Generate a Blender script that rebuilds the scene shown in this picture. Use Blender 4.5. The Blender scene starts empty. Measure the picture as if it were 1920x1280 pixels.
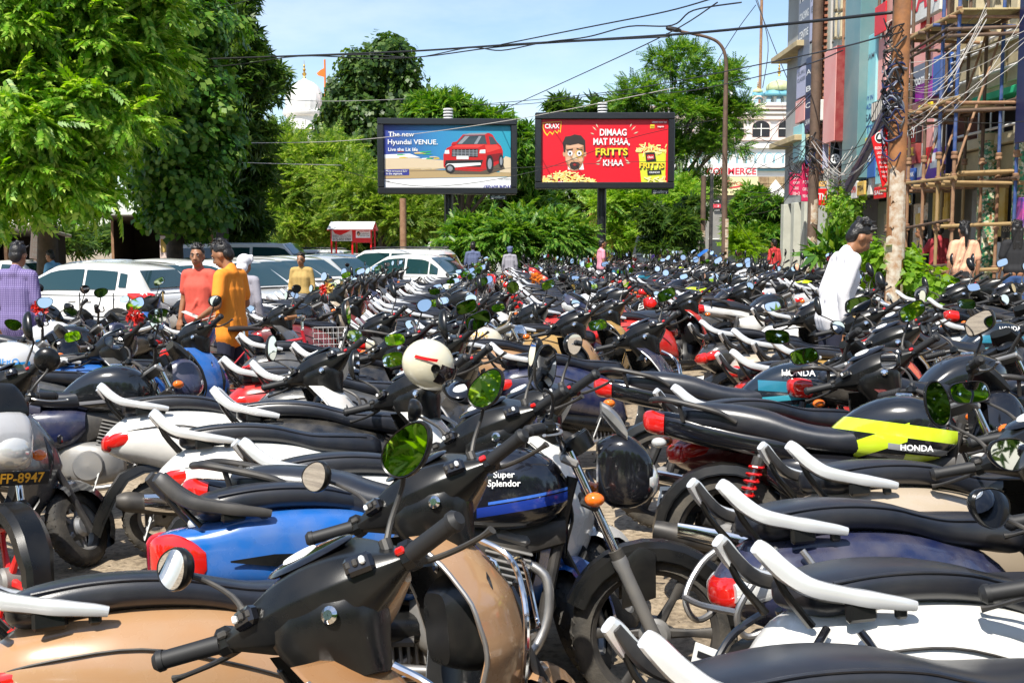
import bpy, math, random
import numpy as np
from mathutils import Vector, Matrix, Quaternion

R = math.radians
rnd = random.Random(7)
nrs = np.random.RandomState(11)
scene = bpy.context.scene
COL = scene.collection

# ------------------------------------------------------------------ camera
CAM_H, FPX, HOR = 1.69, 2000.0, 459.0          # photograph pixels (1920 x 1280)
PITCH = math.atan((640.0 - HOR) / FPX)
cam_data = bpy.data.cameras.new('camera')
cam_data.sensor_width = 36.0
cam_data.lens = FPX / 1920.0 * 36.0
cam_data.clip_start = 0.1
cam_data.clip_end = 3000.0
cam = bpy.data.objects.new('camera', cam_data)
COL.objects.link(cam)
cam.location = (0, 0, CAM_H)
cam.rotation_euler = (R(90) - PITCH, 0, 0)
scene.camera = cam

# ------------------------------------------------------------------ sky, sun, exposure
SUN_EL, SUN_AZ = R(56), R(206)                  # azimuth of the sun, clockwise from +Y
world = bpy.data.worlds.new('World')
scene.world = world
world.use_nodes = True
wn = world.node_tree
sky = wn.nodes.new('ShaderNodeTexSky')
sky.sky_type = 'NISHITA'
sky.sun_disc = False
sky.sun_elevation = SUN_EL
sky.sun_rotation = SUN_AZ
sky.air_density = 1.0
sky.dust_density = 0.6
sky.ozone_density = 1.5
bg = wn.nodes['Background']
# thin high cloud over the clear sky
wtc = wn.nodes.new('ShaderNodeTexCoord')
wmp = wn.nodes.new('ShaderNodeMapping')
wmp.inputs['Scale'].default_value = (1.6, 1.6, 5.0)
wnz = wn.nodes.new('ShaderNodeTexNoise')
wnz.inputs['Scale'].default_value = 2.2
wnz.inputs['Detail'].default_value = 7
wnz.inputs['Roughness'].default_value = .58
wmr = wn.nodes.new('ShaderNodeMapRange')
wmr.inputs[1].default_value, wmr.inputs[2].default_value = .46, .74
wmr.inputs[3].default_value, wmr.inputs[4].default_value = .0, .42
wmx = wn.nodes.new('ShaderNodeMix')
wmx.data_type = 'RGBA'
wmx.inputs[7].default_value = (5.6, 6.1, 6.6, 1)
wn.links.new(wtc.outputs['Generated'], wmp.inputs[0])
wn.links.new(wmp.outputs[0], wnz.inputs['Vector'])
wn.links.new(wnz.outputs[0], wmr.inputs[0])
wn.links.new(wmr.outputs[0], wmx.inputs[0])
wn.links.new(sky.outputs[0], wmx.inputs[6])
wn.links.new(wmx.outputs[2], bg.inputs[0])
bg.inputs[1].default_value = 0.12
sun_data = bpy.data.lights.new('sun', 'SUN')
sun_data.energy = 4.6
sun_data.angle = R(0.53)
sun_data.color = (1.0, 0.95, 0.86)
sun = bpy.data.objects.new('sun', sun_data)
COL.objects.link(sun)
sdir = Vector((math.sin(SUN_AZ) * math.cos(SUN_EL), math.cos(SUN_AZ) * math.cos(SUN_EL), math.sin(SUN_EL)))
sun.rotation_euler = sdir.to_track_quat('Z', 'Y').to_euler()
sun.location = (-20, -20, 40)
scene.view_settings.view_transform = 'Standard'
scene.view_settings.look = 'None'
scene.view_settings.exposure = 0.72
scene.view_settings.gamma = 1.0
scene.view_settings.use_curve_mapping = False
scene.cycles.max_bounces = 6
scene.cycles.transparent_max_bounces = 8

# ------------------------------------------------------------------ helpers: photograph pixel -> world
_c, _s = math.cos(PITCH), math.sin(PITCH)

def ray(px, py):
    u, v = (px - 960.0) / FPX, (640.0 - py) / FPX
    return Vector((u, _c + v * _s, -_s + v * _c))

def at(px, py, Y):
    r = ray(px, py)
    return Vector((0, 0, CAM_H)) + r * (Y / r.y)

def gz(x, y=0):
    """height of the ground: the lot falls gently towards the trees"""
    return 0.016 * max(-11.0, x) if x < 0 else 0.035 * min(6.3, x)

def at_z(px, py, z):
    """the point at height z over the (sloping) ground seen at a pixel"""
    r = ray(px, py)
    Y = 5.0
    for _ in range(30):
        x = r.x / r.y * Y
        Y = (z + gz(x) - CAM_H) / (r.z / r.y)
    return Vector((r.x / r.y * Y, Y, z + gz(r.x / r.y * Y)))

# ------------------------------------------------------------------ materials
MATS = {}

def nt(m):
    return m.node_tree.nodes, m.node_tree.links

def mat(name, col=(.5, .5, .5), rough=.5, metal=0.0, coat=0.0, noise=None, bump=None, spec=None, objcol=False,
        dust=0.0, emit=None, alpha=None, trans=0.0):
    """noise=(scale, amount, colour2)  bump=(scale, strength)"""
    if name in MATS:
        return MATS[name]
    m = bpy.data.materials.new(name)
    m.use_nodes = True
    n, l = nt(m)
    b = n['Principled BSDF']
    b.inputs['Base Color'].default_value = (*col, 1)
    b.inputs['Roughness'].default_value = rough
    b.inputs['Metallic'].default_value = metal
    b.inputs['Coat Weight'].default_value = coat
    b.inputs['Coat Roughness'].default_value = .06
    if spec is not None:
        b.inputs['Specular IOR Level'].default_value = spec
    if trans:
        b.inputs['Transmission Weight'].default_value = trans
    if emit:
        b.inputs['Emission Color'].default_value = (*col, 1)
        b.inputs['Emission Strength'].default_value = emit
    src = None
    tc = n.new('ShaderNodeTexCoord')
    if objcol:
        oi = n.new('ShaderNodeObjectInfo')
        src = oi.outputs['Color']
    if noise:
        tx = n.new('ShaderNodeTexNoise')
        tx.inputs['Scale'].default_value = noise[0]
        tx.inputs['Detail'].default_value = 6
        tx.inputs['Roughness'].default_value = .62
        l.new(tc.outputs['Object'], tx.inputs['Vector'])
        rp = n.new('ShaderNodeMapRange')
        rp.inputs[1].default_value, rp.inputs[2].default_value = .38, .66
        rp.inputs[4].default_value = noise[1]
        l.new(tx.outputs[0], rp.inputs[0])
        mx = n.new('ShaderNodeMix')
        mx.data_type = 'RGBA'
        l.new(rp.outputs[0], mx.inputs[0])
        if src is not None:
            l.new(src, mx.inputs[6])
        else:
            mx.inputs[6].default_value = (*col, 1)
        mx.inputs[7].default_value = (*noise[2], 1)
        src = mx.outputs[2]
    if dust:
        tx = n.new('ShaderNodeTexNoise')
        tx.inputs['Scale'].default_value = 9
        tx.inputs['Detail'].default_value = 7
        l.new(tc.outputs['Object'], tx.inputs['Vector'])
        rp = n.new('ShaderNodeMapRange')
        rp.inputs[1].default_value, rp.inputs[2].default_value = .35, .75
        rp.inputs[4].default_value = dust
        l.new(tx.outputs[0], rp.inputs[0])
        mx = n.new('ShaderNodeMix')
        mx.data_type = 'RGBA'
        l.new(rp.outputs[0], mx.inputs[0])
        if src is not None:
            l.new(src, mx.inputs[6])
        else:
            mx.inputs[6].default_value = (*col, 1)
        mx.inputs[7].default_value = (.34, .29, .22, 1)
        src = mx.outputs[2]
        ad = n.new('ShaderNodeMath')
        ad.operation = 'MULTIPLY_ADD'
        l.new(rp.outputs[0], ad.inputs[0])
        ad.inputs[1].default_value, ad.inputs[2].default_value = .8, rough
        l.new(ad.outputs[0], b.inputs['Roughness'])
    if src is not None:
        l.new(src, b.inputs['Base Color'])
    if bump:
        tx = n.new('ShaderNodeTexNoise')
        tx.inputs['Scale'].default_value = bump[0]
        tx.inputs['Detail'].default_value = 4
        l.new(tc.outputs['Object'], tx.inputs['Vector'])
        bp = n.new('ShaderNodeBump')
        bp.inputs['Strength'].default_value = bump[1]
        bp.inputs['Distance'].default_value = .01
        l.new(tx.outputs[0], bp.inputs['Height'])
        l.new(bp.outputs[0], b.inputs['Normal'])
    MATS[name] = m
    return m

mat('paint', rough=.20, coat=.7, objcol=True, dust=.20)
mat('seat_vinyl', (.010, .0125, .020), .32, bump=(420, .05), dust=.05, spec=.7)
mat('plastic', (.005, .0055, .006), .27, bump=(500, .04), dust=.035, spec=.40)
mat('gloss_black', (.008, .008, .010), .12, coat=.5)
mat('rubber', (.012, .012, .012), .7, bump=(90, .25), dust=.28)
mat('grip_rubber', (.012, .012, .013), .6)
mat('rail', (.72, .72, .71), .25, metal=.40, coat=.35)
mat('chrome', (.78, .77, .75), .10, metal=1.0)
mat('steel', (.42, .41, .40), .34, metal=.9, dust=.25)
mat('cast', (.26, .26, .26), .48, metal=.6, dust=.4)
mat('iron', (.03, .03, .032), .45, metal=.3, dust=.2)
mat('red_lens', (.55, .012, .008), .10, coat=1)
mat('amber_lens', (.80, .16, .01), .12, coat=1)
mat('clear_lens', (.62, .62, .60), .06, coat=1, metal=.25)
mat('mirror_glass', (.86, .88, .90), .015, metal=1.0)
mat('white_plate', (.72, .72, .68), .4)
mat('plate_black', (.012, .012, .012), .35)
mat('yellow_print', (.75, .36, .02), .5)
mat('white_print', (.80, .80, .78), .45)
mat('black_print', (.012, .012, .014), .5)
mat('red_print', (.62, .01, .02), .45)
mat('red_spring', (.60, .012, .012), .3, coat=.4)
mat('wheel_red', (.60, .015, .015), .3, coat=.4)

# ------------------------------------------------------------------ mesh builder
class MB:
    def __init__(self):
        self.v, self.f, self.m, self.s, self.slots = [], [], [], [], []

    def _mi(self, name):
        if name not in self.slots:
            self.slots.append(name)
        return self.slots.index(name)

    def add(self, vs, fs, m, smooth=True, tf=None):
        k = len(self.v)
        mi = self._mi(m)
        if tf is not None:
            vs = [tf @ Vector(p) for p in vs]
        self.v.extend([tuple(p) for p in vs])
        for q in fs:
            self.f.append([i + k for i in q])
            self.m.append(mi)
            self.s.append(smooth)
        return self

    def grid(self, rows, m, cu=False, caps=False, smooth=True, tf=None, flip=False):
        n, w = len(rows), len(rows[0])
        vs = [p for r in rows for p in r]
        fs = []
        for i in range(n - 1):
            for j in range(w if cu else w - 1):
                a, b = i * w + j, i * w + (j + 1) % w
                q = [a, b, b + w, a + w]
                fs.append(q[::-1] if flip else q)
        if caps and cu:
            fs.append(list(range(w))[::-1] if not flip else list(range(w)))
            fs.append([(n - 1) * w + j for j in range(w)] if not flip else [(n - 1) * w + j for j in range(w)][::-1])
        return self.add(vs, fs, m, smooth, tf)

    def loft(self, secs, m, seg=20, sub=3, n=2.6, axis='x', tf=None, caps=True):
        """secs: (s, half width, z low, z high[, exponent[, sideways offset]]) along an axis, smoothed between"""
        P = [list(q) + [n, 0.0][len(q) - 4:] for q in secs]
        if sub > 1:
            P = catmull(P, sub)
        rows = []
        for s, w, z0, z1, e, off in P:
            e = max(1.2, e)
            row = []
            for k in range(seg):
                a = 2 * math.pi * (k + .5) / seg
                ca, sa = math.cos(a), math.sin(a)
                yy = off + w * math.copysign(abs(ca) ** (2 / e), ca)
                zz = (z0 + z1) / 2 + (z1 - z0) / 2 * math.copysign(abs(sa) ** (2 / e), sa)
                row.append((s, yy, zz) if axis == 'x' else ((yy, s, zz) if axis == 'y' else (yy, zz, s)))
            rows.append(row)
        return self.grid(rows, m, cu=True, caps=caps, tf=tf, flip=(axis == 'y'))

    def tube(self, path, r, m, seg=10, sub=1, caps=True, tf=None, flat=None):
        path = [list(p) for p in path]
        rr = r if isinstance(r, (list, tuple)) else [r] * len(path)
        Q = [p + [q] for p, q in zip(path, rr)]
        if sub > 1:
            Q = catmull(Q, sub)
        pts = [Vector(q[:3]) for q in Q]
        rows = []
        up = None
        for i, p in enumerate(pts):
            t = (pts[min(i + 1, len(pts) - 1)] - pts[max(i - 1, 0)])
            if t.length < 1e-9:
                t = Vector((0, 0, 1))
            t.normalize()
            if up is None:
                up = Vector((0, 0, 1)) if abs(t.z) < .9 else Vector((1, 0, 0))
            sd = t.cross(up)
            sd.normalize()
            up = sd.cross(t)
            up.normalize()
            f = flat or (1, 1)
            rows.append([p + sd * (math.cos(a) * Q[i][3] * f[0]) + up * (math.sin(a) * Q[i][3] * f[1])
                         for a in [2 * math.pi * k / seg for k in range(seg)]])
        return self.grid(rows, m, cu=True, caps=caps, tf=tf)

    def lathe(self, prof, m, seg=24, axis='y', c=(0, 0, 0), tf=None, close=False):
        """prof: (radius, along axis)"""
        rows = []
        pr = list(prof) + ([prof[0]] if close else [])
        for r, h in pr:
            row = []
            for k in range(seg):
                a = 2 * math.pi * k / seg
                x, y = r * math.cos(a), r * math.sin(a)
                q = {'y': (x, h, y), 'z': (x, y, h), 'x': (h, x, y)}[axis]
                row.append((q[0] + c[0], q[1] + c[1], q[2] + c[2]))
            rows.append(row)
        return self.grid(rows, m, cu=True, tf=tf, flip=(axis == 'y'))

    def box(self, c, s, m, bev=0.0, rot=None, tf=None):
        hx, hy, hz = s[0] / 2, s[1] / 2, s[2] / 2
        c = Vector(c)
        M = rot if rot is not None else Matrix.Identity(3)
        if bev <= 0:
            vs = [Vector((x, y, z)) for x in (-hx, hx) for y in (-hy, hy) for z in (-hz, hz)]
            fs = [[0, 1, 3, 2], [4, 6, 7, 5], [0, 4, 5, 1], [2, 3, 7, 6], [0, 2, 6, 4], [1, 5, 7, 3]]
        else:
            b = min(bev, hx * .95, hy * .95, hz * .95)
            vs, ix = [], {}
            for sx in (-1, 1):
                for sy in (-1, 1):
                    for sz in (-1, 1):
                        for k in range(3):
                            p = [sx * (hx - b), sy * (hy - b), sz * (hz - b)]
                            p[k] = (sx * hx, sy * hy, sz * hz)[k]
                            ix[(sx, sy, sz, k)] = len(vs)
                            vs.append(Vector(p))
            fs = []
            for k in range(3):
                i, j = [(1, 2), (2, 0), (0, 1)][k]
                for sg in (-1, 1):
                    q = []
                    for si, sj in ((-1, -1), (1, -1), (1, 1), (-1, 1)):
                        key = [0, 0, 0]
                        key[k], key[i], key[j] = sg, si, sj
                        q.append(ix[(*key, k)])
                    fs.append(q if sg > 0 else q[::-1])
                for si in (-1, 1):
                    for sj in (-1, 1):
                        q = []
                        for sg, kk in ((-1, i), (1, i), (1, j), (-1, j)):
                            key = [0, 0, 0]
                            key[k], key[i], key[j] = sg, si, sj
                            q.append(ix[(*key, kk)])
                        fs.append(q if si * sj > 0 else q[::-1])
            for sx in (-1, 1):
                for sy in (-1, 1):
                    for sz in (-1, 1):
                        q = [ix[(sx, sy, sz, k)] for k in range(3)]
                        fs.append(q if sx * sy * sz > 0 else q[::-1])
        vs = [c + M @ p for p in vs]
        return self.add(vs, fs, m, False, tf)

    def ell(self, c, r, m, seg=14, ring=9, tf=None, rot=None):
        rows = []
        M = rot if rot is not None else Matrix.Identity(3)
        for i in range(ring + 1):
            t = math.pi * i / ring
            st, ct = math.sin(t), -math.cos(t)
            st = max(st, 1e-3)
            rows.append([Vector(c) + M @ Vector((r[0] * st * math.cos(a), r[1] * st * math.sin(a), r[2] * ct))
                         for a in [2 * math.pi * k / seg for k in range(seg)]])
        return self.grid(rows, m, cu=True, tf=tf)

    def prism(self, poly, a, b, m, axis='y', tf=None, smooth=False):
        """flat outline (two coordinates) extruded from a to b along an axis"""
        def P(u, v, h):
            return {'y': (u, h, v), 'x': (h, u, v), 'z': (u, v, h)}[axis]
        n = len(poly)
        vs = [P(u, v, a) for u, v in poly] + [P(u, v, b) for u, v in poly]
        fs = [list(range(n)), list(range(n, 2 * n))[::-1]]
        for i in range(n):
            j = (i + 1) % n
            fs.append([i, i + n, j + n, j])
        return self.add(vs, fs, m, smooth, tf)

    def quad(self, pts, m, tf=None):
        return self.add(pts, [list(range(len(pts)))], m, False, tf)

    def merge(self, o, tf=None):
        k = len(self.v)
        vs = o.v if tf is None else [tuple(tf @ Vector(p)) for p in o.v]
        mp = [self._mi(n) for n in o.slots]
        self.v.extend(vs)
        self.f.extend([[i + k for i in q] for q in o.f])
        self.m.extend([mp[i] for i in o.m])
        self.s.extend(o.s)
        return self

    def mesh(self, name):
        me = bpy.data.meshes.new(name)
        me.from_pydata(self.v, [], self.f)
        for s in self.slots:
            me.materials.append(MATS[s])
        me.polygons.foreach_set('material_index', self.m)
        me.polygons.foreach_set('use_smooth', self.s)
        me.update()
        return me

    def build(self, name, parent=None, loc=None, rot=None, sharp=35):
        me = self.mesh(name)
        if any(self.s) and sharp:
            try:
                me.set_sharp_from_angle(angle=R(sharp))
            except Exception:
                pass
        return link(name, me, parent, loc, rot)

def catmull(P, sub):
    out = []
    n = len(P)
    for i in range(n - 1):
        p0, p1, p2, p3 = P[max(i - 1, 0)], P[i], P[i + 1], P[min(i + 2, n - 1)]
        for k in range(sub):
            t = k / sub
            out.append([.5 * ((2 * b) + (c - a) * t + (2 * a - 5 * b + 4 * c - d) * t * t + (3 * b - a - 3 * c + d) * t ** 3)
                        for a, b, c, d in zip(p0, p1, p2, p3)])
    out.append(list(P[-1]))
    return out

def link(name, data, parent=None, loc=None, rot=None):
    o = bpy.data.objects.new(name, data)
    COL.objects.link(o)
    if parent is not None:
        o.parent = parent
    if loc is not None:
        o.location = loc
    if rot is not None:
        if isinstance(rot, Quaternion):
            o.rotation_mode = 'QUATERNION'
            o.rotation_quaternion = rot
        else:
            o.rotation_euler = rot
    return o

def empty(name, loc=(0, 0, 0), rot=(0, 0, 0)):
    o = link(name, None, None, loc, rot)
    o.empty_display_size = .2
    return o

def tag(o, label=None, cat=None, group=None, kind=None):
    if label:
        o['label'] = label
    if cat:
        o['category'] = cat
    if group:
        o['group'] = group
    if kind:
        o['kind'] = kind
    return o

def copy_tree(o, parent=None):
    c = o.copy()
    COL.objects.link(c)
    if parent is not None:
        c.parent = parent
    for ch in KIDS.get(o.name, ()):
        copy_tree(ch, c)
    return c

KIDS = {}

def index_kids(root):
    """children of a prototype, remembered before any copying (o.children is slow)"""
    KIDS[root.name] = list(root.children)
    for ch in KIDS[root.name]:
        index_kids(ch)

def text_mesh(s, size, bold=0.0, shear=0.0, align='CENTER', spacing=1.0, ext=0.0):
    cu = bpy.data.curves.new('lettering', 'FONT')
    cu.body = s
    cu.size = size
    cu.offset = bold * size
    cu.shear = shear
    cu.align_x = align
    cu.align_y = 'CENTER'
    cu.space_character = spacing
    cu.extrude = ext
    cu.resolution_u = 3
    o = bpy.data.objects.new('lettering', cu)
    COL.objects.link(o)
    dg = bpy.context.evaluated_depsgraph_get()
    me = bpy.data.meshes.new_from_object(o.evaluated_get(dg))
    bpy.data.objects.remove(o)
    bpy.data.curves.remove(cu)
    return me

def text_into(mb, s, size, m, M, **k):
    """flat lettering added to a builder; M maps (x right, y up, z out) to the place"""
    me = text_mesh(s, size, **k)
    mb.add([v.co[:] for v in me.vertices], [list(p.vertices) for p in me.polygons], m, False, M)
    bpy.data.meshes.remove(me)
# ------------------------------------------------------------------ two wheelers: a spec is a tree of (name, builder, turns with the steering, children)
class Node:
    def __init__(self, name, mb, steer=False, kids=None):
        self.name, self.mb, self.steer, self.kids = name, mb, steer, kids or []

def wheel_nodes(cx, r, tw, rim_r, hub_r, spokes, rim_mat, steer, name, seg=40, disc=False):
    t = MB()
    a = r - rim_r
    prof = []
    for k in range(13):
        q = math.pi * (k / 12.0) - math.pi / 2
        prof.append((rim_r + a * (math.cos(q) ** .62 if math.cos(q) > 0 else 0), tw / 2 * math.copysign(abs(math.sin(q)) ** .8, math.sin(q))))
    t.lathe(prof, 'rubber', seg, c=(cx, 0, r))
    # tread blocks: shallow slanting ribs proud of the carcass
    nb = int(seg * .9)
    for k in range(nb):
        an = 2 * math.pi * k / nb
        for sgn in (-1, 1):
            T = Matrix.Translation((cx, 0, r)) @ Matrix.Rotation(an, 4, 'Y')
            w = tw * .19
            z = r - .0035
            t.box((0, sgn * w, z), (2 * math.pi * r / nb * .50, tw * .27, .005), 'rubber', rot=Matrix.Rotation(sgn * .5, 3, 'Z') @ Matrix.Rotation(sgn * -.42, 3, 'X'), tf=T)
    m = MB()
    m.lathe([(rim_r + .004, -tw * .34), (rim_r + .010, -tw * .38), (rim_r - .008, -tw * .36), (rim_r - .022, -tw * .20), (rim_r - .024, 0), (rim_r - .022, tw * .20),
             (rim_r - .008, tw * .36), (rim_r + .010, tw * .38), (rim_r + .004, tw * .34)], rim_mat, seg, c=(cx, 0, r))
    m.lathe([(.012, -tw * .62), (hub_r * .75, -tw * .58), (hub_r, -tw * .40), (hub_r, tw * .40), (hub_r * .75, tw * .58), (.012, tw * .62)], 'cast', 24, c=(cx, 0, r))
    for k in range(spokes):
        an = 2 * math.pi * k / spokes
        T = Matrix.Translation((cx, 0, r)) @ Matrix.Rotation(an, 4, 'Y')
        if spokes > 12:
            m.tube([(hub_r * .8, (-1) ** k * tw * .35, 0), (rim_r - .02, 0, .04 * (1 if (k // 2) % 2 else -1))], .0028, 'steel', 5, tf=T)
        else:
            m.loft([(hub_r * .8, .020, -tw * .20, tw * .20), (rim_r * .6, .014, -tw * .13, tw * .13), (rim_r - .012, .022, -tw * .16, tw * .16)], rim_mat, 8, 2, 3.0,
                   tf=T @ Matrix.Rotation(R(90), 4, 'X'))
    if disc:
        m.lathe([(.06, tw * .72), (.115, tw * .72), (.115, tw * .78), (.06, tw * .78)], 'chrome', 28, c=(cx, 0, r), close=True)
    return Node(name, t, steer, [Node('rim', m, steer)])

def mirror_nodes(side, base, shape='drop', steer=True, stem='iron', up=.135, out=.095, back=-.03, yaw=0.0, tilt=None, size=.92, axis=None, lock=R(46), elev=None):
    m = MB()
    b = Vector(base)
    head = b + Vector((back, side * out, up))
    m.tube([b, b + Vector((.012, side * out * .25, up * .35)), b + Vector((.01, side * out * .75, up * .75)), head + Vector((.012, 0, -.012))], [.0075, .0062, .0055, .006], stem, 8, 3)
    m.lathe([(.001, -.012), (.014, -.012), (.014, .012), (.001, .012)], stem, 10, axis='z', c=tuple(b))
    g = MB()
    if tilt is None:                                 # set the glass upright as a rider would: it looks level along the street
        want = R(rnd.uniform(1.5, 7)) if elev is None else elev
        W_ = (Matrix.Rotation(R(20), 3, 'Z') @ Matrix.Rotation(R(-8), 3, 'X') @ Quaternion(axis, lock).to_matrix())
        best = None
        for q in range(-70, 41):
            v_ = W_ @ (Matrix.Rotation(side * R(-9) + yaw, 3, 'Z') @ Matrix.Rotation(R(6 + q), 3, 'Y') @ Vector((-1, 0, 0)))
            e_ = abs(math.asin(max(-1, min(1, v_.z))) - want)
            if best is None or e_ < best[0]:
                best = (e_, R(q))
        tilt = best[1]
    T = Matrix.Translation(head) @ Matrix.Rotation(side * R(-9) + yaw, 4, 'Z') @ Matrix.Rotation(R(6) + tilt, 4, 'Y')
    # outline of the glass in (y, z), glass looks to -X
    N = 26
    out_l = []
    for k in range(N):
        a = 2 * math.pi * k / N
        ca, sa = math.cos(a), math.sin(a)
        if shape == 'drop':
            y = (.066 + .012 * sa) * math.copysign(abs(ca) ** .9, ca)
            z = .048 * sa
            y += side * .035 + side * .006 * sa
            z += .012 + y * side * .10
        elif shape == 'round':
            y, z = .060 * ca, .060 * sa + .03
        elif shape == 'angle':
            y = .074 * math.copysign(abs(ca) ** .62, ca) + side * .03
            z = .044 * math.copysign(abs(sa) ** .62, sa) + .02 + side * y * .16
        else:                                       # tall narrow head seen edge on
            y = .044 * math.copysign(abs(ca) ** .9, ca) + side * .012
            z = .082 * sa + .065
        out_l.append((y * size, z * size))
    cy = sum(p[0] for p in out_l) / N
    cz = sum(p[1] for p in out_l) / N
    rows = []
    for x, f in ((-.010, 1.0), (-.012, 1.05), (-.006, 1.10), (.006, 1.06), (.018, .86), (.027, .55), (.031, .18)):
        rows.append([(x, cy + (y - cy) * f, cz + (z - cz) * f) for y, z in out_l])
    m.grid(rows, 'plastic', cu=True, tf=T)
    m.add([rows[-1][k] for k in range(N)], [list(range(N))], 'plastic', True, T)
    gl = [(-.0105, cy + (y - cy) * .985, cz + (z - cz) * .985) for y, z in out_l]
    g.add(gl, [list(range(N))], 'mirror_glass', False, T)
    return Node('mirror', m, steer, [Node('mirror_glass', g, steer)])

SC_PIVOT = Vector((.36, 0, .90))
SC_AXIS = (Vector((.36, 0, .90)) - Vector((.65, 0, .215))).normalized()

def scooter_spec(rail='rail', guard=True, tail_tube=None, mirror='drop', lens='red', tail='round', graphic=None, badge=None, hi=True, wide=1.0, rimmat='cast', myaw=0.0, mtilt=None, front='paint'):
    S = 3 if hi else 1
    G = 22 if hi else 12
    out = []
    # --- rear bodywork
    b = MB()
    if tail == 'round':
        secs = [(-.90, .040, .62, .675), (-.875, .085, .575, .705), (-.80, .138, .535, .765), (-.70, .175, .495, .795), (-.56, .207, .44, .806), (-.42, .218, .40, .800),
                (-.28, .213, .365, .780), (-.14, .194, .335, .742), (-.02, .165, .315, .695), (.06, .135, .305, .62), (.10, .10, .30, .50)]
        e = 2.35
    else:
        secs = [(-.93, .055, .60, .735), (-.88, .098, .565, .755), (-.78, .130, .555, .765), (-.66, .166, .535, .792), (-.50, .188, .50, .796), (-.34, .197, .465, .782),
                (-.18, .186, .43, .752), (-.04, .160, .40, .70), (.06, .13, .36, .63), (.10, .10, .33, .52)]
        e = 3.6
    b.loft(secs, 'paint', G + 6, S, e)
    # seam lines and lower dark skirt
    b.loft([(-.62, .150, .36, .47), (-.40, .176, .325, .43), (-.15, .168, .27, .40), (.05, .135, .255, .36)], 'plastic', G, S, 3.2)
    kids = []
    if hi:
        for sg in (-1, 1):
            s_ = MB()
            if graphic is None:
                s_.tube([(-.86, sg * .098, .675), (-.70, sg * .173, .700), (-.50, sg * .207, .700), (-.30, sg * .215, .640), (-.12, sg * .196, .560), (-.02, sg * .168, .48)], .0035, 'iron', 6, 4)
            else:
                s_.grid([[(x, sg * (w + .004), z0), (x, sg * (w + .004), z1)] for x, w, z0, z1 in
                         ((-.72, .165, .640, .646), (-.58, .186, .612, .652), (-.44, .196, .592, .640), (-.28, .198, .575, .606), (-.14, .189, .560, .566))], 'plastic')
                s_.grid([[(x, sg * (w + .004), z0), (x, sg * (w + .004), z1)] for x, w, z0, z1 in
                         ((-.60, .180, .560, .566), (-.46, .193, .535, .560), (-.32, .197, .510, .545), (-.18, .188, .495, .505))], 'plastic')
            kids.append(Node('trim_line', s_))
        if badge:
            t = MB()
            M = Matrix.Translation((-.47, -.222, .640)) @ Matrix.Rotation(R(6), 4, 'Y') @ Matrix.Rotation(R(90), 4, 'X')
            text_into(t, badge[0], badge[2] if len(badge) > 2 else .062, badge[1], M, bold=.012, shear=.25)
            kids.append(Node('badge', t))
    out.append(Node('body', b, False, kids))
    # --- seat
    s = MB()
    s.loft([(-.80, .050, .800, .835), (-.785, .092, .783, .856), (-.73, .122, .768, .874), (-.62, .134, .785, .886), (-.50, .142, .785, .884), (-.38, .142, .772, .868), (-.29, .139, .752, .842),
            (-.20, .144, .720, .820), (-.08, .137, .700, .812), (.03, .124, .682, .804), (.095, .104, .670, .790), (.13, .074, .672, .765)], 'seat_vinyl', G + 4, S, 3.0)
    kids = []
    if hi:
        p = MB()
        for sg in (-1, 1):
            p.tube([(-.74, sg * .118, .856), (-.62, sg * .129, .866), (-.50, sg * .137, .863), (-.38, sg * .137, .847), (-.29, sg * .134, .822), (-.20, sg * .137, .801), (-.08, sg * .132, .792), (.05, sg * .113, .780)],
                   .0042, 'seat_vinyl', 6, 4)
        kids.append(Node('piping', p))
    out.append(Node('seat', s, False, kids))
    # --- grab rails, one on each side: raised tip, down to the seat side and forward
    for sg in (-1, 1):
        r = MB()
        P = [(-.918, .098, .952, .013, .038), (-.902, .105, .936, .017, .047), (-.866, .120, .894, .019, .050), (-.815, .140, .856, .019, .045), (-.74, .156, .834, .018, .040),
             (-.69, .165, .822, .020, .042), (-.64, .171, .812, .018, .036), (-.60, .174, .804, .016, .032), (-.57, .175, .797, .013, .026)]
        if tail != 'round':
            P = [(x - .01, y, z - .012, w, h) for x, y, z, w, h in P]
        Q = catmull([list(q) for q in P], S + 1)
        rows = []
        for i, q in enumerate(Q):
            a = Vector(Q[max(i - 1, 0)][:3])
            c = Vector(Q[min(i + 1, len(Q) - 1)][:3])
            t = (c - a).normalized()
            sd = Vector((0, 1, 0))
            up = t.cross(sd) * -1
            up.normalize()
            sd = up.cross(t)
            n_ = 10
            rows.append([Vector((q[0], sg * q[1], q[2])) + sd * (q[3] * math.copysign(abs(math.cos(u)) ** .7, math.cos(u))) * sg + up * (q[4] / 2 * math.copysign(abs(math.sin(u)) ** .7, math.sin(u)))
                         for u in [2 * math.pi * (k + .5) / n_ for k in range(n_)]])
        r.grid(rows, rail, cu=True, caps=True, flip=(sg < 0))
        if hi:
            r.tube([(-.905, sg * .084, .945), (-.862, sg * .098, .890), (-.80, sg * .122, .845), (-.72, sg * .142, .824), (-.64, sg * .152, .806)], [.010, .016, .016, .014, .008], 'iron', 8, 3, flat=(.5, 1.15))
        r.tube([(-.893, sg * .110, .925), (-.865, sg * .11, .85), (-.80, sg * .105, .765)], [.012, .014, .018], 'plastic', 8, 3, flat=(1, .6))
        r.box((-.70, sg * .158, .795), (.08, .020, .050), 'plastic', .008)
        r.box((-.60, sg * .164, .784), (.03, .02, .03), 'plastic', .006)
        out.append(Node('grab_rail', r))
    # --- tail lamp
    t = MB()
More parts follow.
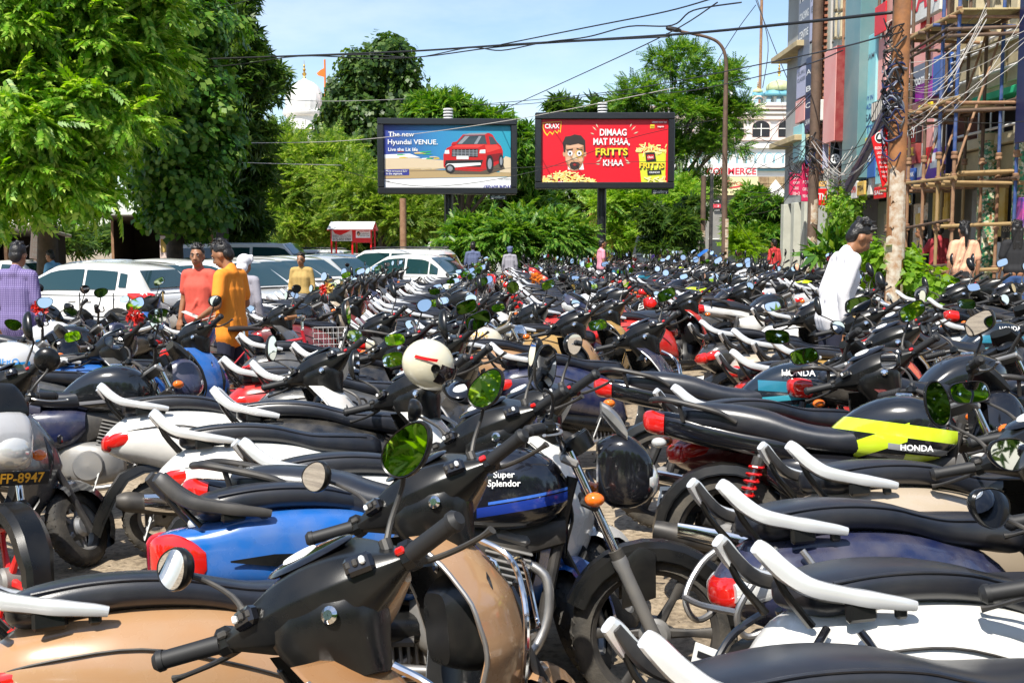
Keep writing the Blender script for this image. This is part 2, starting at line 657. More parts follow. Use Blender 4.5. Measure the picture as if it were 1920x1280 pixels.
    if tail == 'round':
        t.loft([(-.918, .030, .605, .650), (-.902, .070, .588, .674), (-.868, .090, .582, .690), (-.82, .090, .59, .69)], 'red_lens', G, S, 3.0)
        for sg in (-1, 1):
            t.loft([(-.890, .020, .610, .662, 2.6, sg * .078), (-.85, .022, .606, .684, 2.6, sg * .104), (-.78, .016, .622, .690, 2.6, sg * .130), (-.70, .005, .655, .69, 2.6, sg * .160)],
                   'clear_lens' if lens == 'clear' else 'red_lens', 14, S, 2.6)
    else:
        for sg in (-1, 1):
            t.loft([(-.955, .016, .62, .72, 2.6, sg * .040), (-.935, .028, .585, .742, 2.6, sg * .062), (-.885, .030, .560, .748, 2.6, sg * .085), (-.83, .018, .575, .72, 2.6, sg * .112), (-.79, .004, .62, .68, 2.6, sg * .126)], 'red_lens', 14, S, 2.6)
    out.append(Node('tail_lamp', t))
    # --- rear mudguard with the number plate
    f = MB()
    rows = []
    for x, z, w in ((-.62, .50, .10), (-.74, .50, .095), (-.83, .46, .09), (-.90, .36, .085), (-.96, .24, .075), (-.985, .17, .06)):
        rows.append([(x + .03, -w, z - .03), (x, -w * .9, z), (x - .004, 0, z + .008), (x, w * .9, z), (x + .03, w, z - .03)])
    rows = [[(p[0], p[1], p[2]) for p in r] for r in rows]
    f.grid(rows, 'plastic')
    f.grid([[(x + .012, y, z - .012) for x, y, z in r] for r in rows], 'plastic', flip=True)
    pl = MB()
    Tp = Matrix.Translation((-.952, 0, .43)) @ Matrix.Rotation(R(18), 4, 'Y')
    pl.box((0, 0, 0), (.006, .20, .10), 'white_plate', .002, tf=Tp)
    pl.box((-.0045, 0, .02), (.002, .13, .018), 'black_print', tf=Tp)
    pl.box((-.0045, 0, -.02), (.002, .14, .024), 'black_print', tf=Tp)
    out.append(Node('rear_mudguard', f, False, [Node('number_plate', pl)]))
    out.append(wheel_nodes(-.61, .215, .095, .140, .055, 5, rimmat, False, 'rear_wheel', 36 if hi else 14))
    # --- engine, gear case, exhaust
    e = MB()
    e.loft([(-.70, .035, .16, .28, 3, .115), (-.55, .050, .15, .30, 3, .115), (-.30, .052, .18, .32, 3, .11), (-.12, .045, .20, .34, 3, .10)], 'cast', G - 4, S)
    for k in range(6):
        e.box((-.02 - .03 * k, 0, .27), (.012, .22, .16), 'cast', .004)
    e.tube([(-.60, .13, .22), (-.52, .15, .62)], .022, 'iron', 10)
    for k in range(9):
        T = Matrix.Translation((-.595 + .0075 * k, .134 + .0018 * k, .27 + .034 * k))
        e.lathe([(.030, -.006), (.036, 0), (.030, .006)], 'iron', 12, axis='z', tf=T)
    out.append(Node('engine', e))
    x_ = MB()
    x_.tube([(-.10, -.08, .22), (-.25, -.12, .19), (-.38, -.145, .23)], .018, 'steel', 10, 3)
    x_.tube([(-.36, -.15, .235), (-.40, -.152, .24), (-.74, -.16, .30), (-.82, -.16, .315), (-.86, -.16, .32)], [.032, .052, .056, .052, .030], 'iron', 14, 2)
    x_.loft([(-.72, .012, .26, .345, 3, -.218), (-.60, .014, .235, .335, 3, -.215), (-.45, .012, .22, .30, 3, -.208)], 'chrome', 12, 2)
    out.append(Node('exhaust', x_))
    # --- floorboard
    fl = MB()
    fl.loft([(.02, .145, .255, .32), (.10, .165, .250, .305), (.28, .170, .250, .300), (.40, .175, .26, .34), (.46, .165, .30, .42)], 'plastic', G, S, 5)
    for k in range(5):
        fl.box((.16 + .045 * k, 0, .305), (.016, .26, .012), 'rubber', .003)
    out.append(Node('floorboard', fl))
    # --- leg shield: painted outer skin, dark inner panel
    def hw(v):
        return float(np.interp(v, [0, .18, .42, .65, .85, 1], [.150, .205, .240, .242, .195, .110])) * wide
    def xc(v):
        return float(np.interp(v, [0, .2, .45, .7, .88, 1], [.455, .525, .565, .530, .470, .420]))
    nv, nu = (22, 18) if hi else (8, 8)
    o_, i_ = [], []
    for i in range(nv + 1):
        v = i / nv
        z = .285 + .60 * v
        ro, ri = [], []
        for j in range(nu + 1):
            u = -1 + 2 * j / nu
            w = hw(v)
            bul = .035 * math.exp(-(u / .33) ** 2) * math.sin(math.pi * min(1, max(0, v)))
            xo = xc(v) - .185 * abs(u) ** 2.1 + bul
            ro.append((xo, u * w, z))
            ri.append((min(xo - .012, xc(v) - .085 - .11 * abs(u) ** 3 - .03 * math.cos(u * math.pi / 2)), u * w * .975, z + .004))
        o_.append(ro)
        i_.append(ri)
    a = MB()
    a.grid(o_, front)
    a.grid([[r[0] for r in o_], [r[0] for r in i_]], front)
    a.grid([[r[-1] for r in i_], [r[-1] for r in o_]], front)
    a.grid([i_[-1], o_[-1]], front)
    kids = []
    if hi:
        for sg in (-1, 1):                           # trim moulding round the edge, cooling slots
            q = MB()
            q.tube([(o_[i][0 if sg < 0 else -1][0] - .006, o_[i][0 if sg < 0 else -1][1], o_[i][0][2]) for i in range(1, nv, 2)], .007, 'steel' if guard else 'plastic', 8, 2)
            kids.append(Node('edge_trim', q))
        for sg in (-1, 1):
            q = MB()
            q.tube([(.500, sg * .152 * wide, .72), (.525, sg * .166 * wide, .62), (.515, sg * .168 * wide, .50)], [.003, .011, .004], 'gloss_black', 8, 4, flat=(.6, 1.3))
            kids.append(Node('cooling_slot', q))
        q = MB()
        q.box((.592, 0, .70), (.02, .10, .05), 'gloss_black', .01)
        kids.append(Node('front_grille', q))
    out.append(Node('leg_shield', a, False, kids))
    ip = MB()
    ip.grid(i_, 'plastic', flip=True)
    ip.loft([(.315, .10, .52, .72), (.36, .14, .50, .76), (.44, .16, .49, .78)], 'plastic', G, S, 4)
    kk = []
    if hi:
        q = MB()
        q.lathe([(.001, .0), (.020, 0), (.022, .004), (.014, .010), (.001, .010)], 'chrome', 16, axis='x', tf=Matrix.Translation((.305, -.085, .80)) @ Matrix.Rotation(R(180), 4, 'Z'))
        kk.append(Node('ignition_lock', q))
    # steering column cover
    ip.loft([(.80, .080, .27, .42, 3), (.84, .070, .28, .42, 3), (.90, .055, .30, .42, 3), (.95, .045, .31, .41, 3)], 'plastic', 14, S, axis='z', tf=Matrix(((0, 1, 0, 0), (1, 0, 0, 0), (0, 0, 1, 0), (0, 0, 0, 1))))
    out.append(Node('inner_panel', ip, False, kk))
    if guard:
        g = MB()
        for sg in (-1, 1):
            g.tube([(.43, sg * .10, .86), (.50, sg * .155, .80), (.485, sg * .262, .70), (.47, sg * .285, .58), (.45, sg * .268, .44), (.46, sg * .21, .33), (.42, sg * .15, .29)], .009, guard if isinstance(guard, str) else 'chrome', 8, 5)
            g.tube([(.475, sg * .283, .60), (.545, sg * .20, .60), (.58, sg * .12, .62), (.56, sg * .11, .78), (.49, sg * .17, .79)], .007, guard if isinstance(guard, str) else 'chrome', 8, 4)
        out.append(Node('leg_guard', g))
    if tail_tube:
        g = MB()
        for sg in (-1, 1):
            g.tube([(-.78, sg * .14, .76), (-.86, sg * .18, .70), (-.93, sg * .17, .60), (-.90, sg * .16, .53), (-.80, sg * .185, .57), (-.70, sg * .205, .68), (-.72, sg * .18, .755)], .010, tail_tube, 8, 5)
        g.tube([(-.93, -.17, .60), (-.955, 0, .60), (-.93, .17, .60)], .010, tail_tube, 8, 4)
        out.append(Node('tail_guard', g))
    # --- everything that turns with the handlebar (pivot SC_PIVOT)
    h = MB()
    # rider side cover: a hood that tapers to both grips
    ring0 = [(-.094, -.078), (-.118, -.010), (-.096, .050), (-.020, .086), (.062, .122), (.088, .112), (.098, .020), (.066, -.092), (-.030, -.108)]
    hood_rows = []
    for y, f in ((-.218, .20), (-.20, .27), (-.165, .46), (-.12, .70), (-.07, .90), (0, 1.0), (.07, .90), (.12, .70), (.165, .46), (.20, .27), (.218, .20)):
        hood_rows.append((y, f, .344 - .055 * (1 - f), 1.008 - .012 * (1 - f)))
    hood_rows = catmull([list(q) for q in hood_rows], S)
    ring = ring0
    if hi:
        ring = []
        for k in range(len(ring0)):
            a_, b_ = ring0[k], ring0[(k + 1) % len(ring0)]
            ring += [(a_[0] * .93 + b_[0] * .07, a_[1] * .93 + b_[1] * .07), (a_[0] * .5 + b_[0] * .5, a_[1] * .5 + b_[1] * .5), (a_[0] * .07 + b_[0] * .93, a_[1] * .07 + b_[1] * .93)]
    h.grid([[(cx + f * u, y, cz + f * v) for u, v in ring] for y, f, cx, cz in hood_rows], 'plastic', cu=True, caps=True, flip=True)
    # apron below the hood, towards the rider
    h.loft([(.82, .080, .30, .41, 3), (.88, .098, .262, .42, 3), (.94, .12, .235, .43, 3), (1.00, .12, .24, .44, 3)], 'plastic', 16, S, axis='z', tf=Matrix(((0, 1, 0, 0), (1, 0, 0, 0), (0, 0, 1, 0), (0, 0, 0, 1))))
    kids = []
    d = MB()
    Td = Matrix.Translation((.330, 0, 1.098)) @ Matrix.Rotation(R(-24), 4, 'Y')
    d.ell((0, 0, 0), (.066, .105, .014), 'gloss_black', 20 if hi else 10, 8 if hi else 5, tf=Td)
    if hi:
        d.lathe([(.001, .017), (.036, .0165), (.040, .012)], 'white_print', 20, axis='z', tf=Td @ Matrix.Translation((0, .02, 0)))
    kids.append(Node('dial', d, True))
    if hi:
        for sg in (-1, 1):
            pd = MB()
            pd.box((.246, sg * .135, 1.015), (.03, .060, .040), 'gloss_black', .008, rot=Matrix.Rotation(R(-20 * sg), 3, 'Z'))
            for q in (-1, 0, 1):
                pd.box((.229, sg * (.135 + .016 * q), 1.018), (.012, .011, .016), 'white_print' if q == 1 else 'iron', .003)
            kids.append(Node('switch_pod', pd, True))
        kp = MB()
        kp.lathe([(.001, 0), (.016, 0), (.018, .004), (.010, .010), (.001, .010)], 'chrome', 14, axis='x', tf=Matrix.Translation((.232, -.050, .945)) @ Matrix.Rotation(R(180), 4, 'Z'))
        kids.append(Node('lock', kp, True))
    fc = MB()                                        # painted front cowl
    secs = []
    for y, cx, cz, hx, hz in ((-.18, .352, 1.004, .032, .040), (-.12, .388, 1.006, .066, .072), (-.06, .414, 1.006, .086, .100), (0, .422, 1.006, .094, .110), (.06, .414, 1.006, .086, .100), (.12, .388, 1.006, .066, .072), (.18, .352, 1.004, .032, .040)):
        secs.append((y, hx, cz - hz, cz + hz, 2.5, cx))
    fc.loft(secs, front, G, S, axis='y')
    kids.append(Node('front_cowl', fc, True))
    hl = MB()
    hl.ell((.484, 0, .985), (.040, .100, .068), 'clear_lens', 18 if hi else 10, 9 if hi else 6)
    kids.append(Node('headlight', hl, True))
    for sg in (-1, 1):
        g = MB()
        g.tube([(.298, sg * .19, .996), (.285, sg * .235, 1.000)], [.014, .013], 'iron', 10)
        g.tube([(.288, sg * .232, 1.000), (.272, sg * .285, 1.006), (.252, sg * .345, 1.012)], [.0205, .0195, .0195], 'grip_rubber', 12, 2)
        g.tube([(.252, sg * .345, 1.012), (.248, sg * .356, 1.013), (.244, sg * .366, 1.014)], [.0225, .023, .014], 'grip_rubber', 12, 1)
        kids.append(Node('grip', g, True))
        if hi:
            l = MB()
            l.tube([(.325, sg * .205, .998), (.362, sg * .235, .990), (.366, sg * .30, .986), (.345, sg * .365, .984), (.338, sg * .392, .986)], [.012, .010, .009, .008, .013], 'iron', 8, 3, flat=(1, .7))
            l.box((.303, sg * .222, 1.002), (.058, .050, .060), 'plastic', .014)
            l.box((.276, sg * .215, 1.012), (.016, .022, .016), 'red_lens' if sg < 0 else 'iron', .004)
            kids.append(Node('lever', l, True))
    out.append(Node('handlebar_cover', h, True, kids))
    for sg in (-1, 1):
        out.append(mirror_nodes(sg, (.315, sg * .175, 1.045), mirror, True, yaw=myaw, tilt=mtilt, axis=SC_AXIS))
    # front mudguard
    f = MB()
    rows = []
    for k in range(11):
        a_ = R(-28 + 15.5 * k)
        r_ = .252
        cx_, cz_ = .65 + r_ * math.cos(a_), .225 + r_ * math.sin(a_)
        dx, dz = math.cos(a_), math.sin(a_)
        w = .072 + .018 * math.sin(math.pi * k / 10)
        rows.append([(cx_ - dx * d_, y, cz_ - dz * d_) for y, d_ in ((-w * 1.05, .075), (-w, .03), (-w * .72, .006), (-w * .3, -.004), (w * .3, -.004), (w * .72, .006), (w, .03), (w * 1.05, .075))])
    f.grid(rows, front)
    f.grid([[(p[0] * .985 + .65 * .015, p[1] * .96, p[2] * .985 + .225 * .015) for p in r] for r in rows], 'plastic', flip=True)
    out.append(Node('front_mudguard', f, True))
    fk = MB()
    for sg in (-1, 1):
        fk.tube([(.50, sg * .062, .54), (.60, sg * .066, .34), (.672, sg * .068, .17)], [.020, .018, .022], 'iron', 10, 2)
        fk.tube([(.65, sg * .07, .215), (.65, sg * .04, .215)], .016, 'steel', 8)
    out.append(Node('fork', fk, True))
    out.append(wheel_nodes(.65, .215, .092, .138, .060, 5, rimmat, True, 'front_wheel', 36 if hi else 14))
    st = MB()
    st.tube([(.02, .12, .27), (-.01, .19, .15), (-.03, .245, .055)], [.012, .010, .010], 'iron', 8, 2)
    st.box((-.03, .247, .050), (.05, .035, .012), 'iron', .003)
    out.append(Node('side_stand', st))
    return out, SC_PIVOT, SC_AXIS

def build_spec(name, spec, lock, paint=(1, 1, 1)):
    """a two wheeler of its parts and sub-parts under an Empty on the ground"""
    nodes, piv, axis = spec
    root = empty(name)
    T0 = Matrix.Translation(-piv)
    def rec(nd, par, top):
        mb = nd.mb
        if not mb.f:
            return None
        if nd.steer:
            q = MB()
            q.merge(mb, T0)
            if top:
                o = q.build(nd.name, par, piv, Quaternion(axis, lock))
            else:
                o = q.build(nd.name, par)
        else:
            o = mb.build(nd.name, par)
        o.color = (*paint, 1)
        for k in nd.kids:
            rec(k, o, False)
        return o
    for nd in nodes:
        rec(nd, root, True)
    return root

def joined_mesh(name, spec, lock):
    nodes, piv, axis = spec
    M = Matrix.Translation(piv) @ Quaternion(axis, lock).to_matrix().to_4x4() @ Matrix.Translation(-piv)
    out = MB()
    def rec(nd):
        out.merge(nd.mb, M if nd.steer else None)
        for k in nd.kids:
            rec(k)
    for nd in nodes:
        rec(nd)
    me = out.mesh(name)
    me.set_sharp_from_angle(angle=R(40))
    return me
# ------------------------------------------------------------------ motorcycles
MC_PIVOT = Vector((.36, 0, .86))
MC_AXIS = (Vector((.36, 0, .86)) - Vector((.66, 0, .20))).normalized()

def stripe_mat(name, base, cols, zig=True):
    """tank paint with printed stripes: bands set out along the length and height of the tank"""
    m = mat(name, base, .18, coat=.8)
    n, l = nt(m)
    b = n['Principled BSDF']
    tc = n.new('ShaderNodeTexCoord')
    sp = n.new('ShaderNodeSeparateXYZ')
    l.new(tc.outputs['Object'], sp.inputs[0])
    def mth(op, a, c, d=None):
        k = n.new('ShaderNodeMath')
        k.operation = op
        for i, q in enumerate((a, c, d)):
            if q is None:
                continue
            if isinstance(q, (int, float)):
                k.inputs[i].default_value = q
            else:
                l.new(q, k.inputs[i])
        return k.outputs[0]
    X, Z = sp.outputs[0], sp.outputs[2]
    src = None
    for (c, z0, z1, slope, x0, x1, xs) in cols:
        # band  z0 < z - slope*x < z1 , x0 < x - xs*z < x1
        q = mth('SUBTRACT', Z, mth('MULTIPLY', X, slope))
        w = mth('SUBTRACT', X, mth('MULTIPLY', Z, xs))
        k = mth('MULTIPLY', mth('MULTIPLY', mth('GREATER_THAN', q, z0), mth('LESS_THAN', q, z1)),
                mth('MULTIPLY', mth('GREATER_THAN', w, x0), mth('LESS_THAN', w, x1)))
        mx = n.new('ShaderNodeMix')
        mx.data_type = 'RGBA'
        l.new(k, mx.inputs[0])
        if src is None:
            mx.inputs[6].default_value = (*base, 1)
        else:
            l.new(src, mx.inputs[6])
        mx.inputs[7].default_value = (*c, 1)
        src = mx.outputs[2]
    l.new(src, b.inputs['Base Color'])
    return m

stripe_mat('tank_yellow', (.010, .011, .013), [((.62, .80, .03), .800, .858, -.10, -.19, .42, 0), ((.62, .80, .03), .72, .80, .40, -.16, .05, .1), ((.62, .80, .03), .67, .725, -.06, -.02, .20, .2),
                                          ((.33, .34, .35), .742, .768, -.10, .05, .30, 0)])
stripe_mat('tank_teal', (.010, .016, .024), [((.02, .16, .24), .80, .86, -.06, -.10, .30, 0), ((.05, .33, .42), .745, .775, .10, -.10, .42, 0), ((.45, .47, .46), .70, .745, .10, .12, .40, .4), ((.02, .16, .24), .69, .72, .08, -.1, .2, 0)])
stripe_mat('tank_blue', (.008, .009, .014), [((.015, .045, .30), .725, .76, .16, .02, .42, 0), ((.05, .16, .60), .765, .775, .16, .06, .40, 0)])
stripe_mat('tank_plain', (.010, .011, .013), [((.30, .30, .32), .73, .75, .06, -.10, .42, 0)])
stripe_mat('tank_red', (.010, .010, .012), [((.50, .02, .02), .735, .80, .05, -.10, .42, 0), ((.5, .5, .5), .715, .73, .05, -.1, .42, 0)])

def moto_spec(tank='tank_plain', hi=True, cowl=True, badge=None, shock='iron', spokes=6, mirror='drop', rail='iron', panel='paint', fender='paint', guard=False, rimmat='iron', bar='iron', myaw=0.0, mtilt=None,
              vintage=False, visor='plastic'):
    S = 3 if hi else 1
    G = 22 if hi else 12
    out = []
    WR = .298
    # --- tank
    t = MB()
    if vintage:
        t.loft([(x - .085, *q_) for x, *q_ in [(-.07, .07, .74, .84), (-.03, .11, .715, .885), (.06, .135, .70, .935), (.17, .148, .70, .955), (.28, .142, .705, .945), (.36, .118, .72, .915), (.41, .07, .76, .86)]], tank, G + 6, S, 2.4)
    else:
        t.loft([(x - .085, *q_) for x, *q_ in [(-.10, .075, .735, .815), (-.05, .105, .700, .865), (.03, .132, .680, .925), (.13, .158, .675, .965), (.23, .168, .675, .975), (.31, .158, .685, .960), (.38, .125, .71, .925), (.43, .075, .76, .86)]], tank, G + 6, S, 2.9)
    kids = []
    c = MB()
    c.lathe([(.001, .012), (.034, .012), (.040, .004), (.040, -.012)], 'chrome', 18, axis='z', c=(.13, 0, .972 if not vintage else .955))
    kids.append(Node('fuel_cap', c))
    if hi and badge:
        q = MB()
        M = Matrix.Translation((badge[2] - .085, -.169, badge[3])) @ Matrix.Rotation(R(90), 4, 'X') @ Matrix.Rotation(R(-8), 4, 'X')
        for i, ln in enumerate(badge[0].split('\n')):
            text_into(q, ln, badge[4], badge[1], M @ Matrix.Translation((0, -i * badge[4] * .95, 0)), bold=.015)
        kids.append(Node('badge', q))
    out.append(Node('fuel_tank', t, False, kids))
    # --- seat
    s = MB()
    s.loft([(-.86, .045, .835, .872), (-.84, .085, .808, .896), (-.75, .118, .782, .912), (-.60, .134, .758, .908), (-.46, .140, .735, .886), (-.36, .143, .718, .852), (-.26, .143, .704, .828), (-.14, .135, .696, .820),
            (-.03, .112, .700, .842), (.0, .086, .74, .866), (.03, .055, .79, .870)], 'seat_vinyl', G + 4, S, 2.8)
    out.append(Node('seat', s))
    # --- tail and side panels
    b = MB()
    b.loft([(-1.00, .028, .800, .850), (-.97, .055, .770, .865), (-.88, .085, .735, .860), (-.74, .108, .705, .835), (-.58, .122, .680, .805), (-.42, .128, .655, .785), (-.30, .120, .63, .765)], panel, G, S, 3.2)
    b.loft([(-.46, .110, .56, .68), (-.36, .140, .48, .705), (-.24, .148, .45, .715), (-.12, .142, .47, .71), (-.04, .110, .55, .69)], panel, G, S, 3.0)
    b.loft([(-.40, .08, .45, .62), (-.10, .09, .45, .70), (.10, .07, .55, .70), (.34, .05, .62, .72)], 'iron', 12, S, 3)
    out.append(Node('side_panel', b))
    l = MB()
    l.loft([(-1.035, .022, .805, .845), (-1.02, .050, .770, .862), (-.985, .068, .755, .868), (-.93, .080, .750, .86)], 'red_lens', G, S, 3.2)
    out.append(Node('tail_lamp', l))
    for sg in (-1, 1):
        r = MB()
        r.tube([(-.98, sg * .075, .915), (-.93, sg * .118, .918), (-.82, sg * .140, .900), (-.68, sg * .148, .868), (-.60, sg * .135, .825)], [.014, .015, .014, .013, .010], rail, 10, 4)
        r.tube([(-.86, sg * .130, .905), (-.84, sg * .10, .82)], .010, rail, 8)
        if sg > 0:
            r.tube([(-.98, .075, .915), (-1.00, 0, .912), (-.98, -.075, .915)], .014, rail, 10, 4)
        out.append(Node('grab_rail', r))
    for sg in (-1, 1):
        for x, z in ((-.93, .72), (None, None)):
            if x is None:
                continue
            q = MB()
            q.tube([(x, sg * .06, z), (x, sg * .13, z)], .010, 'iron', 8)
            q.ell((x - .012, sg * .155, z), (.036, .030, .024), 'amber_lens' if rnd.random() < .6 else 'clear_lens', 12, 8)
            out.append(Node('turn_signal', q))
    # --- rear mudguard, plate
    f = MB()
    rows = []
    for k in range(12):
        a_ = R(70 + 13 * k)
        r_ = .345
        cx_, cz_ = -.63 + r_ * math.cos(a_), WR + r_ * math.sin(a_)
        dx, dz = math.cos(a_), math.sin(a_)
        w = .085
        rows.append([(cx_ - dx * d_, y, cz_ - dz * d_) for y, d_ in ((-w, .05), (-w * .9, .012), (-w * .4, 0), (w * .4, 0), (w * .9, .012), (w, .05))])
    f.grid(rows, 'plastic')
    f.grid([[(p[0] * .98 - .63 * .02, p[1] * .95, p[2] * .98 + WR * .02) for p in r] for r in rows], 'plastic', flip=True)
    pl = MB()
    Tp = Matrix.Translation((-1.01, 0, .58)) @ Matrix.Rotation(R(20), 4, 'Y')
    pl.box((0, 0, 0), (.006, .20, .12), 'white_plate', .002, tf=Tp)
    pl.box((-.0045, 0, .025), (.002, .13, .022), 'black_print', tf=Tp)
    pl.box((-.0045, 0, -.025), (.002, .14, .026), 'black_print', tf=Tp)
    f.tube([(-.95, 0, .73), (-1.0, 0, .60)], .02, 'iron', 8)
    out.append(Node('rear_mudguard', f, False, [Node('number_plate', pl)]))
    out.append(wheel_nodes(-.63, WR, .098, .228, .062, spokes, rimmat, False, 'rear_wheel', 44 if hi else 16))
    # --- engine
    e = MB()
    e.loft([(-.22, .05, .30, .44), (-.16, .10, .24, .50), (-.02, .125, .22, .50), (.10, .12, .24, .48), (.18, .07, .28, .44)], 'cast', G, S, 3)
    e.lathe([(.001, -.155), (.085, -.150), (.095, -.13), (.095, .13), (.085, .150), (.001, .155)], 'cast', 22, c=(-.02, 0, .345))
    Tc = Matrix.Translation((.10, 0, .46)) @ Matrix.Rotation(R(14), 4, 'Y')
    for k in range(8):
        w = .098 if k < 6 else .085
        e.box((0, 0, .022 * k), (.17, w * 2, .009), 'cast', .003, tf=Tc)
    e.box((0, 0, .08), (.11, .13, .18), 'cast', .02, tf=Tc)
    e.box((0, 0, .195), (.14, .15, .05), 'cast', .02, tf=Tc)
    e.tube([(-.16, .09, .62), (-.05, .05, .60), (.04, 0, .58)], .034, 'rubber', 12, 2)
    out.append(Node('engine', e))
    x_ = MB()
    x_.tube([(.20, -.05, .56), (.27, -.07, .50), (.26, -.09, .34), (.16, -.12, .225), (-.10, -.14, .205), (-.32, -.155, .225)], .019, 'steel', 12, 5)
    x_.tube([(-.30, -.155, .222), (-.36, -.16, .23), (-.50, -.165, .255), (-.86, -.175, .315), (-.95, -.178, .33)], [.022, .038, .045, .047, .040], 'chrome' if not cowl else 'iron', 16, 3)
    x_.loft([(-.84, .010, .31, .37, 3, -.224), (-.66, .012, .275, .35, 3, -.216), (-.46, .010, .24, .31, 3, -.208)], 'chrome', 12, 2)
    out.append(Node('exhaust', x_))
    # --- frame, swing arm, shocks, foot pegs
    fr = MB()
    fr.tube([(.37, 0, .86), (.33, 0, .70), (.27, 0, .42), (.20, 0, .27), (-.18, 0, .26)], .022, 'iron', 10, 3)
    fr.tube([(.36, 0, .82), (.10, 0, .70), (-.30, 0, .66)], .024, 'iron', 10, 2)
    for sg in (-1, 1):
        fr.tube([(-.28, sg * .07, .66), (-.56, sg * .10, .70), (-.90, sg * .06, .79)], .015, 'iron', 8, 2)
        fr.tube([(-.20, sg * .10, .30), (-.63, sg * .105, .298)], .019, 'iron', 8)
        fr.tube([(-.14, sg * .09, .28), (-.14, sg * .20, .27), (-.13, sg * .27, .275)], .012, 'iron', 8)
        fr.tube([(-.13, sg * .20, .272), (-.13, sg * .29, .278)], .020, 'rubber', 10)
        fr.tube([(-.42, sg * .12, .36), (-.40, sg * .19, .40)], .010, 'iron', 8)
        fr.tube([(-.40, sg * .18, .40), (-.40, sg * .27, .405)], .017, 'rubber', 10)
    fr.box((-.40, .125, .315), (.46, .03, .11), 'iron', .02)
    fr.tube([(-.16, .10, .26), (-.20, .18, .10), (-.22, .25, .01)], .011, 'iron', 8)
    out.append(Node('frame', fr))
    for sg in (-1, 1):
        q = MB()
        a, c = Vector((-.60, sg * .125, .32)), Vector((-.49, sg * .125, .685))
        q.tube([a, c], .013, 'steel', 8)
        d = (c - a)
        h = [a + d * .28 + d * (.60 * k / 60.0) for k in range(61)]
        sd = Vector((0, 1, 0))
        up = d.normalized().cross(sd)
        q.tube([p + sd * (.030 * math.cos(k * .72)) + up * (.030 * math.sin(k * .72)) for k, p in enumerate(h)], .0065, shock, 6) if hi else q.tube([h[0], h[-1]], .03, shock, 8)
        q.tube([a + d * .05, a + d * .32], .022, 'iron', 10)
        q.tube([a + d * .86, a + d * .97], .028, 'iron', 10)
        out.append(Node('shock_absorber', q))
    if guard:
        g = MB()
        for sg in (-1, 1):
            g.tube([(.30, sg * .03, .66), (.33, sg * .22, .62), (.33, sg * .29, .50), (.31, sg * .27, .36), (.24, sg * .05, .30)], .012, 'chrome', 10, 5)
        out.append(Node('crash_guard', g))
    # --- steering group
    fk = MB()
    ax = MC_AXIS
    fw = Vector((ax.z, 0, -ax.x))
    top, bot = Vector((.325, 0, .945)), Vector((.642, 0, .245))
    off = fw * .035
    for sg in (-1, 1):
        y = Vector((0, sg * .095, 0))
        p0, p1 = top + off + y, bot + off + y
        d = p1 - p0
        fk.tube([p0, p0 + d * .60], .0165, 'chrome', 12)
        fk.tube([p0 + d * .54, p0 + d * .57, p0 + d * .60, p1 - d * .02, p1], [.028, .029, .025, .024, .016], 'cast', 12, 1)
        fk.tube([p0 + d * .50, p0 + d * .545], .026, 'rubber', 12)
    for q in (.04, .26):
        c = top + (bot - top) * q + off * .6
        fk.box(c, (.07, .245, .030), 'iron' if q > .1 else 'cast', .008, rot=Matrix.Rotation(R(24), 3, 'Y'))
    fk.tube([(.66, -.11, WR), (.66, .11, WR)], .012, 'steel', 8)
    out.append(Node('fork', fk, True))
    hb = MB()
    P = [(.215, .36, 1.045), (.262, .25, 1.050), (.30, .20, 1.045), (.325, .13, 1.00), (.335, .09, .965), (.338, .04, .958), (.338, -.04, .958), (.335, -.09, .965), (.325, -.13, 1.00), (.30, -.20, 1.045), (.262, -.25, 1.050), (.215, -.36, 1.045)]
    hb.tube(P, .0115, bar, 10, 3)
    kids = []
    for sg in (-1, 1):
        g = MB()
        g.tube([(.258, sg * .258, 1.050), (.218, sg * .352, 1.045)], .0185, 'grip_rubber', 12)
        g.tube([(.218, sg * .352, 1.045), (.214, sg * .362, 1.044), (.209, sg * .374, 1.044)], [.021, .0215, .010], 'grip_rubber', 12)
        if hi:
            for k in range(9):
                c = Vector((.254, sg * .266, 1.0495)).lerp(Vector((.221, sg * .346, 1.045)), k / 8)
                g.lathe([(.0185, -.003), (.0205, -.0015), (.0205, .0015), (.0185, .003)], 'grip_rubber', 10, c=tuple(c))
        kids.append(Node('grip', g, True))
        if hi:
            l_ = MB()
            l_.tube([(.300, sg * .215, 1.046), (.325, sg * .235, 1.040), (.318, sg * .30, 1.032), (.275, sg * .385, 1.030), (.268, sg * .398, 1.032)], [.010, .007, .006, .006, .009], 'steel', 8, 3, flat=(1, .7))
            l_.box((.285, sg * .218, 1.050), (.050, .045, .046), 'plastic', .012)
            kids.append(Node('lever', l_, True))
    out.append(Node('handlebar', hb, True, kids))
    for sg in (-1, 1):
        out.append(mirror_nodes(sg, (.285, sg * .215, 1.070), mirror, True, up=.125, out=.085, stem='iron', yaw=myaw, tilt=mtilt, axis=MC_AXIS, lock=R(34)))
    cw = MB()
    Tl = Matrix.Translation((.52 if cowl else .47, 0, .885))
    if cowl:
        cw.loft([(-.06, .070, -.08, .10), (-.02, .092, -.125, .125), (.05, .105, -.135, .130), (.11, .092, -.115, .085), (.135, .075, -.085, .045)], panel if panel == 'paint' else 'gloss_black', G, S, 4.2, tf=Tl)
        sc = MB()
        sc.loft([(.045, .095, .11, .15), (.02, .090, .125, .20), (-.015, .080, .165, .235), (-.045, .065, .205, .25)], visor, 14, S, 3.5, tf=Tl)
        kids = [Node('fly_screen', sc, True)]
        hl = MB()
        hl.ell((.115, 0, -.035), (.050, .088, .070), 'clear_lens', 18 if hi else 10, 9 if hi else 6, tf=Tl)
        kids.append(Node('headlight', hl, True))
    else:
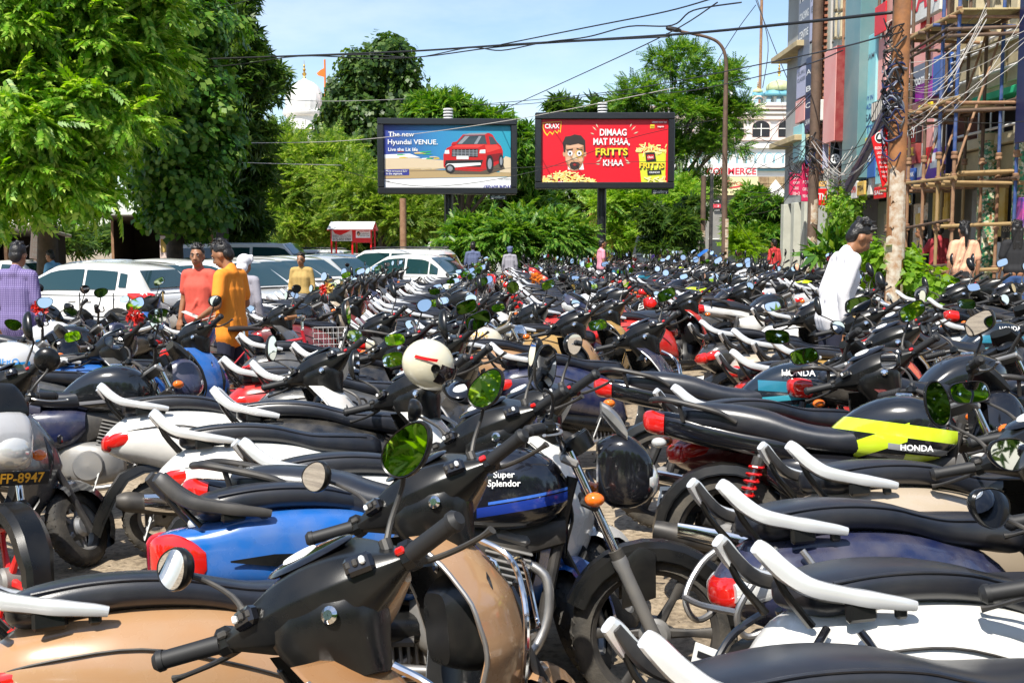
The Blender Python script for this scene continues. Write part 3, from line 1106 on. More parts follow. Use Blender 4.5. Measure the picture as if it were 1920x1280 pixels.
        cw.lathe([(.001, -.10), (.06, -.085), (.085, -.03), (.092, .04), (.095, .06)], 'gloss_black' if not vintage else 'chrome', 24, axis='x', tf=Tl)
        hl = MB()
        hl.ell((.055, 0, 0), (.030, .090, .090), 'clear_lens', 20, 10, tf=Tl)
        rg = MB()
        rg.lathe([(.090, .045), (.099, .055), (.099, .070), (.088, .072)], 'chrome', 24, axis='x', tf=Tl)
        kids = [Node('headlight', hl, True), Node('headlight_rim', rg, True)]
    d = MB()
    for y in (-.05, .05):
        d.lathe([(.046, -.05), (.052, 0), (.050, .012), (.044, .014), (.040, .008), (.001, .008)], 'plastic', 18, axis='z', tf=Matrix.Translation((.385, y, 1.0)) @ Matrix.Rotation(R(-32), 4, 'Y'))
    kids.append(Node('dial', d, True))
    out.append(Node('headlight_cowl', cw, True, kids))
    for sg in (-1, 1):
        q = MB()
        q.tube([(.43, sg * .09, .80), (.43, sg * .17, .80)], .010, 'iron', 8)
        q.ell((.44, sg * .20, .80), (.036, .032, .026), 'amber_lens', 12, 8)
        out.append(Node('turn_signal', q, True))
    f = MB()
    rows = []
    for k in range(13):
        a_ = R(8 + 12.6 * k)
        r_ = WR + .040
        cx_, cz_ = .66 + r_ * math.cos(a_), WR + r_ * math.sin(a_)
        dx, dz = math.cos(a_), math.sin(a_)
        w = .072 if k > 1 else .06
        rows.append([(cx_ - dx * d_, y, cz_ - dz * d_) for y, d_ in ((-w, .065), (-w * .95, .022), (-w * .6, .002), (w * .6, .002), (w * .95, .022), (w, .065))])
    f.grid(rows, fender)
    f.grid([[(p[0] * .984 + .66 * .016, p[1] * .95, p[2] * .984 + WR * .016) for p in r] for r in rows], 'plastic', flip=True)
    for sg in (-1, 1):
        f.loft([(.54, .010, .40, .56, 3, sg * .082), (.60, .012, .42, .62, 3, sg * .085), (.66, .010, .44, .60, 3, sg * .082)], fender, 12, S)
    out.append(Node('front_mudguard', f, True))
    out.append(wheel_nodes(.66, WR, .080, .232, .058, spokes, rimmat, True, 'front_wheel', 44 if hi else 16, disc=False))
    return out, MC_PIVOT, MC_AXIS
# ------------------------------------------------------------------ ground and pavement
def ground_material():
    m = mat('lot_surface', (.33, .26, .18), .92)
    n, l = nt(m)
    b = n['Principled BSDF']
    tc = n.new('ShaderNodeTexCoord')
    def noise(sc, det=8):
        t = n.new('ShaderNodeTexNoise')
        t.inputs['Scale'].default_value = sc
        t.inputs['Detail'].default_value = det
        t.inputs['Roughness'].default_value = .65
        l.new(tc.outputs['Object'], t.inputs['Vector'])
        return t.outputs[0]
    def ramp(src, stops):
        r = n.new('ShaderNodeValToRGB')
        e = r.color_ramp.elements
        while len(e) < len(stops):
            e.new(.5)
        for k, (p, c) in enumerate(stops):
            e[k].position = p
            e[k].color = (*c, 1)
        l.new(src, r.inputs[0])
        return r.outputs[0]
    a = ramp(noise(.9), [(.30, (.16, .125, .09)), (.48, (.32, .25, .17)), (.62, (.42, .34, .24)), (.8, (.30, .26, .21))])
    c = ramp(noise(26), [(.36, (.35, .33, .30)), (.55, (1, 1, 1)), (.75, (1.25, 1.2, 1.1))])
    mx = n.new('ShaderNodeMix')
    mx.data_type, mx.blend_type = 'RGBA', 'MULTIPLY'
    mx.inputs[0].default_value = .8
    l.new(a, mx.inputs[6])
    l.new(c, mx.inputs[7])
    l.new(mx.outputs[2], b.inputs['Base Color'])
    bp = n.new('ShaderNodeBump')
    bp.inputs['Strength'].default_value = .55
    bp.inputs['Distance'].default_value = .02
    l.new(noise(60), bp.inputs['Height'])
    l.new(bp.outputs[0], b.inputs['Normal'])
    return m

ground_material()
mat('paving', (.36, .32, .27), .85, noise=(3, .7, (.22, .19, .16)), bump=(40, .2))
mat('kerb_stone', (.40, .38, .34), .85, noise=(8, .8, (.2, .17, .14)))
xs = [-600, -200, -60, -30, -11, -8, -5, -2, 1, 4, 6.3, 12, 40, 200, 600]
ys = [-40, -5, 0, 5, 12, 25, 50, 120, 400, 1500]
g = MB()
g.grid([[(x, y, gz(x)) for x in xs] for y in ys], 'lot_surface', flip=True)
tag(g.build('ground'), kind='structure')
KERB_X = 6.35
pv = MB()
pv.box((KERB_X + 3.2, 27, gz(7) + .06), (6.2, 44, .16), 'paving', .01)
tag(pv.build('pavement'), kind='structure')
kroot = empty('kerb')
tag(kroot, kind='structure')
kb = MB()
kb.box((0, 0, 0), (.20, .96, .24), 'kerb_stone', .02)
kme = kb.mesh('kerb_stone')
for k in range(26):
    link('kerb_stone', kme, kroot, (KERB_X, 6 + k * 1.0, gz(7) + .035 + rnd.uniform(-.006, .006)), (0, 0, rnd.uniform(-.01, .01)))
# loose grit and litter on the lot
gr = MB()
mat('grit', (.34, .27, .19), .95)
mat('litter', (.62, .58, .50), .8)
for k in range(1500):
    x, y = rnd.uniform(-3.6, 2.2), rnd.uniform(2.0, 8.5)
    r_ = rnd.uniform(.004, .016)
    rows = []
    c = (x, y, gz(x) + r_ * .4)
    pts = [Vector(c) + Vector((rnd.uniform(-1, 1) * r_, rnd.uniform(-1, 1) * r_, rnd.uniform(-.6, .8) * r_)) for _ in range(4)]
    gr.add(pts, [[0, 1, 2], [0, 3, 1], [1, 3, 2], [0, 2, 3]], 'grit' if k % 9 else 'litter', False)
tag(gr.build('gravel'), kind='stuff')

# ------------------------------------------------------------------ trees
def leaf_mat(name, c1, c2, c3, trans=.45):
    m = bpy.data.materials.new(name)
    m.use_nodes = True
    n, l = nt(m)
    b = n['Principled BSDF']
    geo = n.new('ShaderNodeNewGeometry')
    r = n.new('ShaderNodeValToRGB')
    e = r.color_ramp.elements
    e.new(.5)
    for k, (p, c) in enumerate(((.05, c1), (.55, c2), (.97, c3))):
        e[k].position = p
        e[k].color = (*c, 1)
    l.new(geo.outputs['Random Per Island'], r.inputs[0])
    l.new(r.outputs[0], b.inputs['Base Color'])
    b.inputs['Roughness'].default_value = .42
    b.inputs['Specular IOR Level'].default_value = .35
    t = n.new('ShaderNodeBsdfTranslucent')
    hs = n.new('ShaderNodeHueSaturation')
    hs.inputs['Hue'].default_value = .485
    hs.inputs['Value'].default_value = 2.3
    hs.inputs['Saturation'].default_value = 1.1
    l.new(r.outputs[0], hs.inputs['Color'])
    l.new(hs.outputs[0], t.inputs[0])
    mx = n.new('ShaderNodeMixShader')
    mx.inputs[0].default_value = trans
    l.new(b.outputs[0], mx.inputs[1])
    l.new(t.outputs[0], mx.inputs[2])
    l.new(mx.outputs[0], n['Material Output'].inputs[0])
    MATS[name] = m
    return m

leaf_mat('leaf_bright', (.06, .17, .010), (.15, .32, .02), (.36, .47, .09), .36)
leaf_mat('leaf_mid', (.03, .105, .012), (.075, .19, .018), (.20, .31, .05), .32)
leaf_mat('leaf_dark', (.022, .058, .010), (.045, .10, .014), (.10, .16, .028), .35)
leaf_mat('leaf_olive', (.055, .13, .016), (.125, .225, .025), (.28, .35, .08))
leaf_mat('leaf_lime', (.10, .22, .012), (.16, .30, .02), (.22, .34, .04))
mat('bark', (.10, .075, .052), .9, noise=(6, .8, (.05, .038, .028)), bump=(18, .9))
mat('bark_grey', (.17, .15, .125), .9, noise=(6, .8, (.09, .075, .06)), bump=(18, .9))

def leaf_quad(base, d, nrm, ln, wd, fold=.12):
    """one leaf: base, two sides, tip"""
    s = np.cross(d, nrm)
    return [base, base + d * ln * .42 + s * wd * .5 + nrm * ln * fold, base + d * ln, base + d * ln * .42 - s * wd * .5 + nrm * ln * fold]

def spray(kind, rs):
    """leaves of one spray in its own frame: x outwards, z up; unit size"""
    V = []
    Z = np.array([0, 0, 1.0])
    if kind == 'pinnate':
        for k in range(7):
            t = .12 + .13 * k
            b = np.array([t, 0, -.30 * t * t])
            for s in (-1, 1):
                d = np.array([.62, s * .72, -.32 - .2 * t])
                d /= np.linalg.norm(d)
                V += leaf_quad(b, d, np.array([.15, 0, 1.0]), .33 * (1 - .25 * abs(t - .5)), .15)
        V += leaf_quad(np.array([1.0, 0, -.30]), np.array([.9, 0, -.45]), Z, .28, .11)
    elif kind == 'tuft':
        for k in range(8):
            a = 2 * math.pi * k / 8 + rs.uniform(-.2, .2)
            d = np.array([math.cos(a) * .85 + .3, math.sin(a) * .85, -.25 + rs.uniform(-.25, .25)])
            d /= np.linalg.norm(d)
            V += leaf_quad(np.array([.2, 0, 0]), d, Z, rs.uniform(.55, .8), .17)
    elif kind == 'heart':
        for k in range(6):
            b = np.array([rs.uniform(0, .8), rs.uniform(-.4, .4), rs.uniform(-.35, .25)])
            d = np.array([.35, rs.uniform(-.5, .5), -.85])
            d /= np.linalg.norm(d)
            nn = np.array([.9, rs.uniform(-.3, .3), .4])
            nn -= d * nn.dot(d)
            nn /= np.linalg.norm(nn)
            V += leaf_quad(b, d, nn, .40, .36, .05)
    else:                                            # 'fine': feathery sprays in flat layers
        for k in range(9):
            t = .10 + .10 * k
            b = np.array([t, 0, -.08 * t])
            for s in (-1, 1):
                d = np.array([.45, s * .85, rs.uniform(-.25, .1)])
                d /= np.linalg.norm(d)
                V += leaf_quad(b, d, Z, .28 * (1.1 - t * .5), .085)
    return np.array(V)

def scatter(points, outs, kind, size, rs, flat=.5, jitter=.6, droop=.25):
    """a spray at every point, looking outwards; returns vertex array of quads"""
    protos = [spray(kind, rs) for _ in range(5)]
    res = []
    n = len(points)
    pick = rs.randint(0, 5, n)
    for q in range(5):
        ix = np.where(pick == q)[0]
        if not len(ix):
            continue
        P, O = points[ix], outs[ix]
        x = O + rs.normal(0, jitter, O.shape)
        x[:, 2] -= droop
        x /= np.linalg.norm(x, axis=1)[:, None] + 1e-9
        up = rs.normal(0, .35, O.shape) + O * (1 - flat)
        up[:, 2] += flat * 1.2
        y = np.cross(up, x)
        y /= np.linalg.norm(y, axis=1)[:, None] + 1e-9
        z = np.cross(x, y)
        s = size * rs.uniform(.7, 1.3, len(ix))
        pv_ = protos[q]
        W = (P[:, None, :] + s[:, None, None] * (pv_[None, :, 0:1] * x[:, None, :] + pv_[None, :, 1:2] * y[:, None, :] + pv_[None, :, 2:3] * z[:, None, :]))
        res.append(W.reshape(-1, 3))
    return np.concatenate(res)

def quads_object(name, V, m, parent=None):
    V = np.ascontiguousarray(V, dtype=np.float32)
    nq = len(V) // 4
    me = bpy.data.meshes.new(name)
    me.vertices.add(nq * 4)
    me.vertices.foreach_set('co', V.ravel())
    me.loops.add(nq * 4)
    me.loops.foreach_set('vertex_index', np.arange(nq * 4, dtype=np.int32))
    me.polygons.add(nq)
    me.polygons.foreach_set('loop_start', np.arange(0, nq * 4, 4, dtype=np.int32))
    me.polygons.foreach_set('loop_total', np.full(nq, 4, dtype=np.int32))
    me.materials.append(MATS[m])
    me.update(calc_edges=True)
    return link(name, me, parent)

def blob_px(px, py, Y, rx, ry=None, rd=None):
    """a crown lump seen at a pixel: centre and radii in metres"""
    c = at(px, py, Y)
    k = Y / FPX
    return (np.array(c), np.array([rx * k, (rd or rx) * k, (ry or rx) * k]))

def tree(name, label, cat, base, blobs, kind, size, n, leaf, bark='bark', trunk_r=.18, seed=1, group=None, clump=.36, flat=.5, droop=.25, nsub=26, lean=(0, 0), fill=.3, trunk=True, limb_r=.35):
    rs = np.random.RandomState(seed)
    base = Vector(base)
    root = empty(name, base)
    tag(root, label, cat, group)
    b0 = np.array(base)
    vol = np.array([np.prod(r) ** (2 / 3) for c, r in blobs])
    pts, outs = [], []
    for (c, r), w in zip(blobs, vol / vol.sum()):
        m = int(n * w)
        k = max(6, int(nsub))
        d = rs.normal(0, 1, (k, 3))
        d /= np.linalg.norm(d, axis=1)[:, None]
        sub = c + d * r * rs.uniform(.55, .80, (k, 1))
        sr = clump * rs.uniform(.7, 1.3, k)
        pick = rs.randint(0, k, m)
        e = rs.normal(0, 1, (m, 3))
        e /= np.linalg.norm(e, axis=1)[:, None]
        e[:, 2] = np.where(e[:, 2] < -.35, -e[:, 2], e[:, 2])
        rad = 1 - .5 * rs.uniform(0, 1, (m, 1)) ** 1.5
        p = sub[pick] + e * r * sr[pick][:, None] * rad
        o = e * .75 + (p - c) / r * .45
        inner = rs.uniform(0, 1, m) < fill
        p[inner] = c + (p[inner] - c) * rs.uniform(.35, .85, (inner.sum(), 1))
        # fewer leaves on the side turned away
        keep = (o[:, 1] < .35) | (rs.uniform(0, 1, m) < .45)
        pts.append(p[keep])
        outs.append(o[keep])
    P, O = np.concatenate(pts), np.concatenate(outs)
    O /= np.linalg.norm(O, axis=1)[:, None] + 1e-9
    V = scatter(P, O, kind, size, rs, flat, .45, droop) - b0
    cr = quads_object('crown', V, leaf, root)
    tr = MB()
    if trunk:
        C = sum((Vector(c) * float(w) for (c, r), w in zip(blobs, vol / vol.sum())), Vector()) - base
        fork_ = Vector((C.x * .35 + lean[0], C.y * .35 + lean[1], max(.9, min(C.z * .45, 3.2))))
        tr.tube([(0, 0, -.1), (fork_.x * .25, fork_.y * .25, fork_.z * .4), fork_], [trunk_r * 1.25, trunk_r, trunk_r * .8], bark, 12, 3)
        for (c, r) in blobs:
            e = Vector(c) - base
            mid = fork_.lerp(e, .5) + Vector((rs.uniform(-.2, .2), rs.uniform(-.2, .2), .25))
            tr.tube([fork_, mid, e], [trunk_r * .6, trunk_r * limb_r, trunk_r * .12], bark, 8, 3)
            for _ in range(5):
                d = Vector(rs.normal(0, 1, 3)).normalized()
                q = e + Vector((d.x * r[0], d.y * r[1], abs(d.z) * r[2])) * .75
                tr.tube([mid, mid.lerp(q, .5) + Vector((0, 0, .1)), q], [trunk_r * .28, trunk_r * .16, trunk_r * .04], bark, 6, 2)
        tr.build('trunk', root)
    return root

def gp(px, Y):
    """a point on the ground in the column of a pixel at depth Y"""
    x = (px - 960) / FPX * Y
    return Vector((x, Y, gz(x)))

B = blob_px
tree('broadleaf_tree', 'tall tree with drooping bright compound leaves at the left edge above the kiosks', 'tree', gp(90, 26),
     [B(20, 60, 24, 180, 120), B(190, 70, 24.5, 150, 130), B(60, 230, 23.5, 150, 110), B(190, 210, 24, 110, 80), B(70, 350, 23.5, 130, 75), B(150, 330, 24, 80, 80), B(-60, 250, 24, 130, 220), B(250, 130, 25, 90, 90), B(110, -60, 25, 260, 90)],
     'pinnate', .52, 12000, 'leaf_bright', trunk_r=.26, seed=3, clump=.26, nsub=34, droop=.55)
tree('broadleaf_tree', 'tree with round heart shaped leaves hanging over the parked white cars', 'tree', gp(330, 31),
     [B(330, 60, 30, 110, 90), B(360, 190, 30, 85, 85), B(345, 290, 29.5, 90, 80), B(330, 370, 29.5, 75, 70), B(400, 260, 30, 50, 70), B(280, -40, 31, 150, 90), B(270, 300, 31, 60, 110), B(390, 400, 31, 50, 60)],
     'heart', .47, 10500, 'leaf_mid', trunk_r=.25, seed=5, clump=.36, nsub=26)
tree('broadleaf_tree', 'dark dense tree leaning over the car park, edge against the sky', 'tree', gp(430, 37),
     [B(420, 90, 36, 80, 85), B(460, 160, 36, 72, 60), B(490, 150, 37, 50, 36), B(440, 260, 36, 75, 75), B(450, 350, 36, 70, 70), B(400, 420, 37, 90, 50), B(370, -10, 37, 110, 110), B(425, 160, 38, 90, 110), B(470, 420, 37, 40, 40), B(360, 330, 38, 70, 110)],
     'tuft', .52, 11500, 'leaf_dark', trunk_r=.28, seed=8, clump=.33, nsub=34)
tree('broadleaf_tree', 'pale green tree below the big white dome, behind the car park', 'tree', gp(560, 52),
     [B(548, 300, 50, 55, 50), B(600, 325, 50, 90, 60), B(545, 390, 50, 70, 65), B(650, 400, 49, 70, 60), B(530, 330, 52, 60, 60), B(590, 430, 50, 90, 35), B(635, 292, 52, 50, 38), B(520, 255, 52, 26, 26)],
     'fine', .80, 6400, 'leaf_olive', trunk_r=.22, seed=9, clump=.27, nsub=24)
tree('broadleaf_tree', 'big grey green round crowned tree rising left of the car billboard', 'tree', gp(715, 66),
     [B(715, 140, 64, 68, 62), B(655, 200, 64, 50, 55), B(765, 190, 64, 48, 60), B(700, 240, 64, 80, 45), B(640, 250, 65, 45, 40), B(740, 105, 65, 30, 30), B(715, 330, 64, 80, 90)],
     'heart', .72, 12000, 'leaf_dark', trunk_r=.35, seed=12, clump=.36, nsub=30, fill=.45)
tree('broadleaf_tree', 'mid green tree peeping over the top of the car billboard', 'tree', gp(850, 60),
     [B(850, 215, 58, 55, 32), B(905, 235, 58, 45, 32), B(860, 280, 59, 100, 60), B(940, 255, 58, 35, 40), B(985, 300, 58, 35, 60), B(800, 210, 60, 40, 28), B(980, 400, 60, 60, 70)],
     'tuft', .70, 4500, 'leaf_mid', trunk_r=.22, seed=14, clump=.40)
tree('broadleaf_tree', 'sunlit yellow green tree behind the red notice stall', 'tree', gp(720, 46),
     [B(690, 385, 45, 70, 55), B(760, 410, 45, 60, 50), B(650, 350, 46, 60, 50), B(735, 340, 46, 55, 40), B(800, 400, 46, 40, 45)],
     'fine', .62, 3400, 'leaf_olive', trunk_r=.16, seed=16, clump=.28)
tree('shrub_tree', 'low spreading tree with layered leaves in front of the billboard posts', 'tree', gp(975, 40),
     [B(960, 430, 38, 85, 32), B(890, 442, 38, 62, 30), B(1040, 436, 38, 70, 32), B(985, 448, 37.5, 100, 30), B(920, 460, 37.5, 75, 20), B(1060, 456, 38, 60, 24), B(862, 452, 38, 40, 26)],
     'pinnate', .55, 3600, 'leaf_mid', trunk_r=.14, seed=18, clump=.25, nsub=34, flat=.8, droop=.45)
tree('airy_tree', 'tall airy tree with open layered branches behind the red billboard', 'tree', gp(1245, 50),
     [B(1270, 120, 48, 62, 32), B(1200, 180, 48, 50, 30), B(1330, 150, 48, 70, 32), B(1300, 210, 48, 90, 34), B(1370, 210, 48, 50, 30), B(1220, 240, 49, 70, 36), B(1350, 270, 48, 60, 30), B(1290, 290, 49, 70, 40), B(1170, 190, 49, 36, 24), B(1310, 350, 49, 50, 40)],
     'fine', .60, 4600, 'leaf_mid', bark='bark_grey', trunk_r=.17, seed=21, clump=.22, nsub=20, flat=.9, fill=.1, limb_r=.30)
tree('broadleaf_tree', 'bright yellow green bushy tree under the red billboard', 'tree', gp(1190, 46),
     [B(1160, 385, 45, 55, 45), B(1220, 400, 45, 60, 45), B(1270, 380, 46, 50, 45), B(1200, 440, 45, 80, 28), B(1130, 345, 47, 40, 30)],
     'fine', .60, 3600, 'leaf_bright', trunk_r=.13, seed=23, clump=.40)
tree('shrub_tree', 'dark green bush between the red billboard post and the street lamp', 'tree', gp(1275, 41),
     [B(1270, 440, 40, 45, 35), B(1235, 420, 40, 42, 42), B(1295, 410, 41, 30, 40), B(1250, 465, 40, 50, 16)], 'tuft', .42, 2200, 'leaf_dark', trunk_r=.09, seed=25, clump=.4)
tree('shrub_tree', 'round leafy tree right of the street lamp, before the institute signboards', 'tree', gp(1425, 36),
     [B(1430, 405, 35, 58, 42), B(1395, 425, 35, 40, 40), B(1460, 430, 35, 40, 38), B(1425, 450, 34.5, 60, 28), B(1410, 380, 35, 30, 22)],
     'tuft', .38, 4200, 'leaf_mid', trunk_r=.10, seed=27, clump=.36, nsub=26)
tree('shrub_tree', 'thin feathery bush at the foot of the street lamp', 'tree', gp(1395, 31.5), [B(1395, 468, 31, 26, 18), B(1385, 450, 31, 18, 18)], 'fine', .35, 420, 'leaf_lime', trunk_r=.04, seed=29, clump=.5)
# belt of trees that closes the view far behind
far_blobs = []
for k, (px, py, Y) in enumerate([(430, 400, 82), (520, 420, 84), (640, 420, 86), (760, 420, 88), (860, 410, 86), (960, 400, 88), (1060, 400, 90), (1130, 330, 88), (1200, 410, 86), (1080, 280, 90), (1060, 215, 92), (1130, 215, 92)]):
    far_blobs.append(B(px, py, Y, 62 if py > 300 else 34, 60 if py > 300 else 26))
tree('woods', None, None, gp(800, 88), far_blobs, 'tuft', 1.3, 6000, 'leaf_dark', seed=31, clump=.45, trunk=False)
bpy.data.objects['woods']['kind'] = 'stuff'
ub = []
for k in range(16):
    px = 120 + k * 80
    ub.append(B(px, 455 + rnd.uniform(-8, 6), 58 + rnd.uniform(-5, 6), 60, 26 + rnd.uniform(-4, 8)))
tree('undergrowth', None, None, gp(800, 58), ub, 'tuft', .9, 3600, 'leaf_dark', seed=33, clump=.5, trunk=False)
bpy.data.objects['undergrowth']['kind'] = 'stuff'
# ------------------------------------------------------------------ far white temple with a ribbed dome
mat('white_wash', (.78, .77, .73), .6, noise=(1.2, .35, (.62, .60, .56)))
mat('marble', (.74, .73, .70), .35, noise=(.8, .4, (.60, .60, .58)))
mat('teal_trim', (.12, .34, .42), .6)
mat('salmon', (.74, .58, .52), .65)
mat('dome_green', (.42, .46, .22), .6, noise=(3, .6, (.60, .58, .40)))
mat('dark_void', (.012, .012, .014), .5)  # near black that paints in the shade inside openings and windows
mat('window_glass', (.02, .035, .045), .06, coat=.6)
mat('gilt', (.45, .28, .06), .3, metal=.7)
mat('orange_cloth', (.70, .16, .02), .8)
mat('rusty', (.24, .12, .065), .75, metal=.1, noise=(7, .85, (.36, .22, .12)), bump=(30, .4))

def arch_poly(w, h0, h1, n=10):
    """half width w, springing h0, crown h1"""
    return [(-w, 0), (w, 0), (w, h0)] + [(w * math.cos(a), h0 + (h1 - h0) * math.sin(a)) for a in [math.pi * k / n for k in range(1, n)]] + [(-w, h0)]

def ribbed_dome(mb, c, r, h, m, ribs=24, neck=.86):
    rows = []
    N = ribs * 3
    for i in range(19):
        t = i / 18
        a = -0.42 + t * (math.pi / 2 + .42)
        rr = r * math.cos(a) ** .92 if a < 1.54 else r * .02
        zz = h * (math.sin(a) + .41) / 1.41
        if t > .9:
            zz += h * .10 * ((t - .9) / .1) ** 2
        rows.append([(c[0] + rr * (1 - .035 * (k % 3 == 0)) * math.cos(2 * math.pi * k / N), c[1] + rr * (1 - .035 * (k % 3 == 0)) * math.sin(2 * math.pi * k / N), c[2] + zz) for k in range(N)])
    mb.grid(rows, m, cu=True)

def finial(mb, c, h, m='gilt'):
    mb.lathe([(.10 * h, 0), (.05 * h, .10 * h), (.14 * h, .22 * h), (.04 * h, .34 * h), (.09 * h, .46 * h), (.03 * h, .56 * h), (.06 * h, .68 * h), (.015 * h, .78 * h), (.01 * h, h)], m, 12, axis='z', c=c)

YT = 120.0
kT = YT / FPX
c0 = at(562, 205, YT)
rt = empty('domed_temple', (c0.x, YT + 3, gz(c0.x)))
tag(rt, 'white temple with a big ribbed white dome far behind the trees', 'temple')
O = Vector(rt.location)
z0 = c0.z - O.z
m = MB()
ribbed_dome(m, (0, 0, z0), 2.22, 3.6, 'marble', 20)
dm = m.build('dome', rt)
m = MB()
finial(m, (0, 0, z0 + 3.85), 2.0)
m.build('finial', dm)
m = MB()
m.lathe([(2.05, -2.0), (2.05, -.55), (2.35, -.45), (2.5, -.2), (2.5, -.05), (2.2, .05), (2.0, .1)], 'white_wash', 40, axis='z', c=(0, 0, z0))
m.box((.4, 1, z0 - 5.6), (8.4, 6, 7.2), 'white_wash', .05)
m.box((.4, .9, z0 - 1.95), (9.0, 6.6, .30), 'white_wash', .04)
m.box((.4, .9, z0 - 4.6), (8.9, 6.5, .25), 'white_wash', .04)
m.build('wall', rt)
for k in range(16):
    a = 2 * math.pi * k / 16
    m = MB()
    m.lathe([(.03, 0), (.14, .05), (.16, .2), (.05, .34), (.02, .5)], 'white_wash', 8, axis='z', c=(2.35 * math.cos(a), 2.35 * math.sin(a), z0 - .05))
    m.build('parapet_bud', rt)
for k in range(9):
    a = R(180 + 20 * k + 10)
    m = MB()
    T = Matrix.Translation((2.0 * math.cos(a), 2.0 * math.sin(a), z0 - 1.75)) @ Matrix.Rotation(a + R(90), 4, 'Z')
    m.prism(arch_poly(.30, .62, .95), -.03, .08, 'dark_void', tf=T)
    m.build('window', rt)
for k in range(7):
    m = MB()
    T = Matrix.Translation((-3.2 + 1.15 * k, -2.0, z0 - 4.0))
    m.prism(arch_poly(.36, 1.0, 1.45), -.06, .1, 'dark_void', tf=T)
    m.build('window', rt)
c = at(610, 190, YT + 2)
fp = empty('temple_flagpole', (c.x, c.y, gz(c.x)))
tag(fp, 'tall flagpole with a small orange pennant beside the big white dome', 'flagpole')
zt = at(610, 112, YT + 2).z - gz(c.x)
m = MB()
m.tube([(0, 0, 0), (0, 0, zt)], [.16, .10], 'orange_cloth', 8)
m.build('pole', fp)
m = MB()
m.add([(0, 0, zt - .9), (-.5, 0, zt - 1.15), (-.95, .1, zt - 1.5), (-.75, 0, zt - 1.75), (0, 0, zt - 1.95)], [[0, 1, 2, 3, 4]], 'orange_cloth', False)
m.add([(0, .02, zt - .9), (-.5, .02, zt - 1.15), (-.95, .12, zt - 1.5), (-.75, .02, zt - 1.75), (0, .02, zt - 1.95)], [[4, 3, 2, 1, 0]], 'orange_cloth', False)
m.build('pennant', fp)

# ------------------------------------------------------------------ second temple building with arcades, right of centre
YB = 78.0
kB = YB / FPX
def zb(py):
    return at(1400, py, YB).z
def xb(px):
    return (px - 960) / FPX * YB * 1.0
tb = empty('arcaded_temple', (xb(1400), YB, gz(20)))
tag(tb, 'white temple hall with arcades, arched windows and painted roof pavilions', 'temple')
O = Vector(tb.location)
m = MB()
m.box((xb(1400) - O.x, 4, (zb(205) - O.z) / 2), (xb(1570) - xb(1190), 8, zb(205) - O.z), 'white_wash', .02)
m.build('wall', tb)
for (py, h, d, mm) in ((203, .28, .5, 'salmon'), (212, .20, .38, 'white_wash'), (262, .22, .45, 'salmon'), (272, .5, .32, 'white_wash'), (312, .3, .5, 'white_wash'), (318, .2, .35, 'teal_trim'), (222, .25, .30, 'salmon')):
    m = MB()
    m.box((xb(1400) - O.x, -d / 2 + .1, zb(py) - O.z), (xb(1572) - xb(1188), d, h), mm, .03)
    m.build('cornice', tb)
for px in range(1220, 1560, 48):
    m = MB()
    T = Matrix.Translation((xb(px + 8) - O.x, 0, zb(258) - O.z))
    m.prism(arch_poly(.78, .75, 1.30), -.10, -.02, 'salmon', tf=T)
    m.prism(arch_poly(.62, .72, 1.14), -.13, -.03, 'dark_void', tf=T @ Matrix.Translation((0, 0, .03)))
    w = m.build('window', tb)
    m = MB()
    m.box((xb(px + 8) - O.x, -.15, zb(258) - O.z + .5), (.06, .04, .95), 'white_wash')
    m.box((xb(px + 8) - O.x, -.155, zb(258) - O.z + .62), (1.2, .04, .06), 'white_wash')
    m.build('frame', w)
for px in range(1215, 1560, 17):
    m = MB()
    T = Matrix.Translation((xb(px) - O.x, 0, zb(308) - O.z))
    m.prism(arch_poly(.30, .50, .80), -.10, -.02, 'teal_trim', tf=T)
    m.prism(arch_poly(.25, .48, .74), -.14, -.03, 'white_wash', tf=T)
    m.build('arch', tb)
def chhatri(px, pw, ytop, ybase, nar):
    x = xb(px) - O.x
    w = pw * kB
    r_ = MB()
    zt_, zb_ = zb(ytop + 28 * pw / 62) - O.z, zb(ybase) - O.z
    hgt = zt_ - zb_
    r_.box((x, .5, zt_ - .12), (w * 1.25, w * 1.0, .16), 'teal_trim', .03)
    r_.loft([(zt_ - .1, w * .5, .5 - w * .4, .5 + w * .4, 3), (zt_ + .22, w * .42, .5 - w * .33, .5 + w * .33, 3), (zt_ + .30, w * .2, .4, .6, 3)], 'teal_trim', 16, 2, axis='z', tf=Matrix.Translation((x, 0, 0)))
    r_.box((x, .5, zb_ + .12), (w * 1.1, w * .9, .24), 'white_wash', .02)
    for k in range(nar + 1):
        r_.box((x - w / 2 + w * k / nar, .1, zb_ + hgt / 2), (w * .09, w * .09, hgt), 'white_wash', .01)
        r_.box((x - w / 2 + w * k / nar, .9, zb_ + hgt / 2), (w * .09, w * .09, hgt), 'white_wash', .01)
    p = r_.build('roof_pavilion', tb)
    for k in range(nar):
        q = MB()
        xx = x - w / 2 + w * (k + .5) / nar
        q.prism([(-.43 * w / nar, hgt * .55), (-.43 * w / nar, hgt * .95), (.43 * w / nar, hgt * .95), (.43 * w / nar, hgt * .55), (.30 * w / nar, hgt * .75), (0, hgt * .86), (-.30 * w / nar, hgt * .75)], .05, .14, 'salmon', tf=Matrix.Translation((xx, 0, zb_)))
        q.build('arch', p)
    q = MB()
    ribbed_dome(q, (x, .5, zt_ + .2), w * .42, w * .36, 'dome_green', 14)
    q.build('dome', p)
    q = MB()
    finial(q, (x, .5, zt_ + w * .60), .9 * pw / 62 + .3)
    q.build('finial', p)
chhatri(1455, 56, 150, 200, 3)
chhatri(1416, 22, 168, 200, 1)
chhatri(1345, 40, 135, 200, 2)
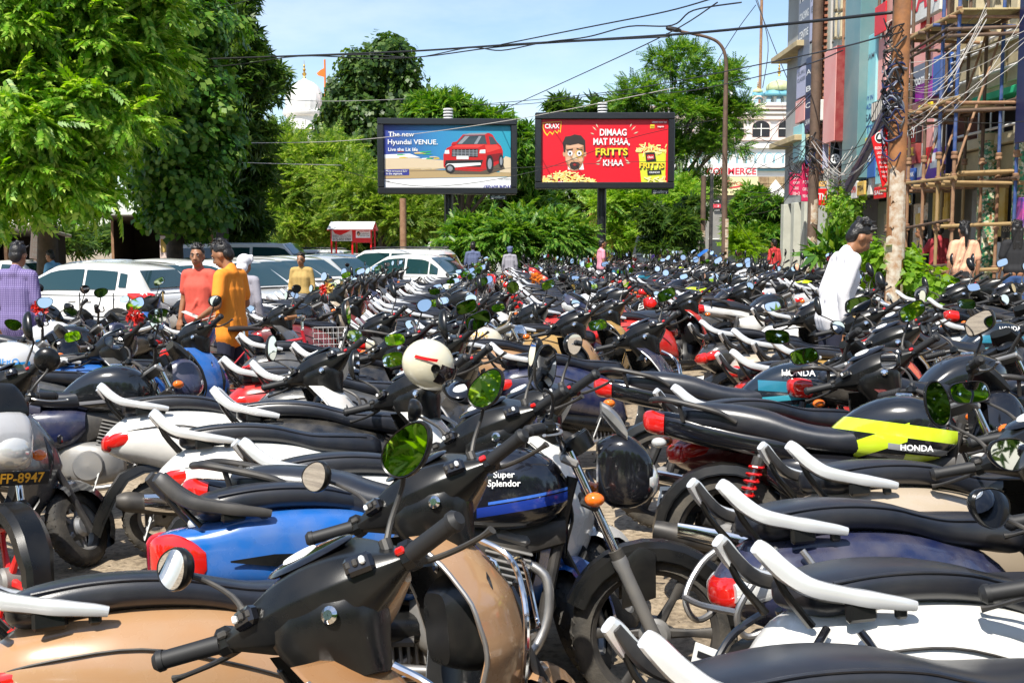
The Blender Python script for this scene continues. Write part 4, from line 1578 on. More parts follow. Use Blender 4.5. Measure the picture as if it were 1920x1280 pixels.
# two stacked signboards and the stone clad block before it
mat('cream_board', (.72, .66, .36), .6)
mat('white_board', (.78, .76, .72), .6)
mat('red_letter', (.62, .03, .06), .5)
mat('dark_letter', (.05, .04, .03), .5)
mat('stone_clad', (.40, .30, .17), .8, noise=(2.5, .9, (.20, .12, .06)))
mat('mid_grey', (.28, .27, .25), .7, noise=(2, .6, (.18, .17, .15)))
YI = 56.0
def sign_face(name, px0, py0, px1, py1, Y, m, label, thick=.12, posts=None, cat='sign', group=None, ground=True):
    """a board facing the camera side (-Y); local x right, z up, face at y = 0"""
    a, b = at(px0, py1, Y), at(px1, py0, Y)
    w, h = b.x - a.x, b.z - a.z
    o = MB()
    o.box((0, thick / 2, 0), (w, thick, h), m, .01)
    ob = o.build(name, None, ((a.x + b.x) / 2, Y, (a.z + b.z) / 2))
    tag(ob, label, cat, group)
    return ob, w, h

MF = Matrix.Rotation(R(90), 4, 'X')                 # lettering x right, y up -> faces -Y

def letters(par, s, size, m, x=0.0, z=0.0, y=-.004, fit=None, name='lettering', **k):
    me = text_mesh(s, size, **k)
    if fit:
        xs_ = [v.co.x for v in me.vertices]
        if xs_:
            f = fit / max(1e-6, max(xs_) - min(xs_))
            for v in me.vertices:
                v.co.x *= f
    me.transform(Matrix.Translation((x, y, z)) @ MF)
    me.materials.clear()
    me.materials.append(MATS[m])
    me.update()
    return link(name, me, par)

o, w, h = sign_face('signboard', 1315, 313, 1420, 331, YI, 'white_board', 'white signboard with large red lettering above the yellow institute board')
letters(o, 'COMMERCE', .48, 'red_letter', x=.1, fit=2.6, bold=.03)
o, w, h = sign_face('signboard', 1334, 332, 1422, 366, YI, 'cream_board', 'yellow institute signboard above the round leafy tree')
letters(o, 'Institute of Commerce', .26, 'dark_letter', z=-.30, fit=2.3, bold=.02)
letters(o, 'Since', .34, 'red_letter', z=.16, x=-.05, fit=.9, shear=.3)
m = MB()
m.tube([(-.3, -.008, -.10), (.2, -.008, -.02), (.75, -.008, .12)], [.03, .05, .01], 'red_letter', 6, 3, flat=(.1, 1))
m.build('swoosh', o)
a, b = at(1330, 366, YI + .5), at(1495, 332, YI + .5)
cl = empty('institute_building', ((a.x + b.x) / 2, YI + 3, gz(12)))
tag(cl, 'stone faced two storey building behind the round leafy tree', 'building')
m = MB()
hh = at(1400, 330, YI + .6).z - gz(12)
m.box((.3, 0, hh / 2), (b.x - a.x + 1.6, 4.8, hh), 'mid_grey', .02)
m.build('wall', cl)
zl = at(1450, 385, YI).z - gz(12)
for r_ in range(5):
    for k in range(8):
        m = MB()
        m.box((.2 + .40 * k, -2.42 - rnd.uniform(0, .03), zl + .38 * r_ - .75 + .55), (.385, .06, .365), 'stone_clad', .008)
        m.build('stone', cl)
for k in range(5):
    m = MB()
    m.box((-1.9 + .95 * k, -2.43, 1.0), (.7, .05, 1.5), 'window_glass', .01)
    m.box((-1.9 + .95 * k, -2.47, 1.78), (.8, .06, .06), 'white_wash')
    m.build('window', cl)
m = MB()
m.prism([(-.45, 0), (.45, 0), (.45, .7), (0, 1.25), (-.45, .7)], -2.62, -2.5, 'white_wash', tf=Matrix.Translation((1.15, 0, zl + .1)))
m.build('niche', cl)

# small lane signs by the thin poles
for i, (px0, py0, px1, py1, mm, s, lab) in enumerate([(1336, 374, 1352, 381, 'black_print', '-4', 'small dark sign, top of three on the thin pole left of the street lamp'), (1336, 383, 1352, 390, 'red_letter', '-3', 'small red sign in the middle on the thin pole left of the street lamp'),
                                                       (1335, 391, 1353, 397, 'black_print', 'a.com', 'small black sign with white letters, lowest on the thin pole left of the street lamp')]):
    o, w, h = sign_face('lane_sign', px0, py0, px1, py1, 43, mm, lab, .04)
    letters(o, s, h * .75, 'white_print', fit=w * .6)

# ------------------------------------------------------------------ billboards
mat('frame_black', (.012, .013, .015), .35, coat=.2)
mat('ad_sky', (.03, .22, .40), .45)
mat('ad_indigo', (.035, .04, .26), .45)
mat('ad_white', (.80, .80, .80), .45)
mat('ad_red', (.68, .008, .02), .40)
mat('ad_sand', (.42, .30, .15), .5)
mat('ad_dust', (.62, .50, .34), .5)
mat('ad_yellow', (.85, .62, .03), .45)
mat('ad_lime', (.62, .66, .04), .45)
mat('ad_carred', (.50, .012, .012), .35)
mat('ad_skin', (.55, .30, .17), .5)
mat('ad_hair', (.03, .022, .018), .5)
mat('ad_fries', (.86, .62, .16), .5)
mat('ad_fries2', (.92, .78, .34), .5)
mat('ad_grey', (.25, .27, .30), .4)
mat('ad_green', (.03, .40, .10), .5)
mat('ad_carlight', (.72, .05, .04), .35)
mat('wine_print', (.20, .008, .010), .35)
mat('ad_shadow', (.10, .075, .05), .5)
mat('ad_sand2', (.60, .47, .28), .5)
mat('ad_sky2p', (.55, .75, .85), .4)
mat('ad_skin2', (.36, .17, .085), .5)
mat('ad_skin3', (.64, .38, .24), .5)
# printed blue backdrop of the car advert: indigo at the left running into sky blue
def ad_gradient():
    m = MATS['ad_sky']
    n, l = nt(m)
    tc = n.new('ShaderNodeTexCoord')
    sp = n.new('ShaderNodeSeparateXYZ')
    l.new(tc.outputs['Object'], sp.inputs[0])
    mr = n.new('ShaderNodeMapRange')
    mr.inputs[1].default_value, mr.inputs[2].default_value = -2.4, 2.2
    l.new(sp.outputs[0], mr.inputs[0])
    r_ = n.new('ShaderNodeValToRGB')
    e = r_.color_ramp.elements
    e.new(.5)
    for k, (p, c) in enumerate(((.0, (.035, .04, .26)), (.45, (.03, .22, .45)), (1, (.02, .30, .42)))):
        e[k].position = p
        e[k].color = (*c, 1)
    l.new(mr.outputs[0], r_.inputs[0])
    l.new(r_.outputs[0], n['Principled BSDF'].inputs['Base Color'])
ad_gradient()

def flat_poly(mb, pts, m, y):
    mb.add([(p[0], y, p[1]) for p in pts], [list(range(len(pts)))[::1]], m, False)

def disc(cx, cz, rx, rz, n=20):
    return [(cx + rx * math.cos(2 * math.pi * k / n), cz + rz * math.sin(2 * math.pi * k / n)) for k in range(n)]

def billboard(label, px0, py0, px1, py1, pole_px, Y, rotz, lab_px):
    a, b = at(px0, py1, Y), at(px1, py0, Y)
    w, h = b.x - a.x, b.z - a.z
    cx, cz = (a.x + b.x) / 2, (a.z + b.z) / 2
    root = empty('billboard', (cx, Y, gz(cx)), (0, 0, rotz))
    tag(root, label, 'billboard', 'billboards')
    z = cz - gz(cx)
    f = .24
    m = MB()
    m.box((0, .32, z), (w - .1, .40, h - .1), 'frame_black', .02)
    m.build('cabinet', root)
    for (x, zz, sx, sz) in ((0, z + h / 2 - f / 2, w, f), (0, z - h / 2 + f / 2, w, f), (-w / 2 + f / 2, z, f, h - 2 * f), (w / 2 - f / 2, z, f, h - 2 * f)):
        m = MB()
        m.box((x, .22, zz), (sx - .004, .52, sz), 'frame_black', .03)
        m.build('frame', root)
    xp = at(pole_px, 400, Y).x - cx
    m = MB()
    m.tube([(xp, .75, -.3), (xp, .75, z + h / 2 + .45)], .17, 'frame_black', 20)
    pol = m.build('post', root)
    m = MB()
    for k in range(4):
        m.lathe([(.175, -.03), (.185, -.02), (.185, .02), (.175, .03)], 'white_print', 20, axis='z', c=(xp, .75, z + h / 2 + .08 + .11 * k))
    m.build('band', pol)
    m = MB()
    m.tube([(xp, .75, .2), (xp, .75, 1.7)], .19, 'rusty', 20)
    m.build('post_base', root)
    xl = at(lab_px, 362, Y).x - cx
    m = MB()
    m.box((xl, .10, z - h / 2 - .10), (.62 if lab_px < 1000 else .62, .06, .18), 'frame_black', .01)
    q = m.build('label_plate', root)
    letters(q, '@LeafBerry', .14, 'white_print', x=xl, z=z - h / 2 - .10, y=.064, fit=.52)
    pw, ph = w - 2 * f, h - 2 * f
    p = MB()
    p.quad([(-pw / 2, 0, -ph / 2), (pw / 2, 0, -ph / 2), (pw / 2, 0, ph / 2), (-pw / 2, 0, ph / 2)], 'ad_sky' if px0 < 900 else 'ad_red')
    pan = p.build('poster', root, (0, .10, z))
    return root, pan, pw, ph

BY = 40.0
root, pan, pw, ph = billboard('black framed billboard with a red car advert on blue and white', 709, 222, 970, 364, 841, BY, R(3.0), 934)
S = pw / 232.0
def U(px, py):
    """poster coordinates from photograph pixels of the left advert"""
    return ((px - 839.5) * S, (289 - py) * S)
m = MB()
flat_poly(m, [U(724, 354), U(956, 354), U(956, 326), U(724, 331)], 'ad_white', -.004)
flat_poly(m, [U(724, 330), U(956, 325), U(956, 318), U(880, 316), U(800, 312), U(724, 313)], 'ad_sand', -.004)
flat_poly(m, [U(724, 313), U(840, 311), U(860, 298), U(780, 292), U(724, 293)], 'ad_dust', -.006)
flat_poly(m, [U(724, 293), U(790, 291), U(770, 284), U(724, 286)], 'ad_white', -.006)
flat_poly(m, [U(935, 317), U(956, 318), U(956, 291), U(946, 288), U(936, 300)], 'ad_dust', -.006)
flat_poly(m, [U(724, 324), U(769, 323), U(769, 312), U(724, 313)], 'ad_indigo', -.010)
m.build('print', pan)
# blurred street lights as thin streaks of print
m = MB()
for k in range(14):
    x, y = rnd.uniform(735, 815), rnd.uniform(281, 295)
    flat_poly(m, [U(x, y), U(x + rnd.uniform(8, 22), y - .5), U(x + 10, y - 2.2), U(x + 1, y - 1.6)], rnd.choice(['ad_yellow', 'ad_dust', 'ad_carred', 'ad_green', 'ad_white']), -.008 - k * .0003)
tag(m.build('print', pan), kind='stuff')
# the pictured red car
m = MB()
flat_poly(m, [U(832, 307), U(832, 286), U(838, 274), U(850, 268), U(860, 258), U(868, 249), U(880, 247), U(916, 246), U(922, 249), U(930, 262), U(938, 270), U(941, 278), U(941, 296), U(936, 300), U(914, 312), U(900, 316), U(840, 314)], 'ad_carred', -.012)
flat_poly(m, [U(855, 267), U(870, 251), U(908, 250), U(912, 266)], 'window_glass', -.016)
flat_poly(m, [U(915, 252), U(922, 253), U(932, 266), U(918, 267)], 'window_glass', -.016)
flat_poly(m, [U(868, 250), U(880, 246.5), U(914, 245.5), U(908, 249)], 'ad_grey', -.015)
flat_poly(m, [U(847, 289), U(848, 276), U(896, 275), U(895, 290)], 'black_print', -.016)
for k in range(4):
    flat_poly(m, [U(848, 279 + k * 2.7), U(895, 278 + k * 2.7), U(895, 279 + k * 2.7), U(848, 280 + k * 2.7)], 'ad_grey', -.020)
for k in range(7):
    x = 851 + k * 7
    flat_poly(m, [U(x, 289), U(x + 1, 289), U(x + 1, 276), U(x, 276)], 'ad_grey', -.021)
flat_poly(m, [U(898, 283), U(899, 277), U(909, 276), U(909, 283)], 'ad_white', -.016)
flat_poly(m, [U(834, 284), U(835, 278), U(842, 277), U(843, 284)], 'ad_white', -.016)
flat_poly(m, [U(856, 294), U(856, 288), U(878, 288), U(878, 294)], 'white_print', -.024)
flat_poly(m, [U(834, 306), U(836, 296), U(905, 295), U(900, 308)], 'black_print', -.014)
flat_poly(m, [U(836, 306), U(840, 302), U(900, 300), U(901, 304), U(842, 310)], 'ad_white', -.018)
for cx_, cy_, rx, ry in ((917, 302, 7, 16), (938, 297, 4.5, 12), (844, 311, 9, 8)):
    flat_poly(m, disc(*U(cx_, cy_), rx * S, ry * S), 'black_print', -.020)
    flat_poly(m, disc(*U(cx_, cy_), rx * .55 * S, ry * .62 * S), 'ad_grey', -.022)
flat_poly(m, [U(846, 273), U(856, 268), U(908, 267), U(896, 273)], 'ad_carlight', -.0155)
flat_poly(m, [U(908, 268), U(930, 267), U(938, 274), U(912, 282)], 'ad_carlight', -.0145)
flat_poly(m, [U(911, 286), U(940, 282), U(940, 292), U(934, 296), U(912, 302)], 'wine_print', -.0135)
flat_poly(m, [U(858, 266), U(872, 252), U(880, 252), U(866, 266)], 'ad_grey', -.0170)
flat_poly(m, [U(888, 266), U(897, 252), U(902, 252), U(894, 266)], 'ad_grey', -.0171)
flat_poly(m, [U(836, 316), U(845, 321), U(915, 321), U(945, 311), U(941, 300), U(900, 312)], 'ad_shadow', -.0095)
flat_poly(m, [U(900, 282), U(901, 278), U(908, 277.5), U(908, 282)], 'ad_sky2p', -.0205)
for k in range(5):
    flat_poly(m, [U(733 + k * 19, 311 + k % 2), U(780 + k * 14, 309), U(782 + k * 14, 310), U(735 + k * 19, 312.5 + k % 2)], 'ad_sand2', -.0080 - .0003 * k)
flat_poly(m, [U(846, 268), U(849, 263), U(856, 262), U(857, 268)], 'ad_carred', -.018)
m.build('print', pan)
for s_, x, y, sz, mm, fit in (('The new', 755, 249.5, 10, 'white_print', 47), ('Hyundai VENUE.', 776, 263.5, 10.5, 'white_print', 91), ('Live the Lit life', 758, 277, 7.5, 'white_print', 54), ('Most connected SUV', 746, 316, 4.6, 'white_print', 39), ('in the segment.', 742, 320.6, 4.6, 'white_print', 30),
                              ('www.hyundai.co.in', 743, 351, 5.4, 'black_print', 36), ('HYUNDAI', 938, 345, 8.4, 'ad_indigo', 35), ('*T&C', 730, 334, 3, 'black_print', 8), ('Creative visualisation', 944, 329, 2.6, 'black_print', 22)):
    X_, Z_ = U(x, y)
    letters(pan, s_, sz * S * 1.18, mm, x=X_, z=Z_, y=-.026, fit=fit * S, bold=.012 if mm != 'ad_indigo' else .03)
m = MB()
c_ = U(912.5, 345)
N = 22
for k in range(N):
    a0, a1 = 2 * math.pi * k / N, 2 * math.pi * (k + 1) / N
    m.add([(c_[0] + rx_ * S * math.cos(a), -.026, c_[1] + rz_ * S * math.sin(a)) for rx_, rz_, a in ((7, 4.4, a0), (7, 4.4, a1), (5.8, 3.4, a1), (5.8, 3.4, a0))], [[0, 1, 2, 3]], 'ad_indigo', False)
flat_poly(m, [(c_[0] - 3.6 * S, c_[1] - 3 * S), (c_[0] - 2.2 * S, c_[1] - 3 * S), (c_[0] - 1 * S, c_[1] - .4 * S), (c_[0] + 1.6 * S, c_[1] - .4 * S), (c_[0] + .9 * S, c_[1] - 3 * S), (c_[0] + 2.2 * S, c_[1] - 3 * S), (c_[0] + 3.8 * S, c_[1] + 3 * S), (c_[0] + 2.5 * S, c_[1] + 3 * S), (c_[0] + 1.9 * S, c_[1] + .7 * S), (c_[0] - .7 * S, c_[1] + .7 * S), (c_[0] - .1 * S, c_[1] + 3 * S), (c_[0] - 1.6 * S, c_[1] + 3 * S)], 'ad_indigo', -.026)
m.build('emblem', pan)

root, pan, pw, ph = billboard('black framed billboard with a bright red snack advert', 1003, 211, 1266, 354, 1131, BY - .5, R(-.5), 1238)
S = pw / 236.0
def U(px, py):
    return ((px - 1134.5) * S, (283.5 - py) * S)
m = MB()
rs_ = np.random.RandomState(5)
# man's head and shoulders behind the heap of fries
flat_poly(m, [U(1066, 318), U(1066, 306), U(1072, 302), U(1088, 302), U(1094, 306), U(1096, 318)], 'ad_white', -.004)
flat_poly(m, [U(1060, 270), U(1061, 300), U(1066, 312), U(1073, 320), U(1084, 320), U(1091, 312), U(1096, 300), U(1097, 270), U(1090, 262), U(1066, 262)], 'ad_skin', -.006)
flat_poly(m, disc(*U(1059, 289), 2.6 * S, 5 * S), 'ad_skin', -.005)
flat_poly(m, disc(*U(1098, 289), 2.6 * S, 5 * S), 'ad_skin', -.005)
flat_poly(m, [U(1058, 286), U(1056, 268), U(1061, 257), U(1070, 256), U(1078, 253), U(1090, 255), U(1098, 264), U(1099, 286), U(1096, 286), U(1095, 273), U(1085, 270), U(1070, 273), U(1062, 272), U(1061, 286)], 'ad_hair', -.010)
for x in (1070, 1087):
    flat_poly(m, disc(*U(x, 288), 4.6 * S, 4.8 * S), 'ad_white', -.010)
    flat_poly(m, disc(*U(x, 288), 2.0 * S, 2.2 * S), 'ad_hair', -.013)
flat_poly(m, [U(1064, 281), U(1075, 279), U(1075, 281.5), U(1064, 283)], 'ad_hair', -.014)
flat_poly(m, [U(1082, 278), U(1093, 281), U(1093, 283), U(1082, 280.5)], 'ad_hair', -.014)
flat_poly(m, [U(1086, 262), U(1097, 270), U(1096, 300), U(1091, 312), U(1084, 320), U(1080, 320), U(1086, 305), U(1089, 280)], 'ad_skin2', -.0075)
flat_poly(m, [U(1061, 296), U(1066, 299), U(1068, 312), U(1073, 320), U(1066, 312), U(1062, 303)], 'ad_skin2', -.0076)
flat_poly(m, [U(1062, 275), U(1070, 273.5), U(1085, 270.5), U(1095, 274), U(1090, 277), U(1066, 278)], 'ad_skin3', -.0077)
for x in (1066, 1090):
    flat_poly(m, disc(*U(x, 299), 4 * S, 4.5 * S), 'ad_skin3', -.0078)
flat_poly(m, [U(1077, 288), U(1080, 288), U(1083, 299), U(1074, 299)], 'ad_dust', -.009)
flat_poly(m, [U(1069, 308), U(1072, 304), U(1085, 304), U(1089, 308), U(1086, 316), U(1078, 319), U(1071, 316)], 'ad_hair', -.009)
flat_poly(m, [U(1074, 309), U(1079, 306.5), U(1084, 309), U(1079, 311)], 'ad_carred', -.012)
N = 26
for k in range(N):                                   # ring of the monocle
    a0, a1 = 2 * math.pi * k / N, 2 * math.pi * (k + 1) / N
    cc = U(1087, 289)
    m.add([(cc[0] + r_ * S * math.cos(a), -.016, cc[1] + r_ * S * math.sin(a)) for r_, a in ((7.2, a0), (7.2, a1), (6.4, a1), (6.4, a0))], [[0, 1, 2, 3]], 'ad_yellow', False)
m.build('print', pan)
m = MB()
def fries(n, f, y0):
    for k in range(n):
        x, y = f()
        a = rs_.uniform(-.6, .6) + (math.pi / 2 if rs_.uniform() < .3 else 0)
        ln, wd = rs_.uniform(6, 11), rs_.uniform(1.6, 2.5)
        ca, sa = math.cos(a), math.sin(a)
        q = [U(max(1018, min(1251, x + ca * u - sa * v)), max(217, min(345, y + sa * u + ca * v))) for u, v in ((-ln / 2, -wd / 2), (ln / 2, -wd / 2), (ln / 2, wd / 2), (-ln / 2, wd / 2))]
        flat_poly(m, q[::-1], 'ad_fries' if rs_.uniform() < .5 else 'ad_fries2', y0 - .0002 * k)
def heap():
    x = rs_.uniform(1018, 1118)
    top = 322 + 18 * abs((x - 1062) / 58) ** 1.6
    return x, rs_.uniform(min(top, 343), 345)
fries(150, heap, -.018)
m.build('print', pan)
# the packet
m = MB()
flat_poly(m, [U(1198, 289), U(1204, 345), U(1248, 345), U(1249, 281)], 'ad_lime', -.006)
m.build('print', pan)
m = MB()
fries(60, lambda: (rs_.uniform(1194, 1249), rs_.uniform(272, 290)), -.010)
fries(26, lambda: (rs_.uniform(1212, 1249), rs_.uniform(332, 344)), -.030)
m.build('print', pan)
m = MB()
flat_poly(m, [U(1212, 303), U(1210, 287), U(1228, 286), U(1231, 302)], 'black_print', -.030)
flat_poly(m, [U(1215, 328), U(1214, 320), U(1240, 318), U(1241, 326)], 'black_print', -.030)
flat_poly(m, [U(1214, 301), U(1213, 291), U(1226, 290), U(1227, 298)], 'ad_carred', -.034)
flat_poly(m, [U(1018, 240), U(1019, 231), U(1054, 229), U(1052, 250), U(1049, 246), U(1046, 252), U(1041, 247), U(1037, 254), U(1032, 249), U(1027, 256), U(1022, 250)], 'ad_yellow', -.006)
flat_poly(m, [U(1019.5, 240), U(1020, 232), U(1052.5, 230), U(1051, 247), U(1048, 244), U(1046, 249.5), U(1041, 245), U(1037, 251), U(1032, 247), U(1027, 253), U(1023, 248)], 'ad_red', -.010)
flat_poly(m, [U(1018, 343), U(1018, 336), U(1025, 336), U(1025, 343)], 'ad_green', -.026)
flat_poly(m, [U(1219, 242), U(1219, 235), U(1227, 235), U(1227, 242)], 'ad_yellow', -.006)
flat_poly(m, [U(1230, 241.5), U(1230, 235.5), U(1247, 235.5), U(1247, 241.5)], 'ad_carred', -.006)
for (x, y, a, ln) in ((1119, 246, 135, 11), (1122, 241, 118, 9), (1115, 253, 160, 8), (1184, 246, 45, 12), (1188, 252, 22, 10), (1181, 240, 62, 9), (1128, 300, 205, 10), (1127, 308, 178, 9), (1130, 294, 230, 8), (1172, 299, -30, 10), (1174, 306, 2, 9), (1170, 292, -55, 8)):
    ca, sa = math.cos(R(a)), -math.sin(R(a))
    flat_poly(m, [U(x, y), U(x + ca * ln * .5 - sa * 1.2, y + sa * ln * .5 + ca * 1.2), U(x + ca * ln, y + sa * ln), U(x + ca * ln * .5 + sa * 1.2, y + sa * ln * .5 - ca * 1.2)][::1], 'ad_dust', -.012)
    flat_poly(m, [U(x, y), U(x + ca * ln * .5 - sa * 1.2, y + sa * ln * .5 + ca * 1.2), U(x + ca * ln, y + sa * ln), U(x + ca * ln * .5 + sa * 1.2, y + sa * ln * .5 - ca * 1.2)][::-1], 'ad_dust', -.0125)
m.build('print', pan)
for s_, x, y, sz, mm, fit in (('DIMAAG', 1150, 250, 14, 'white_print', 50), ('MAT KHAA,', 1147, 267, 14, 'white_print', 68), ('FRITTS', 1147, 286, 15, 'ad_yellow', 60), ('KHAA', 1150, 306, 13, 'white_print', 38), ('CRAX', 1036, 238.5, 9.5, 'white_print', 27), ('FRITTS', 1222, 311, 12, 'ad_yellow', 46),
                              ('CRAX', 1220, 295.5, 4.6, 'white_print', 11), ('CRUNCHY', 1228, 323.5, 3.6, 'white_print', 20), ('ORDER NOW ON', 1236, 231, 3.4, 'white_print', 28), ('blinkit', 1223, 238.8, 3.2, 'black_print', 7), ('zepto', 1238.5, 238.8, 3.4, 'white_print', 12), ('* Creative visualisation', 1044, 340.5, 3, 'white_print', 28)):
    X_, Z_ = U(x, y)
    dk = -.036
    if s_ == 'FRITTS':
        letters(pan, s_, sz * S * 1.25, 'black_print', x=X_ + .02, z=Z_ - .02, y=dk + .002, fit=fit * S, bold=.05)
    letters(pan, s_, sz * S * 1.22, mm, x=X_, z=Z_, y=dk, fit=fit * S, bold=.025)
m = MB()
cc = U(1021.5, 339.5)
flat_poly(m, disc(cc[0], cc[1], 2.0 * S, 2.0 * S), 'ad_white', -.030)
m.build('print', pan)
# ------------------------------------------------------------------ shop row on the right: facade plane X = FX, facing the lot (-X)
FX = 8.4
mat('cream_wall', (.50, .40, .22), .75, noise=(1.6, .75, (.28, .22, .13)), bump=(20, .2))
mat('cream_light', (.58, .50, .33), .75, noise=(2.2, .6, (.36, .30, .19)))
mat('grey_wall', (.36, .37, .36), .75, noise=(1.2, .6, (.24, .24, .23)))
mat('pale_wall', (.52, .52, .44), .75, noise=(2, .6, (.36, .36, .30)))
mat('pink_panel', (.72, .30, .27), .6, noise=(1, .4, (.76, .52, .46)))
mat('wine_red', (.22, .018, .020), .5, noise=(5, .6, (.34, .10, .08)))
mat('teal_panel', (.10, .22, .23), .35, noise=(.7, .7, (.24, .30, .28)))
mat('cyan_banner', (.22, .56, .62), .5, noise=(.9, .5, (.50, .66, .60)))
mat('navy', (.012, .018, .075), .4)
mat('blue_board', (.03, .10, .36), .4)
mat('slate_board', (.13, .15, .20), .5, noise=(1.5, .4, (.22, .23, .26)))
mat('lilac_board', (.42, .42, .55), .5)
mat('purple_board', (.16, .04, .42), .45)
mat('magenta_board', (.30, .02, .30), .45)
mat('sign_red', (.66, .008, .012), .45)
mat('sign_pinkred', (.58, .02, .09), .45)
mat('brick_red', (.26, .085, .045), .85, noise=(5, .8, (.38, .17, .10)))
mat('mortar', (.20, .17, .14), .9)
mat('green_awning', (.02, .46, .20), .6)
mat('steel_blue', (.025, .075, .25), .45, metal=.2, dust=.3)
mat('ply', (.50, .40, .20), .75, noise=(4, .7, (.32, .24, .12)))
mat('bamboo', (.34, .23, .10), .7, noise=(6, .7, (.28, .17, .07)))
mat('torn_paper', (.56, .50, .40), .8, noise=(14, .9, (.34, .18, .08)))
mat('pole_paint', (.34, .14, .045), .7, noise=(5, .9, (.16, .075, .035)), bump=(20, .3))
mat('pole_dark', (.14, .085, .055), .7, noise=(6, .8, (.07, .045, .03)))
mat('cable', (.012, .012, .013), .5)
mat('cable_pale', (.45, .42, .38), .6)
mat('mustard', (.58, .34, .03), .6, noise=(3, .8, (.70, .52, .20)))
mat('poster_mix', (.10, .05, .30), .5, noise=(6, 1.0, (.70, .10, .35)))
mat('white_panel', (.72, .70, .66), .6, noise=(3, .5, (.5, .48, .42)))
# green and white mosaic of the round columns
def mosaic():
    m = mat('mosaic', (.05, .22, .10), .35)
    n, l = nt(m)
    tc = n.new('ShaderNodeTexCoord')
    v = n.new('ShaderNodeTexVoronoi')
    v.inputs['Scale'].default_value = 26
    l.new(tc.outputs['Object'], v.inputs['Vector'])
    sp = n.new('ShaderNodeSeparateColor')
    l.new(v.outputs['Color'], sp.inputs[0])
    r = n.new('ShaderNodeValToRGB')
    r.color_ramp.interpolation = 'CONSTANT'
    e = r.color_ramp.elements
    for _ in range(3):
        e.new(.5)
    for k, (p, c) in enumerate(((0, (.03, .16, .07)), (.3, (.34, .33, .16)), (.55, (.62, .58, .42)), (.8, (.06, .30, .14)), (.93, (.30, .12, .05)))):
        e[k].position = p
        e[k].color = (*c, 1)
    l.new(sp.outputs[0], r.inputs[0])
    l.new(r.outputs[0], n['Principled BSDF'].inputs['Base Color'])
mosaic()

def on_x(px, py, X):
    r = ray(px, py)
    return Vector((0, 0, CAM_H)) + r * (X / r.x)

def Yx(px, X=FX):
    return on_x(px, 300, X).y

MS = Matrix(((0, 0, -1, 0), (-1, 0, 0, 0), (0, 1, 0, 0), (0, 0, 0, 1)))     # lettering on a face that looks to -X

def side_letters(par, s, size, m, u=0.0, v=0.0, out=.006, fit=None, rot=0.0, **k):
    me = text_mesh(s, size, **k)
    if fit:
        xs_ = [p.co.x for p in me.vertices]
        f = fit / max(1e-6, max(xs_) - min(xs_))
        for p in me.vertices:
            p.co.x *= f
    me.transform(MS @ Matrix.Translation((u, v, out)) @ Matrix.Rotation(rot, 4, 'Z'))
    me.materials.clear()
    me.materials.append(MATS[m])
    return link('lettering', me, par)

def side_board(px0, px1, py0, py1, m, label, X=FX - .08, th=.10, cat='sign', name='shop_sign', parent=None, edge=None):
    y0, y1 = Yx(px0, X), Yx(px1, X)
    pm = (px0 + px1) / 2
    zt, zb_ = on_x(pm, py0, X).z, on_x(pm, py1, X).z
    c = (X, (y0 + y1) / 2, (zt + zb_) / 2)
    o = MB()
    o.box((th / 2, 0, 0), (th, abs(y0 - y1), zt - zb_), m, .012)
    if edge:
        for s in (-1, 1):
            o.box((th / 2 - .02, 0, s * ((zt - zb_) / 2 - .02)), (th, abs(y0 - y1) + .02, .045), edge, .006)
            o.box((th / 2 - .02, s * (abs(y0 - y1) / 2 - .02), 0), (th, .045, zt - zb_), edge, .006)
    ob = o.build(name, parent, c)
    if label:
        tag(ob, label, cat, 'signs on the shop row')
    return ob, abs(y0 - y1), zt - zb_

def wallbox(par, name, x0, x1, y0, y1, z0, z1, m, bev=.01):
    o = MB()
    g0 = par.location
    z0, z1 = (z + (.02 if z > 1.5 else 0) for z in (z0, z1))
    o.box(((x0 + x1) / 2 - g0.x, (y0 + y1) / 2 - g0.y, (z0 + z1) / 2 - g0.z), (x1 - x0, y1 - y0, z1 - z0), m, bev)
    return o.build(name, par)

G0 = gz(9)
# --- near cream building behind the scaffold
b1 = empty('shop_building', (FX + 2, 18.6, G0))
tag(b1, 'cream fronted shop building behind the scaffold, balconies and round mosaic columns', 'building', 'shop row')
YA, YZ = 15.2, 21.3
wallbox(b1, 'wall', FX + .9, FX + 5, YA, YZ, G0, 9.5, 'cream_wall')
wallbox(b1, 'parapet', FX, FX + .18, YA, YZ, 4.30, 5.12, 'cream_wall')
for k in range(6):
    y = YA + .2 + k * 1.0
    wallbox(b1, 'panel', FX - .035, FX + .002, y + .06, y + .94, 4.40, 5.02, 'cream_light', .012)
wallbox(b1, 'slab', FX - .12, FX + 1.2, YA, YZ, 3.38, 3.56, 'cream_light')
wallbox(b1, 'slab', FX - .12, FX + 1.2, YA, YZ, 5.14, 5.26, 'cream_light')
wallbox(b1, 'slab', FX - .12, FX + 1.2, YA, YZ, 7.0, 7.2, 'cream_light')
wallbox(b1, 'soffit', FX + .02, FX + .9, YA, YZ, 2.95, 3.36, 'cream_wall')
wallbox(b1, 'awning', FX - .30, FX + .05, YA, YZ - 2.2, 4.12, 4.24, 'green_awning')
wallbox(b1, 'interior_shade', FX + .85, FX + .92, YA, YZ, G0, 2.95, 'dark_void')  # black sheet painted in for the shade inside the arcade
wallbox(b1, 'interior_shade', FX + .86, FX + .93, YA, YZ, 3.56, 4.30, 'dark_void')  # another black sheet, for the shade behind the balcony
for z in (3.66, 4.20, 4.62, 5.20, 5.05):
    o = MB()
    o.tube([(FX - .20 - b1.location.x, YA - b1.location.y, z - G0), (FX - .20 - b1.location.x, YZ - b1.location.y, z - G0)], .024, 'white_print', 8)
    o.build('pipe_rail', b1)
